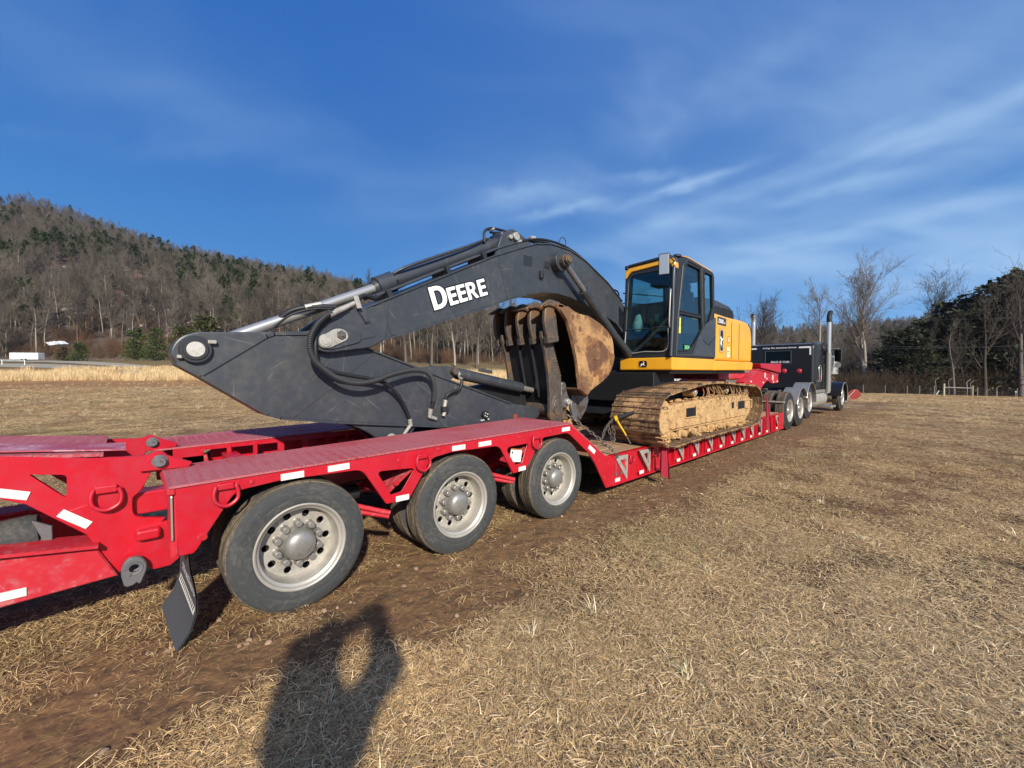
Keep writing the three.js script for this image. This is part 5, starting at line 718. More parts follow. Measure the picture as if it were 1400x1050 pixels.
// ---------------------------------------------------------------- the black road tractor
{
  const T = thing('road_tractor', 'black sleeper road tractor with two chrome exhaust stacks, coupled to the red trailer', 'truck', [16.5, .2, ZC]);
  const Y0 = .14, R = .52;
  const tyreD = tyreGeo(R, .298, .27, 44), treadD = treadBand(R, .27), steerDisc = discGeo(.262, 10, .208, .024);
  const bright = M.alu;
  for (const [x, y] of [[13.37, .66], [14.47, .67], [15.52, .80]]) {
    part('drive_axle', rod([x, y, -.2], [x, y, -2.24], .08, .08, 12), M.black, T);
    for (const [z, f] of [[0, 1], [ZF, -1]]) { for (const k of x > 15 ? [0] : [0, 1]) { const w = makeWheel(T, [x, y, z - f * (.005 + k * .33)], f, x, { tyre: tyreD, disc: steerDisc, rimMat: bright, inner: k > 0, tyreMat: M.rubberDark }); const b = shade(new THREE.Mesh(treadD, M.tread)); b.name = 'tread'; w.add(b); } }
    // full fenders over the wheels
    const arc = []; for (let i = 0; i <= 14; i++) { const a = lerp(x < 14 ? 1.15 : -.35, 2.6, i / 14) + (x < 14 ? .0 : .3); arc.push([x + Math.cos(a) * .60, y + Math.sin(a) * .60]); }
    for (const z of [-.16, -2.28]) if (x > 13.5) part('fender', strip(arc, z, .40, .012), M.aluDull, T);
    if (x > 13.5) part('fender_edge', tube(arc.map(([a, b]) => [a, b, .045]), .012, 24, 5), M.chrome, T);
  }
  part('fender_end', bx(12.95, 13.5, .92, .96, -2.4, -1.7), M.aluDull, T);
  part('mud_guard', [plate([[12.88, .93], [13.0, .95], [13.08, .72], [13.02, .70]], -.02, .35)], M.aluDull, T); part('mud_guard_bar', bx(12.86, 12.93, .90, .935, -1.5, -.02, .01), M.zinc, T);
  for (const [z, f] of [[-.02, 1], [ZF + .02, -1]]) { const w = makeWheel(T, [20.82, .72, z], f, .3, { tyre: tyreD, disc: steerDisc, rimMat: M.alu, tyreMat: M.rubberDark }); const b = shade(new THREE.Mesh(treadD, M.tread)); b.name = 'tread'; w.add(b); }
  part('chassis_rail', bx(13.0, 21.4, .78, 1.03, -.92, -.82, .01), M.black, T); part('chassis_rail', bx(13.0, 21.4, .78, 1.03, -1.62, -1.52, .01), M.black, T);
  part('fifth_wheel', [new THREE.CylinderGeometry(.48, .48, .08, 30).translate(13.9, 1.17, ZC)], M.black, T); part('rear_crossmember', bx(13.0, 13.1, .75, 1.05, -1.6, -.85, .01), M.black, T); part('deck_plate', bx(15.7, 16.75, 1.05, 1.07, -2.2, -.25), M.aluDull, T);
  // sleeper with rounded edges
  const sx0 = 16.70, sx1 = 18.02, z1 = -.14, z0 = -2.30;
  part('sleeper', (() => { const g = plate([[sx0, 1.17, .04], [sx0, 2.60, .1], [sx0 + .14, 2.70, .1], [sx1, 2.78, .03], [sx1, 1.12, .03]], z1, z1 - z0, { b: .09, bs: 4 }); return g; })(), M.gloss, T);
  part('roof_trim', tube([[sx0 + .03, 2.665, z0 + .09], [sx0 + .03, 2.675, ZC], [sx0 + .03, 2.665, z1 - .09]], .012, 20, 6), M.aluDull, T);
  part('rear_window', plateX([[-1.58, 2.0, .06], [-1.58, 2.45, .06], [-.80, 2.45, .06], [-.80, 2.0, .06]], sx0 - .012, .03, { b: .004 }), M.glassDark, T);
  part('window_gasket', bezel([[-1.58, 2.0], [-1.58, 2.45], [-.80, 2.45], [-.80, 2.0]].map(([z, y]) => [z, y]), 0, .014).map((g) => g.rotateY(-Math.PI / 2).translate(sx0 - .016, 0, 0)), M.slate, T);
  const script = (t, w, h, f) => std({ roughness: .4, map: canvasTex(512, 96, (g) => { g.fillStyle = '#0a0b0c'; g.fillRect(0, 0, 512, 96); g.fillStyle = '#eceae6'; g.textAlign = 'center'; g.font = f; g.fillText(t, 256, 66, 500); }) });
  part('sleeper_lettering', keep(label(1.05, .13).rotateY(-Math.PI / 2).translate(sx0 - .006, 2.565, -1.16)), script('Living The American Dream', 1, 1, 'italic bold 52px serif'), T);
  part('window_lettering', keep(label(.62, .11).rotateY(-Math.PI / 2).translate(sx0 - .0155, 2.065, -1.13)), script('Rock & Cole', 1, 1, 'italic bold 78px serif'), T);
  for (const [a, b] of [[-.58, -.24], [-2.2, -1.86]]) part('reflective_strip', bx(sx0 - .006, sx0 - .001, 2.53, 2.585, a, b), M.white, T);
  part('reflective_strip', bx(sx0 - .006, sx0 - .001, 2.30, 2.53, -.28, -.235), M.white, T);
  for (const z of [-1.0, -.56]) { part('marker_lamp', latheZ([[.001, .03], [.05, .025], [.075, .01], [.08, 0]], 20).rotateY(-Math.PI / 2).translate(sx0 - .002, 1.76, z), M.lens, T); }
  part('side_vent', bx(17.3, 17.36, 2.1, 2.45, z1 - .002, z1 + .006), M.slateDark, T);
  part('grab_handle', tube([[17.05, 1.42, z1 + .0], [17.05, 1.42, z1 + .06], [17.05, 1.9, z1 + .06], [17.3, 1.92, z1 + .06], [17.3, 1.4, z1 + .06], [17.3, 1.40, z1]], .014, 34, 6), M.chrome, T);
  part('side_lamp', disc(17.62, 1.55, z1 + .02, .07, .03, 18), M.lens, T);
  part('side_step', [bx(16.75, 18.0, 1.02, 1.12, -.35, -.06, .02)], M.aluDull, T); part('fuel_tank', rod([16.3, .80, -.33], [18.2, .80, -.33], .29, .29, 28), M.alu, T); for (const x of [16.5, 17.1, 17.7, 18.1]) part('tank_strap', rod([x, .80, -.33], [x + .05, .80, -.33], .297, .297, 28), M.chrome, T);
  part('fuel_tank', rod([16.3, .80, -2.1], [18.2, .80, -2.1], .29, .29, 28), M.alu, T); part('tank_end', latheZ([[.001, .06], [.2, .04], [.29, 0]], 24).rotateY(-Math.PI / 2).translate(16.3, .8, -.33), M.chrome, T); part('cab_step', [bx(18.7, 19.5, .42, .5, -.4, -.0, .02)], M.chrome, T);
  // stacks
  for (const [x, z, top] of [[18.12, -.02, 3.52], [18.12, -2.42, 3.62]]) { part('exhaust_stack', [rod([x, 1.0, z], [x, top, z], .074, .074, 20)], M.chrome, T); part('stack_tip', tube([[x, top - .05, z], [x, top + .10, z], [x + .06, top + .22, z + .0], [x + .2, top + .32, z]].map((p) => z < -1 ? [2 * x - p[0], p[1], p[2]] : p), .076, 14, 16), z < -1 ? M.chrome : M.black, T); part('heat_shield', [rod([x - .01, 1.05, z], [x - .01, 2.4, z], .092, .092, 20, true)], M.aluDull, T); part('stack_bracket', bx(x - .2, x, 2.45, 2.5, z < -1 ? z : z - .12, z < -1 ? z + .12 : z), M.slateDark, T); }
  part('air_cleaner', [rod([19.3, 1.65, -.12], [19.3, 2.25, -.12], .19, .19, 24)], M.chrome, T); part('cleaner_cap', rod([19.3, 2.25, -.12], [19.3, 2.33, -.12], .19, .1, 24), M.chrome, T);
  // cab, bonnet, front fenders
  part('cab', plate([[18.0, 1.1], [18.0, 2.62, .05], [19.0, 2.62, .1], [19.35, 2.1], [19.4, 1.1]], -.24, 1.96, { b: .05, bs: 3 }), M.gloss, T); part('side_window', plate([[18.3, 2.0], [18.3, 2.5], [18.9, 2.5], [19.15, 2.05]], -.232, .02), M.glassDark, T);
  part('bonnet', plate([[19.3, 1.1], [19.3, 2.05, .05], [21.5, 1.9, .1], [21.6, .9]], -.62, 1.2, { b: .1, bs: 4 }), M.gloss, T); part('grille', bx(21.6, 21.66, .85, 1.85, -1.75, -.7, .03), M.chrome, T); part('front_bumper', bx(21.7, 21.8, .45, .85, -2.42, -.02, .04), M.chrome, T);
  for (const z of [-.17, -2.27]) { const arc = []; for (let i = 0; i <= 18; i++) { const a = lerp(-.25, 3.0, i / 18); arc.push([20.82 + Math.cos(a) * .63, .72 + Math.sin(a) * .60]); } part('front_fender', strip(arc, z, .42, .03), M.gloss, T); if (z > -1) part('fender_bead', tube(arc.map(([a, b]) => [a, b, z + .22]), .014, 24, 5), M.chrome, T); }
  for (const [z, s] of [[.12, 1], [-2.56, -1]]) { part('door_mirror', [bx(18.92, 19.02, 2.1, 2.56, z - .11, z + .11, .04)], M.slateDark, T); part('mirror_glass', bx(18.905, 18.915, 2.14, 2.52, z - .09, z + .09, .004), M.glassDark, T); part('round_mirror', rod([18.92, 1.98, z], [19.0, 1.98, z], .1, .08, 18), M.chrome, T); part('mirror_bracket', [rod([18.97, 2.6, z - s * .3], [18.97, 2.58, z], .014, .014, 6), rod([18.97, 1.9, z - s * .3], [18.97, 1.92, z], .014, .014, 6), rod([18.97, 1.9, z], [18.97, 2.6, z], .014, .014, 6)], M.chrome, T); part('cowl_lamp', rod([19.2, 1.78, z - s * .1], [19.32, 1.78, z - s * .1], .07, .06, 14), M.chrome, T); }
}
// red cloth flag standing off the front bumper corner
{ const t = thing('bumper_flag', 'small red flag beyond the front wheel of the black truck', 'flag', [22.0, .75, .12]); part('flag_pole', rod([21.72, .60, -.05], [22.2, .98, .18], .012, .012, 6), M.zinc, t); const g = new THREE.CircleGeometry(.23, 8), p = g.attributes.position; for (let i = 0; i < p.count; i++) p.setZ(i, .05 * Math.sin(p.getX(i) * 11 + p.getY(i) * 4)); g.rotateZ(.5); g.rotateY(-.8); g.computeVertexNormals(); part('flag_cloth', mv(g, 22.22, .80, .16), std({ color: '#8e3630', roughness: .9 }), t); }
// ---------------------------------------------------------------- trees: tapered limbs, real twigs
class Limbs {
  constructor() { this.p = []; this.n = []; this.ix = []; }
  seg(a, b, r0, r1, sides) {
    const d = b.clone().sub(a).normalize(), u = Math.abs(d.y) > .9 ? V(1, 0, 0) : V(0, 1, 0), e = u.cross(d).normalize(), f = d.clone().cross(e), base = this.p.length / 3;
    for (const [q, r] of [[a, r0], [b, r1]]) for (let i = 0; i < sides; i++) { const t = i / sides * 6.2832, c = Math.cos(t), s = Math.sin(t), nx = e.x * c + f.x * s, ny = e.y * c + f.y * s, nz = e.z * c + f.z * s; this.p.push(q.x + nx * r, q.y + ny * r, q.z + nz * r); this.n.push(nx, ny, nz); }
    for (let i = 0; i < sides; i++) { const j = (i + 1) % sides; this.ix.push(base + i, base + j, base + sides + i, base + j, base + sides + j, base + sides + i); }
  }
  geo() { const g = new THREE.BufferGeometry(); g.setAttribute('position', new THREE.Float32BufferAttribute(this.p, 3)); g.setAttribute('normal', new THREE.Float32BufferAttribute(this.n, 3)); g.setAttribute('uv', new THREE.Float32BufferAttribute(new Float32Array(this.p.length / 3 * 2).map((_, i) => i & 1 ? this.p[(i >> 1) * 3 + 1] : this.p[(i >> 1) * 3] + this.p[(i >> 1) * 3 + 2]), 2)); g.setIndex(this.ix); return g; }
}
// o: h height, r trunk radius, clear share of bare trunk, n children per level, spread, up
function bareTree(seed, o) {
  const r = rng(seed), trunk = new Limbs(), crown = new Limbs(), S = [o.sides ?? 6, 4, 3, 3, 3];
  const grow = (a, d, len, r0, lv) => {
    const L = lv ? crown : trunk, nseg = lv === 0 ? 7 : lv === 1 ? 4 : lv === 2 ? 3 : 2; let p = a.clone(), dir = d.clone(), rad = r0; const tipR = lv === 0 ? r0 * .16 : Math.max(o.twig, r0 * .3);
    for (let s = 0; s < nseg; s++) {
      const t1 = (s + 1) / nseg, q = p.clone().addScaledVector(dir, len / nseg), nr = lerp(r0, tipR, t1);
      L.seg(p, q, rad, nr, S[lv]);
      const kids = lv >= o.depth ? 0 : Math.round((lv === 0 ? (t1 > o.clear ? o.n[0] : 0) : o.n[lv]) * (.6 + r() * .8));
      for (let k = 0; k < kids; k++) {
        const f = r(), at_ = p.clone().lerp(q, f), az = r() * 6.2832, tilt = (lv === 0 ? lerp(o.tilt[0], o.tilt[1], t1) : .45 + r() * .55) * (.8 + r() * .4);
        const e = V(1, 0, 0).cross(dir).lengthSq() > .02 ? V(1, 0, 0).cross(dir).normalize() : V(0, 0, 1), g2 = dir.clone().cross(e);
        const nd = dir.clone().multiplyScalar(Math.cos(tilt)).addScaledVector(e, Math.sin(tilt) * Math.cos(az)).addScaledVector(g2, Math.sin(tilt) * Math.sin(az)); nd.y += o.up; nd.normalize();
        const cl = len * (lv === 0 ? lerp(o.side, .22, Math.max(0, (t1 - o.clear) / (1 - o.clear))) : .52) * (.65 + r() * .6), cr = Math.max(o.twig, Math.min(lerp(rad, nr, f) * (lv === 0 ? .5 : .62), cl * .03));
        grow(at_, nd, cl, cr, lv + 1);
      }
      p = q; rad = nr; dir = dir.clone().add(V((r() - .5) * o.bend, (r() - .5) * o.bend * .4 + (lv ? o.up * .35 : 0), (r() - .5) * o.bend)).normalize();
    }
  };
  grow(V(0, -.3, 0), V((r() - .5) * .12, 1, (r() - .5) * .12).normalize(), o.h, o.r, 0);
  if (o.fork) { const d = V((r() - .5) * .8, 1, (r() - .5) * .8).normalize(); grow(V(0, o.h * .2, 0), d, o.h * .75, o.r * .7, 0); }
  return { trunk: trunk.geo(), crown: crown.geo() };
}
// evergreens: boughs carrying many small needle sprays
function everGreen(seed, o) {
  const r = rng(seed), trunk = new Limbs(), p = [], n = [], c = [], ix = [];
  trunk.seg(V(0, -.3, 0), V(0, o.h * .5, 0), o.r, o.r * .65, 6); trunk.seg(V(0, o.h * .5, 0), V(0, o.h * .96, 0), o.r * .65, .02, 5);
  const spray = (x, y, z, s, dx, dy, dz) => { const b = p.length / 3, k = .55 + r() * .7; const a1 = r() * 6.28, u = V(Math.cos(a1), (r() - .5) * .9, Math.sin(a1)).normalize(), v = V(dx, dy, dz).normalize(), nn = u.clone().cross(v).normalize(); for (const [i, j] of [[-.5, 0], [.5, 0], [.32, 1], [-.32, 1]]) { p.push(x + u.x * s * i + v.x * s * j, y + u.y * s * i + v.y * s * j, z + u.z * s * i + v.z * s * j); n.push(nn.x, nn.y, nn.z); const q = .8 + .2 * j; c.push(k * q, k * q, k * q * .9); } ix.push(b, b + 1, b + 2, b, b + 2, b + 3); };
  for (let i = 0; i < o.boughs; i++) {
    const t = Math.pow(r(), o.low ?? 1), y = lerp(o.clear * o.h, o.h * .98, t), az = r() * 6.2832, reach = o.w * Math.pow(1 - Math.max(0, (y / o.h - o.clear) / (1 - o.clear)), o.shape) * (.55 + r() * .6) + .12, rise = o.rise * reach * (r() - .3);
    const tip = V(Math.cos(az) * reach, y + rise, Math.sin(az) * reach); if (o.limb) trunk.seg(V(0, y - reach * .2, 0), tip, .03, .01, 3);
    for (let k = 0; k < o.sprays; k++) { const f = Math.sqrt(r()), s = o.s * (.6 + r() * .8), jx = (r() - .5) * reach * .55, jz = (r() - .5) * reach * .55, jy = (r() - .5) * o.thick; spray(tip.x * f + jx, lerp(y, tip.y, f) + jy, tip.z * f + jz, s, Math.cos(az) + (r() - .5) * 1.4, (r() - .35) * 1.3, Math.sin(az) + (r() - .5) * 1.4); }
  }
  const g = new THREE.BufferGeometry(); g.setAttribute('position', new THREE.Float32BufferAttribute(p, 3)); g.setAttribute('normal', new THREE.Float32BufferAttribute(n, 3)); g.setAttribute('color', new THREE.Float32BufferAttribute(c, 3)); g.setIndex(ix);
  return { trunk: trunk.geo(), crown: g };
}
const BK = { dim: std({ color: '#37302a', roughness: 1 }), grey: std({ color: '#625b52', roughness: .95 }), pale: std({ color: '#988f7f', roughness: .95 }), brown: std({ color: '#463d35', roughness: .95 }), twig: std({ color: '#50483f', roughness: 1 }), twigPale: std({ color: '#6e655a', roughness: 1 }) };
const needle = (c) => std({ color: c, vertexColors: true, roughness: .9 });
const ND = { pine: needle('#46532f'), cedar: needle('#4f5f2c'), dark: needle('#414630') };
function makeTree(name, geo, mt, mc, lbl, group) { const t = thing(name, lbl, 'tree', [0, 0, 0], group); const a = shade(new THREE.Mesh(geo.trunk, mt)); a.name = 'trunk'; const b = shade(new THREE.Mesh(geo.crown, mc)); b.name = 'crown'; t.add(a, b); return t; }
function place(proto, first, p, turn, s, sy) { const o = first ? proto : proto.clone(); if (!first) { o.name = numbered(proto.name.replace(/_\d+$/, '')); scene.add(o); } o.position.copy(p); o.rotation.y = turn; o.scale.set(s, sy ?? s, s); return o; }

// ---------------------------------------------------------------- wooded hills round the field
const RID = [[-700, 300], [-300, 272], [0, 283], [50, 281], [100, 297], [150, 316], [200, 333], [250, 348], [300, 357], [350, 368], [400, 380], [450, 391], [490, 402], [550, 422], [610, 432], [660, 436], [720, 440], [800, 446], [900, 452], [1050, 458], [1120, 454], [1200, 448], [1260, 442], [1330, 430], [1450, 428], [1700, 430], [2300, 440]];
const rid = (px) => { let i = 1; while (i < RID.length - 1 && RID[i][0] < px) i++; const [a, ya] = RID[i - 1], [b, yb] = RID[i]; return lerp(ya, yb, Math.min(1, Math.max(0, (px - a) / (b - a)))); };
const footD = (px) => lerp(118, 150, sstep(700, 1100, px)), topD = (px) => lerp(430, 470, sstep(300, 900, px));
function hillAt(px, v) {            // v 0 at the foot, 1 on the ridge, beyond 1 the far side
  const fd = footD(px), td = topD(px), d = lerp(fd, td, v), far = px > 1400 ? 1400 + (px - 1400) * .7 : px, P = at(far, 525, d), top = at(far, rid(px), td).y, base = ground(P.x, P.z) * 0 + lerp(4.6, -2.4, sstep(500, 1000, px));
  P.y = v <= 1 ? lerp(base, top, Math.pow(v, lerp(1.05, 1.5, sstep(500, 1000, px)))) : top - (v - 1) * 120;
  const k = sstep(0, .25, v) * sstep(1.05, .8, v); P.y += k * (16 * (fbm(P.x * .012, P.z * .012, 301, 4) - .5) + 5 * (fbm(P.x * .05, P.z * .05, 305, 3) - .5)); if (v < .03) P.y -= 2.5 * (1 - v / .03); return P;
}
{
  const nu = 190, nv = 46, pos = [], col = [], uv = [], idx = [];
  for (let i = 0; i <= nu; i++) for (let j = 0; j <= nv; j++) {
    const px = lerp(-700, 2300, i / nu), v = j / nv * 1.25, P = hillAt(px, v); pos.push(P.x, P.y, P.z); uv.push(P.x / 9, P.z / 9);
    const a = fbm(P.x * .03, P.z * .03, 311, 4), b = fbm(P.x * .11, P.z * .11, 313, 4); let c = mix3([.085, .062, .045], [.15, .108, .076], b); c = mix3(c, [.21, .115, .08], sstep(.50, .64, a) * .8); c = mix3(c, [.25, .18, .12], sstep(.68, .76, b) * .5); if (px > 1000) c = mix3(c, [.20, .19, .10], sstep(.12, .02, v)); col.push(...c);
    if (i < nu && j < nv) { const k = i * (nv + 1) + j; idx.push(k, k + 1, k + nv + 1, k + 1, k + nv + 2, k + nv + 1); }
  }
  const g = new THREE.BufferGeometry(); g.setAttribute('position', new THREE.Float32BufferAttribute(pos, 3)); g.setAttribute('color', new THREE.Float32BufferAttribute(col, 3)); g.setAttribute('uv', new THREE.Float32BufferAttribute(uv, 2)); g.setIndex(idx); g.computeVertexNormals();
  const o = shade(new THREE.Mesh(g, std({ vertexColors: true, roughness: 1, map: dataTex(256, (u, v) => grey(.6 + .5 * fbm(u * 20, v * 20, 315, 4, 20)), true) }))); o.name = 'hills'; o.userData.kind = 'structure'; scene.add(o);
}
const farBare = [0, 1, 2, 3, 4].map((k) => bareTree(500 + k, { h: 1 * 14, r: .2, clear: .35, n: [2, 2, 2, 0], depth: 3, tilt: [1.05, .5], side: .30, up: .22, bend: .22, twig: .03, sides: 4 }));
const farPine = [0, 1, 2].map((k) => everGreen(520 + k, { h: 15, r: .18, clear: .42, w: 3.2, boughs: 46, sprays: 18, s: .52, shape: .55, rise: .5, thick: .9 }));
const midBare = [0, 1, 2, 3, 4, 5].map((k) => bareTree(540 + k, { h: 17, r: .21, clear: .42, n: [2.4, 2.2, 2.4, 0], depth: 3, tilt: [1.0, .5], side: .30, up: .25, bend: .2, twig: .02, sides: 5 }));
{
  const r = rng(61), bare_ = [], pines = [], col = () => { const k = .75 + r() * .6; return [k, k * (.93 + r() * .1), k * (.88 + r() * .14)]; };
  for (let i = 0; i < 12500; i++) {
    const px = lerp(-420, 1950, r()), v = Math.pow(r(), .85) * 1.03; if (v < .06) continue; const P = hillAt(px, v), n = fbm(P.x * .022, P.z * .022, 331, 3), left = px < 600, clearing = left && v < .34 && (fbm(P.x * .03, P.z * .03, 311, 4) > .50 || (v < .2 && px > 60)); if (clearing && r() < .72) continue;
    const pine = n > (left ? lerp(.62, px < 380 ? .42 : .48, sstep(.16, .34, v) * sstep(.8, .6, v)) : .54) ? r() < .6 : r() < .035, s = lerp(1.0, .62, v) * (.7 + r() * .55);
    (pine ? pines : bare_).push({ x: P.x, y: P.y - .3, z: P.z, a: r() * 6.28, s, sy: s * (.85 + r() * .35), c: pine ? (() => { const k = .7 + r() * .6; return [k, k, k * .9]; })() : col() });
  }
  const mk = (L) => L.map((g) => { const m = mergeGeometries([g.trunk, g.crown]); return m; });
  scatter('far_woods', mk(farBare), std({ color: '#625a50', roughness: 1 }), bare_, 'stuff', 'grey brown leafless woods covering the hillsides', 'woods');
  scatter('far_pines', farPine.map((g) => g.crown), ND.pine, pines, 'stuff', 'dark green pine crowns among the bare hillside woods', 'woods');
  scatter('pine_trunks', farPine.map((g) => g.trunk), BK.brown, pines, 'stuff', 'trunks of the hillside pines', 'woods');
  // undergrowth at the foot
  const bush = [0, 1, 2].map((k) => { const L = new Limbs(), q = rng(700 + k); for (let i = 0; i < 60; i++) { const a = q() * 6.28, t = q() * .8, l = .8 + q() * 1.6, b = V((q() - .5) * 1.6, 0, (q() - .5) * 1.6), d = V(Math.cos(a) * t, 1, Math.sin(a) * t).normalize(), e = b.clone().addScaledVector(d, l); L.seg(b, e, .022, .012, 3); L.seg(e, e.clone().addScaledVector(V(Math.cos(a + 1) * .7, .6, Math.sin(a + 1) * .7), .6), .012, .008, 3); } return L.geo(); });
  const und = []; for (let i = 0; i < 2600; i++) { const px = lerp(-200, 1500, r()), v = .02 + .3 * Math.pow(r(), 1.6), P = hillAt(px, v); const k = .7 + r() * .6; und.push({ x: P.x, y: P.y - .1, z: P.z, a: r() * 6.28, s: .7 + r(), c: r() < .35 ? [k * 1.0, k * .74, k * .62] : [k, k * .92, k * .82] }); }
  scatter('undergrowth', bush, std({ color: '#64513f', roughness: 1 }), und, 'stuff', 'brown leafless undergrowth along the foot of the hills', 'undergrowth');
  // single trees one can tell apart along the foot of the left hill and behind the excavator
  const protos = midBare.map((g, k) => makeTree('bare_tree', g, k % 2 ? BK.pale : BK.grey, k % 2 ? BK.twigPale : BK.twig, k % 2 ? 'pale trunked leafless tree in the woods along the foot of the hill' : 'grey trunked leafless tree in the woods along the foot of the hill', k % 2 ? 'pale trunked trees along the foot of the hills' : 'grey trunked trees along the foot of the hills'));
  let cnt = 0; const seen = new Set();
  const put = (px, v, s, k) => { const P = hillAt(px, v); place(protos[k], !seen.has(k), P, r() * 6.28, s, s * (.9 + r() * .25)); seen.add(k); cnt++; };
  for (let i = 0; i < 170; i++) { const px = lerp(-60, 1010, (i + r()) / 170), v = .015 + .19 * Math.pow(r(), 1.3); if (px > 80 && px < 235 && v < .05) continue; put(px, v, (.7 + r() * .45), Math.floor(r() * 6)); }
}
{
  const r = rng(88);
  const lone = (name, seed, px, py, depth, hpx, o, mt, mc, lbl) => { const P = at(px, py, depth), h = hpx / F0 * depth; P.y = Math.min(P.y, ground(P.x, P.z) + 1); const g = bareTree(seed, { h, r: h * .02, clear: .25, n: [2.0, 1.9, 2.0, 1.6], depth: 4, tilt: [.85, .35], side: .46, up: .26, bend: .22, twig: .012, sides: 7, ...o }); const t = makeTree(name, g, mt, mc, lbl); t.position.copy(P); t.rotation.y = seed; return t; };
  lone('bare_tree', 903, 1182, 533, 62, 146, { fork: true, clear: .32, side: .42, tilt: [.7, .4] }, BK.pale, BK.twigPale, 'tall pale forked leafless tree standing behind the fence, right of the truck');
  lone('bare_tree', 911, 1131, 530, 72, 118, { clear: .3, side: .45 }, BK.grey, BK.twigPale, 'broad leafless tree rising directly behind the chrome stack of the truck');
  lone('bare_tree', 917, 1040, 520, 95, 100, { fork: true, clear: .25, side: .5 }, BK.grey, BK.twig, 'dark leafless tree rising behind the yellow engine cover and the far stack');
  lone('bare_tree', 923, 1276, 535, 85, 128, { fork: true, clear: .35, side: .4, tilt: [.6, .3] }, BK.grey, BK.twig, 'slender leafless tree left of the dark evergreen bank, twin stems against the sky');
  lone('bare_tree', 929, 1302, 535, 82, 132, { clear: .3, side: .5 }, BK.grey, BK.twig, 'leafless tree with spreading top above the dark evergreen bank');
  lone('bare_tree', 931, 1304, 545, 52, 92, { clear: .3, side: .4, tilt: [.9, .6], n: [1.4, 1.5, 1.5, 1] }, BK.grey, BK.twig, 'crooked pale leafless tree in front of the evergreens, behind the field gate');
  lone('bare_tree', 937, 1160, 528, 80, 70, { clear: .1, side: .6 }, BK.brown, BK.twig, 'short spreading leafless tree between the truck mirror and the tall forked tree');
  lone('bare_tree', 941, 1215, 535, 75, 84, { clear: .1, side: .6, tilt: [1.1, .6] }, BK.brown, BK.twig, 'low dark leafless tree leaning right, beside the tall forked tree');
  lone('bare_tree', 947, 6, 497, 124, 80, { clear: .08, side: .55, tilt: [1.2, .5], n: [3.4, 2.6, 2.6, 2] }, BK.grey, BK.twigPale, 'wide bushy grey leafless tree at the left edge above the white trailer');
  lone('bare_tree', 953, 1345, 548, 55, 128, { clear: .3, n: [1.3, 1.5, 1.5, 1] }, BK.brown, BK.twig, 'dark leafless tree at the right, inside the evergreen bank');
  lone('bare_tree', 957, 1378, 548, 58, 150, { clear: .3, n: [1.3, 1.5, 1.5, 1] }, BK.brown, BK.twig, 'tall dark leafless tree near the right edge, above the evergreens');
  lone('bare_tree', 959, 1396, 548, 54, 165, { clear: .25, n: [1.3, 1.5, 1.5, 1] }, BK.grey, BK.twig, 'tallest leafless tree at the right edge');
  // bare wood behind the thumb, under the boom: taller front trees
  for (const [px, s, lbl] of [[520, 901, 'pale leafless tree seen through the gap under the boom, farthest left there'], [555, 902, 'leafless tree with white trunk under the middle of the boom'], [590, 904, 'leafless tree under the boom left of the thumb cylinder'], [622, 905, 'white trunked leafless tree directly above the thumb cylinder'], [652, 906, 'leafless tree under the boom nearest the bucket']]) lone('bare_tree', s, px, 498, 104, 78 + (s % 5) * 5, { clear: .35 }, s % 2 ? BK.pale : BK.grey, s % 2 ? BK.twigPale : BK.twig, lbl);
  // evergreens
  const cedarG = [0, 1, 2].map((k) => everGreen(560 + k, { h: 1, r: .03, clear: .04, w: .36, boughs: 160, sprays: 26, s: .038, shape: .62, rise: .5, thick: .05, low: 1.15 }));
  const cedar = (px, py, depth, hpx, wk, k, m, lbl) => { const P = at(px, py, depth), h = hpx / F0 * depth; P.y = ground(P.x, P.z) - .05; const t = makeTree('evergreen_tree', cedarG[k], BK.brown, m, lbl); t.position.copy(P); t.rotation.y = px; t.scale.set(h * wk, h, h * wk); };
  cedar(109, 495, 112, 25, 1.0, 0, ND.cedar, 'small round green cedar bush right of the white trailer'); cedar(86, 494, 116, 19, 1.1, 1, needle('#6a5a3c'), 'brownish bush between the white trailer and the small cedar');
  cedar(187, 496, 112, 44, .72, 1, ND.cedar, 'dark green cedar at the foot of the hill, left one of the pair'); cedar(214, 497, 112, 44, .72, 2, ND.cedar, 'yellow green cedar at the foot of the hill, right one of the pair'); cedar(248, 498, 114, 46, .8, 0, needle('#545427'), 'olive green cedar partly hidden by the end of the arm'); cedar(280, 498, 120, 58, 1.0, 1, needle('#575a29'), 'yellow green cedar rising above the end of the arm');
  const darkG = [0, 1, 2].map((k) => everGreen(580 + k, { h: 1, r: .02, clear: .06, w: .34, boughs: 250, sprays: 30, s: .028, shape: .7, rise: .3, thick: .04, low: 1.1 }));
  const bank = [[1212, 540, 66, 60, 1.0], [1232, 542, 60, 88, 1.05], [1252, 543, 58, 74, 1.1], [1268, 545, 66, 96, 1.0], [1288, 546, 62, 104, 1.0], [1307, 546, 68, 122, .95], [1322, 547, 60, 112, 1.05], [1340, 548, 66, 134, .95], [1356, 548, 60, 124, 1.0], [1374, 549, 66, 150, .95], [1392, 549, 60, 148, 1.0], [1412, 550, 60, 168, 1.0], [1440, 552, 62, 170, 1.0], [1475, 554, 62, 175, 1.0]];
  bank.forEach(([px, py, dp, hpx, wk], i) => { const P = at(px, py, dp), h = (hpx + 6) / F0 * dp; P.y = ground(P.x, P.z) - .4; const t = makeTree('evergreen_tree', darkG[i % 3], BK.brown, ND.dark, 'dark evergreen tree in the dense bank at the right edge of the field', 'dark evergreens at the right edge of the field'); if (i === 1) t.userData = { label: 'dark evergreen at the left end of the bank, behind the fence', category: 'tree' }; t.position.copy(P); t.rotation.y = i * 1.7; t.scale.set(h * wk, h, h * wk); });
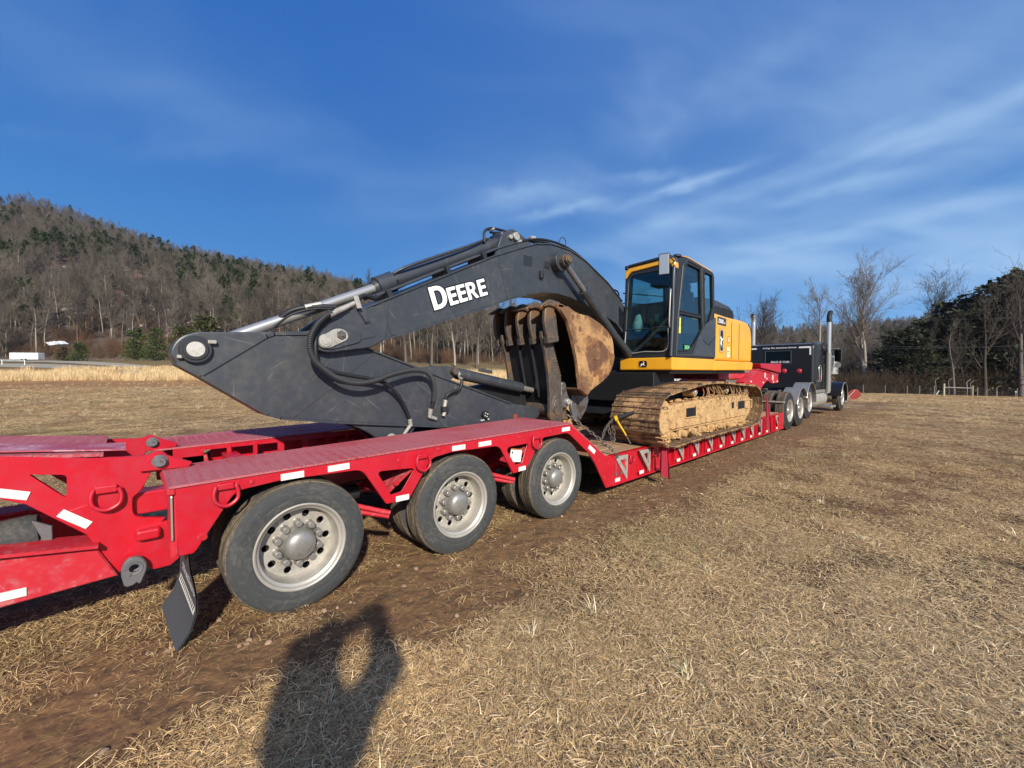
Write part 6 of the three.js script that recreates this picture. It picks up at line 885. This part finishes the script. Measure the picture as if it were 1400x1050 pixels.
  // leafless brown trees standing among and in front of the dark bank
  { const g = [0, 1, 2].map((k) => bareTree(970 + k, { h: 9, r: .13, clear: .22, n: [1.8, 1.9, 1.8, 0], depth: 3, tilt: [.9, .4], side: .42, up: .3, bend: .24, twig: .014, sides: 6 })), pr = g.map((q) => makeTree('bare_tree', q, BK.dim, BK.dim, 'brown leafless tree in front of the dark evergreens at the right', 'brown leafless trees in front of the dark evergreens'));
    [[1262, 58, .9], [1318, 56, 1.0], [1345, 60, 1.2], [1372, 57, 1.3], [1408, 56, 1.5]].forEach(([px, d, s], i) => { const P = at(px, 548, d); P.y = ground(P.x, P.z); place(pr[i % 3], i < 3, P, i * 2.1, s); }); }
  // brush in front of the bank
  const br = [], bush = [0, 1].map((k) => { const L = new Limbs(), q = rng(730 + k); for (let i = 0; i < 90; i++) { const a = q() * 6.28, t = q() * .9, l = .8 + q() * 2, b = V((q() - .5) * 2, 0, (q() - .5) * 2), d = V(Math.cos(a) * t, 1, Math.sin(a) * t).normalize(), e = b.clone().addScaledVector(d, l); L.seg(b, e, .016, .01, 3); for (let j = 0; j < 2; j++) { const s = b.clone().lerp(e, .4 + .5 * q()), c = q() * 6.28; L.seg(s, s.clone().addScaledVector(V(Math.cos(c) * .7, .7, Math.sin(c) * .7), .7), .01, .006, 3); } } return L.geo(); });
  for (let i = 0; i < 420; i++) { const P = at(lerp(1160, 1520, r()), 545, 56 + r() * 24); const k = .5 + r() * .6; br.push({ x: P.x, y: ground(P.x, P.z) - .1, z: P.z, a: r() * 6.3, s: .7 + r() * 1.1, c: [k, k * .9, k * .75] }); }
  scatter('brush', bush, std({ color: '#524739', roughness: 1 }), br, 'stuff', 'brown brush in front of the dark evergreen bank', 'brush');
}
// ---------------------------------------------------------------- chains and binder
const linkGeo = (() => { const s = new THREE.CatmullRomCurve3([V(-.022, 0, .012), V(-.03, 0, 0), V(-.022, 0, -.012), V(0, 0, -.0135), V(.022, 0, -.012), V(.03, 0, 0), V(.022, 0, .012), V(0, 0, .0135)], true); return new THREE.TubeGeometry(s, 20, .0062, 6, true); })();
const chainMat = std({ color: '#6a6158', roughness: .5, metalness: .5 });
function chain(name, lbl, pts, base, scale = 1, group) { const t = thing(name, lbl, 'chain', base, group), c = new THREE.CatmullRomCurve3(pts.map((p) => V(...p))), L = c.getLength(), n = Math.round(L / (.046 * scale)); for (let i = 0; i < n; i++) { const u = (i + .5) / n, p = c.getPointAt(u), d = c.getTangentAt(u), o = shade(new THREE.Mesh(linkGeo, chainMat)); o.name = 'chain_link'; o.position.copy(p).sub(V(...base)); o.quaternion.setFromUnitVectors(V(1, 0, 0), d).multiply(new THREE.Quaternion().setFromAxisAngle(V(1, 0, 0), i % 2 * Math.PI / 2 + .4)); o.scale.setScalar(scale); t.add(o); } return t; }
chain('tie_down_chain', 'dark chain running from the arm tip down to the grey bracket on the deck edge', [[4.60, 1.12, -.62], [4.70, .98, -.45], [4.78, .80, -.2], [4.86, .62, .02], [4.88, .57, .03]], [4.86, .6, 0], 1.25);
chain('tie_down_chain', 'dark chain from the binder sagging to the chain on the deck', [[5.36, 1.02, -.36], [5.20, .96, -.33], [5.02, .88, -.28], [4.88, .80, -.22], [4.79, .79, -.20]], [5.1, .6, -.3], 1.25);
chain('chain_tail', 'loose end of chain hanging in a loop below the binder', [[5.16, .945, -.31], [5.17, .84, -.29], [5.21, .74, -.28], [5.25, .72, -.28], [5.27, .80, -.28], [5.24, .93, -.30]], [5.2, .6, -.3], 1.25);
chain('hook_chain', 'short dark chain hooked over the front corner of the near track', [[5.52, 1.13, -.1], [5.58, 1.17, .05], [5.66, 1.20, .2], [5.74, 1.20, .30]], [5.6, 1.1, .1], 1.25);
{ const t = thing('load_binder', 'black chain binder with a yellow handle lying against the front of the near track', 'load binder', [5.4, 1.0, -.3]); part('binder_barrel', [rod([5.36, 1.01, -.36], [5.52, 1.13, -.1], .026, .026, 12), rod([5.39, 1.035, -.31], [5.47, 1.095, -.18], .034, .034, 12)], M.slateDark, t); part('binder_collar', rod([5.375, 1.02, -.335], [5.395, 1.035, -.30], .046, .046, 14), std({ color: '#d9a915', roughness: .5 }), t); part('binder_handle', [rod([5.385, 1.0, -.31], [5.46, .78, -.20], .016, .012, 8)], std({ color: '#d9a915', roughness: .5 }), t); part('handle_tip', rod([5.46, .78, -.20], [5.50, .66, -.15], .01, .01, 8), M.steelGrey, t); }
// ---------------------------------------------------------------- fence, gate and posts at the right edge of the field
{
  const P = (px, py, d) => { const p = at(px, py, d); p.y = ground(p.x, p.z); return p; };
  // wire fence: one thing, posts and mesh wires
  const line = [[1150, 537, 56], [1180, 538, 55], [1210, 540, 54], [1240, 542, 52], [1257, 543, 50], [1277, 545, 47]].map((a) => P(...a)), line2 = [[1336, 547, 47], [1362, 548, 48], [1390, 549, 49], [1420, 550, 50], [1460, 552, 51]].map((a) => P(...a));
  for (const [L, lbl] of [[line, 'long wire mesh fence with thin posts between the truck and the field gate'], [line2, 'wire mesh fence right of the field gate running to the edge']]) {
    const t = thing('wire_fence', lbl, 'fence', [L[0].x, L[0].y, L[0].z]);
    L.forEach((p) => part('fence_post', rod([p.x, p.y - .2, p.z], [p.x, p.y + 1.25, p.z], .035, .03, 7), M.postWood, t));
    for (let i = 0; i + 1 < L.length; i++) { const a = L[i], b = L[i + 1], gs = []; for (const h of [.15, .4, .65, .9, 1.15]) gs.push(rod([a.x, a.y + h, a.z], [b.x, b.y + h, b.z], .005, .005, 4)); const n = 26; for (let k = 1; k < n; k++) { const q = a.clone().lerp(b, k / n); gs.push(rod([q.x, q.y + .1, q.z], [q.x, q.y + 1.15, q.z], .003, .003, 3)); } tag(part('wire_mesh', gs, std({ color: '#5d5f5f', roughness: .5, metalness: .5 }), t), null, null, null, 'stuff'); }
  }
  const A = P(1290, 547, 39), B = P(1329, 548, 39), gate = thing('field_gate', 'low field gate with two thick wooden posts and one pale top rail, at the right', 'gate', [A.x, A.y, A.z]);
  part('gate_post', rod([A.x, A.y - .2, A.z], [A.x, A.y + 1.22, A.z], .085, .075, 10), std({ color: '#a79f8d', roughness: .9 }), gate); part('gate_post', rod([B.x, B.y - .2, B.z], [B.x, B.y + 1.08, B.z], .085, .075, 10), std({ color: '#8d826a', roughness: .9 }), gate);
  for (const [h, r0] of [[.86, .045], [.5, .02], [.25, .02]]) part('gate_rail', rod([A.x, A.y + h + .02, A.z], [B.x, B.y + h - .02, B.z], r0, r0, 8), h > .8 ? M.aluDull : M.slateDark, gate);
  for (const f of [.2, .42]) { const q = A.clone().lerp(B, f); part('gate_upright', rod([q.x, q.y + .05, q.z], [q.x, q.y + .86, q.z], .02, .02, 6), M.slateDark, gate); }
  const bent = (px, d, h, lbl, m) => { const p = P(px, 547, d), t = thing('leaning_post', lbl, 'post', [p.x, p.y, p.z], 'thin bent posts behind the field gate'); part('post', tube([[p.x, p.y - .1, p.z], [p.x, p.y + h * .5, p.z], [p.x + .02, p.y + h * .85, p.z - .04], [p.x + .1, p.y + h, p.z + .22]], .026, 12, 6), m, t); };
  bent(1279, 43, 1.9, 'thin bent post left of the field gate', M.postWood); bent(1297, 43, 1.85, 'thin bent post behind the left post of the field gate', M.postWood); bent(1322, 43, 1.8, 'pale topped thin post behind the middle of the field gate', M.zinc); bent(1327, 44, 1.75, 'thin bent post behind the right post of the field gate', M.postWood); bent(1363, 46, 1.4, 'thin bent post standing alone right of the field gate', M.postWood); bent(1349, 46, .95, 'short weathered post between the gate and the lone bent post', M.postWood);
  { const p = P(1281, 545, 41), t = thing('white_stake', 'white stake leaning in the grass left of the field gate', 'stake', [p.x, p.y, p.z]); part('stake', rod([p.x - .1, p.y, p.z - .1], [p.x + .06, p.y + .52, p.z + .12], .035, .035, 8), M.whitePaint, t); }
  { const p = P(1388, 549, 45), t = thing('marker_post', 'short dark post with a white cap near the right edge of the field', 'post', [p.x, p.y, p.z]); part('post', rod([p.x, p.y, p.z], [p.x, p.y + .72, p.z], .03, .03, 8), M.postWood, t); part('cap', rod([p.x, p.y + .70, p.z], [p.x, p.y + .84, p.z], .06, .05, 10), M.whitePaint, t); }
  // overhead wires with the two poles that carry them
  const a = at(1120, 470, 90), b = at(1700, 400, 74), w = thing('utility_wires', 'thin wires strung across in front of the dark evergreens at the right', 'wires', [a.x, ground(a.x, a.z), a.z]);
  for (const [y0, y1] of [[478, 464], [472, 470], [440, 425]]) { const s = at(1120, y0, 54), e = at(1560, y1, 50), m = s.clone().lerp(e, .5); m.y -= .3; part('wire', tube([[s.x, s.y, s.z], [m.x, m.y, m.z], [e.x, e.y, e.z]], .014, 20, 4), M.slateDark, w); }
  for (const [px, d] of [[1120, 54], [1560, 50]]) { const p = at(px, 500, d); part('utility_pole', rod([p.x, ground(p.x, p.z) - .3, p.z], [p.x, at(px, px < 1200 ? 438 : 410, d).y, p.z], .13, .10, 10), M.postWood, w); }
}
// ---------------------------------------------------------------- far left: roads, white trailer, rail fence
{
  const ribbon = (name, pts, w, m, up) => { const pos = [], ix = [], c = new THREE.CatmullRomCurve3(pts), N = 60; for (let i = 0; i <= N; i++) { const p = c.getPoint(i / N), t = c.getTangent(i / N), n = V(-t.z, 0, t.x).normalize(); for (const s of [-1, 1]) { const x = p.x + n.x * w / 2 * s, z = p.z + n.z * w / 2 * s; pos.push(x, ground(x, z) + up, z); } if (i < N) ix.push(i * 2, i * 2 + 1, i * 2 + 2, i * 2 + 1, i * 2 + 3, i * 2 + 2); } const g = new THREE.BufferGeometry(); g.setAttribute('position', new THREE.Float32BufferAttribute(pos, 3)); g.setIndex(ix); g.computeVertexNormals(); const o = new THREE.Mesh(g, m); o.name = name; o.userData.kind = 'structure'; o.receiveShadow = true; scene.add(o); };
  const gravel = std({ color: '#8e8778', roughness: 1 });
  ribbon('road', [[-220, 498], [-60, 499], [40, 500.5], [110, 503], [170, 507], [230, 510.5]].map(([x, y]) => hit(x, y)), 4.5, gravel, .10);
  ribbon('driveway', [[-220, 490], [0, 493.5], [80, 495], [150, 498.5], [200, 503], [240, 507]].map(([x, y]) => hit(x, y)), 3.2, gravel, .12);
  const p0 = hit(18, 493.5), p1 = hit(57, 493.5), dir = p1.clone().sub(p0), L = dir.length(), ang = Math.atan2(-dir.z, dir.x), k = L / 7;
  const t = thing('cargo_trailer', 'white enclosed cargo trailer parked at the foot of the left hill', 'trailer', [(p0.x + p1.x) / 2, (p0.y + p1.y) / 2, (p0.z + p1.z) / 2]); org.set(t, V(0, 0, 0)); t.rotation.y = ang; t.scale.setScalar(k);
  part('body', [bx(-3.5, 3.5, .35, 2.35, -1.1, 1.1, .1)], M.whitePaint, t); part('skirt', bx(-3.45, 3.45, .28, .42, 1.09, 1.12), M.slateDark, t); part('side_door', plate([[-2.6, .5], [-2.6, 2.1], [-1.8, 2.1], [-1.8, .5]], 1.12, .02), M.whitePaint, t); part('roof', bx(-3.4, 3.4, 2.33, 2.40, -1.0, 1.0, .04), M.aluDull, t);
  for (const x of [-.45, .45]) part('wheel', rod([x, .33, .9], [x, .33, 1.14], .33, .33, 16), M.rubber, t); for (let i = 0; i < 6; i++) part('panel_rib', bx(-3.0 + i * 1.15, -2.98 + i * 1.15, .45, 2.25, 1.1, 1.115), M.aluDull, t);
  { const a = hit(3, 499), b = hit(34, 499.5), f = thing('rail_fence', 'short white rail fence with two posts by the road at the left edge', 'fence', [a.x, a.y, a.z]); for (const q of [a, b]) part('fence_post', rod([q.x, q.y - .1, q.z], [q.x, q.y + 1.3, q.z], .09, .09, 8), M.whitePaint, f); const a2 = hit(-40, 498); part('fence_rail', rod([a2.x, a2.y + 1.25, a2.z], [b.x, b.y + 1.2, b.z], .06, .06, 6), M.whitePaint, f); }
  for (const [px, py, lbl] of [[124, 508, 'small dark post in the golden grass, left one'], [160, 509, 'small dark post in the golden grass, right one']]) { const q = hit(px, py), f = thing('field_post', lbl, 'post', [q.x, q.y, q.z]); part('post', rod([q.x, q.y, q.z], [q.x, q.y + .95, q.z], .08, .07, 8), M.slateDark, f); part('cap', rod([q.x, q.y + .9, q.z], [q.x, q.y + 1.05, q.z], .1, .06, 8), M.slateDark, f); }
  { const q = hillAt(85, .012); q.copy(at(76, 470, 116)); const f = thing('metal_sheet_pile', 'pale heap of roofing sheets on the slope above the white trailer', 'sheets', [q.x, q.y, q.z]); for (let i = 0; i < 3; i++) part('metal_sheet', (() => { const g = new THREE.BoxGeometry(3.6 - i * .4, .06, 1.6, 8, 1, 1), p = g.attributes.position; for (let j = 0; j < p.count; j++) p.setY(j, p.getY(j) + .05 * Math.sin(p.getX(j) * 4)); g.rotateX(.55); g.rotateZ(.05 * i); g.rotateY(.7); g.computeVertexNormals(); return mv(g, q.x + i * .5, q.y - .1 + i * .22, q.z + i * .2); })(), M.whitePaint, f); }
  // rocks on the hillside
  const rk = []; const r = rng(45); for (let i = 0; i < 120; i++) { const px = 90 + 280 * r(), P = hillAt(px, .1 + .25 * r()); rk.push({ x: P.x, y: P.y, z: P.z, a: r() * 6, s: .3 + r() * 1.0, tx: r(), c: mix3([.5, .38, .28], [.62, .58, .52], r()) }); }
  scatter('hillside_rocks', [new THREE.DodecahedronGeometry(1, 0).scale(1.4, .6, 1)], std({ color: '#ffffff', roughness: 1 }), rk, 'stuff', 'pale rocks and broken ground on the cleared slope', 'rocks');
}
// ---------------------------------------------------------------- vehicles parked beyond, seen under the excavator
{
  const pick = (px, py, d, turn, paint, lbl) => {
    const p = at(px, py, d), t = thing('pickup_truck', lbl, 'pickup', [p.x, p.y, p.z]); org.set(t, V(0, 0, 0)); t.rotation.y = turn;
    part('body', plate([[-2.7, .45, .05], [-2.7, 1.05, .08], [-1.35, 1.12, .1], [-.75, 1.78, .15], [.75, 1.80, .12], [.95, 1.12], [2.7, 1.10, .05], [2.7, .45, .05], [2.15, .45], [2.05, .75, .1], [1.8, .86, .15], [1.5, .75, .1], [1.4, .45], [-1.35, .45], [-1.45, .75, .1], [-1.75, .86, .15], [-2.05, .75, .1], [-2.15, .45]], .95, 1.9, { b: .06, bs: 2 }), paint, t);
    part('window', plate([[-1.12, 1.15], [-.68, 1.66, .05], [-.02, 1.68], [-.02, 1.15]], .96, .03), M.glassDark, t); part('window', plate([[.06, 1.15], [.06, 1.68], [.66, 1.68, .05], [.80, 1.15]], .96, .03), M.glassDark, t); part('windscreen', plate([[-1.28, 1.14], [-.78, 1.72], [-.74, 1.72], [-1.2, 1.14]], .85, 1.7), M.glassDark, t);
    for (const x of [-1.75, 1.78]) for (const z of [.92, -.7]) { const w = sub('wheel', t, [x, .40, z]); const a = shade(new THREE.Mesh(tyreGeo(.40, .24, .24, 24), M.rubber)); a.name = 'tyre'; const b = shade(new THREE.Mesh(discGeo(.235, 6, .16, .03).translate(0, 0, .1), M.alu)); b.name = 'rim'; w.add(a, b); }
    part('bumper', bx(-2.82, -2.66, .45, .68, -.9, .9, .05), M.chrome, t); part('headlight', bx(-2.73, -2.6, .78, .98, .6, .9, .03), M.zinc, t); part('tail_light', bx(2.66, 2.74, .7, 1.0, .78, .93, .02), M.lens, t); part('side_mirror', bx(-.95, -.75, 1.15, 1.35, .96, 1.15, .04), M.slateDark, t);
  };
  pick(921, 525.5, 68, .35, M.whitePaint, 'white pickup truck parked beyond, glimpsed under the excavator');
  pick(966, 524.5, 60, .35, phy({ color: '#8f1420', roughness: .35, clearcoat: 1 }), 'dark red pickup truck glimpsed between the track and the trailer neck');
}
// ---------------------------------------------------------------- the photographer, who throws the shadow
{
  const fh = V(FW.x, 0, FW.z).normalize(), rh = V(-fh.z, 0, fh.x);          // ahead and to the right of the camera
  const Q = (u, y, b) => V(EYE.x + rh.x * u - fh.x * b, y, EYE.z + rh.z * u - fh.z * b);
  const gy = ground(EYE.x, EYE.z), J = { pelvis: Q(-.20, .95, .36), chest: Q(-.22, 1.28, .36), neck: Q(-.24, 1.51, .34), head: Q(-.29, 1.645, .30), shR: Q(-.03, 1.43, .36), elR: Q(.065, 1.53, .24), haR: Q(-.03, 1.67, .08), shL: Q(-.41, 1.42, .34), elL: Q(-.47, 1.57, .2), haL: Q(-.18, 1.675, .075), hiL: Q(-.30, .90, .36), hiR: Q(-.10, .90, .36), knL: Q(-.28, .48, .33), knR: Q(-.04, .48, .34), anL: Q(-.29, gy + .09, .36), anR: Q(-.02, gy + .09, .38), toL: Q(-.32, gy + .05, .18), toR: Q(.02, gy + .05, .20) };
  const field = (bones, cell, k, mat, name, parent) => {
    const bb = new THREE.Box3(); bones.forEach(([a, b, r0, r1]) => { bb.expandByPoint(a.clone().addScalar(Math.max(r0, r1) + .05)); bb.expandByPoint(a.clone().addScalar(-Math.max(r0, r1) - .05)); bb.expandByPoint(b.clone().addScalar(Math.max(r0, r1) + .05)); bb.expandByPoint(b.clone().addScalar(-Math.max(r0, r1) - .05)); });
    const c = bb.getCenter(V(0, 0, 0)), s = bb.getSize(V(0, 0, 0)), S = Math.max(s.x, s.y, s.z), n = Math.min(150, Math.ceil(S / cell)), mc = new MarchingCubes(n, mat, false, false, 200000); mc.isolation = 0; const h = S / 2, ab = V(0, 0, 0), ap = V(0, 0, 0);
    for (let z = 0; z < n; z++) for (let y = 0; y < n; y++) for (let x = 0; x < n; x++) { const px = c.x + (x - n / 2) / (n / 2) * h, py = c.y + (y - n / 2) / (n / 2) * h, pz = c.z + (z - n / 2) / (n / 2) * h; let acc = 0; for (const [a, b, r0, r1] of bones) { ab.copy(b).sub(a); ap.set(px - a.x, py - a.y, pz - a.z); const t = Math.max(0, Math.min(1, ap.dot(ab) / Math.max(1e-9, ab.lengthSq()))), d = Math.hypot(ap.x - ab.x * t, ap.y - ab.y * t, ap.z - ab.z * t) - lerp(r0, r1, t); acc += Math.exp(-d * k); } mc.field[x + y * n + z * n * n] = Math.log(acc) / k; }
    mc.update(); const g = new THREE.BufferGeometry(), cnt = mc.count; g.setAttribute('position', new THREE.BufferAttribute(mc.positionArray.slice(0, cnt * 3), 3)); g.setAttribute('normal', new THREE.BufferAttribute(mc.normalArray.slice(0, cnt * 3), 3)); g.scale(h, h, h); g.translate(c.x, c.y, c.z); return part(name, g, mat, parent);
  };
  const T = thing('person', 'person in dark jacket and jeans behind the camera, both arms raised holding a phone', 'person', [J.pelvis.x, gy, J.pelvis.z]);
  const body = field([[J.hiL, J.hiR, .13, .13], [J.pelvis, J.chest, .145, .155], [J.chest, J.neck, .15, .075], [Q(-.35, 1.34, .35), Q(-.10, 1.34, .35), .12, .12], [J.neck, J.head, .06, .06], [J.shL, J.elL, .08, .072], [J.elL, J.haL, .072, .055], [J.shR, J.elR, .085, .084], [J.elR, J.haR, .084, .065], [J.hiL, J.knL, .10, .07], [J.knL, J.anL, .068, .05], [J.hiR, J.knR, .10, .07], [J.knR, J.anR, .068, .05], [J.anL, J.toL, .05, .04], [J.anR, J.toR, .05, .04]], .016, 38, M.vest, 'body', T);
  const up = V(0, 1, 0), f2 = fh, H = J.head, hp = (u, y, f) => H.clone().addScaledVector(rh, u).addScaledVector(up, y).addScaledVector(f2, f);
  field([[hp(0, .03, -.01), hp(0, .05, .01), .10, .10], [hp(0, -.05, .03), hp(0, -.09, .055), .07, .05], [hp(0, .0, .09), hp(0, -.025, .115), .012, .018], [hp(-.035, .0, .08), hp(.035, .0, .08), .018, .018], [hp(-.02, -.055, .088), hp(.02, -.055, .088), .012, .012], [hp(-.1, .01, -.01), hp(-.1, -.03, 0), .014, .012], [hp(.1, .01, -.01), hp(.1, -.03, 0), .014, .012]], .006, 90, M.skin, 'head', T);
  field([[hp(0, .06, -.03), hp(0, .075, .02), .104, .094], [hp(0, -.02, -.06), hp(0, .05, -.05), .07, .085]], .008, 80, M.hair, 'hair', T);
  for (const s of [-1, 1]) { part('eye', new THREE.SphereGeometry(.011, 12, 8).translate(...hp(s * .034, .004, .094).toArray()), M.white, T); }
  field([[J.hiL, J.hiR, .135, .135], [J.hiL, J.knL, .105, .076], [J.knL, J.anL, .074, .066], [J.hiR, J.knR, .105, .076], [J.knR, J.anR, .074, .066]], .014, 40, M.denim, 'jeans', T);
  for (const [h, e, s] of [[J.haR, J.elR, 1], [J.haL, J.elL, -1]]) { const d = h.clone().sub(e).normalize(), a = d.clone().cross(fh).normalize(), b = []; const o = (x, y, z) => h.clone().addScaledVector(d, x).addScaledVector(a, y).addScaledVector(fh, z); b.push([o(0, 0, 0), o(.07, 0, .0), .034, .038]); [[-.030, .058], [-.010, .07], [.011, .066], [.030, .05]].forEach(([y, l]) => { b.push([o(.08, y, .0), o(.08 + l * .6, y, .008), .0095, .009], [o(.08 + l * .6, y, .008), o(.08 + l * .8, y, .028), .009, .008]); }); b.push([o(.03, -.035 * s, .005), o(.06, -.062 * s, .018), .012, .0105], [o(.06, -.062 * s, .018), o(.088, -.06 * s, .032), .0105, .009]); field(b, .005, 190, M.skin, 'hand', T); }
  for (const [a, t] of [[J.anL, J.toL], [J.anR, J.toR]]) field([[a.clone().setY(gy + .05), t.clone().setY(gy + .045), .048, .045]], .01, 90, M.slateDark, 'shoe', T);
  const ph = thing('phone', 'dark phone held up behind the camera in both hands', 'phone', [EYE.x - fh.x * .03, 1.78, EYE.z - fh.z * .03]); { const g = new RoundedBoxGeometry(.15, .075, .009, 2, .004); g.rotateY(Math.atan2(-fh.x, -fh.z)); const c = Q(-.10, 1.712, .022); part('phone_body', mv(g, c.x, c.y, c.z), M.black, ph); const s = new RoundedBoxGeometry(.14, .066, .002, 1, .001); s.rotateY(Math.atan2(-fh.x, -fh.z)); const c2 = Q(-.10, 1.712, .0275); part('screen', mv(s, c2.x, c2.y, c2.z), M.glassDark, ph); }
}
scene.fog = new THREE.FogExp2(new THREE.Color(.62, .72, .88), .00008);     // thin winter haze over the far woods
renderer.render(scene, camera);
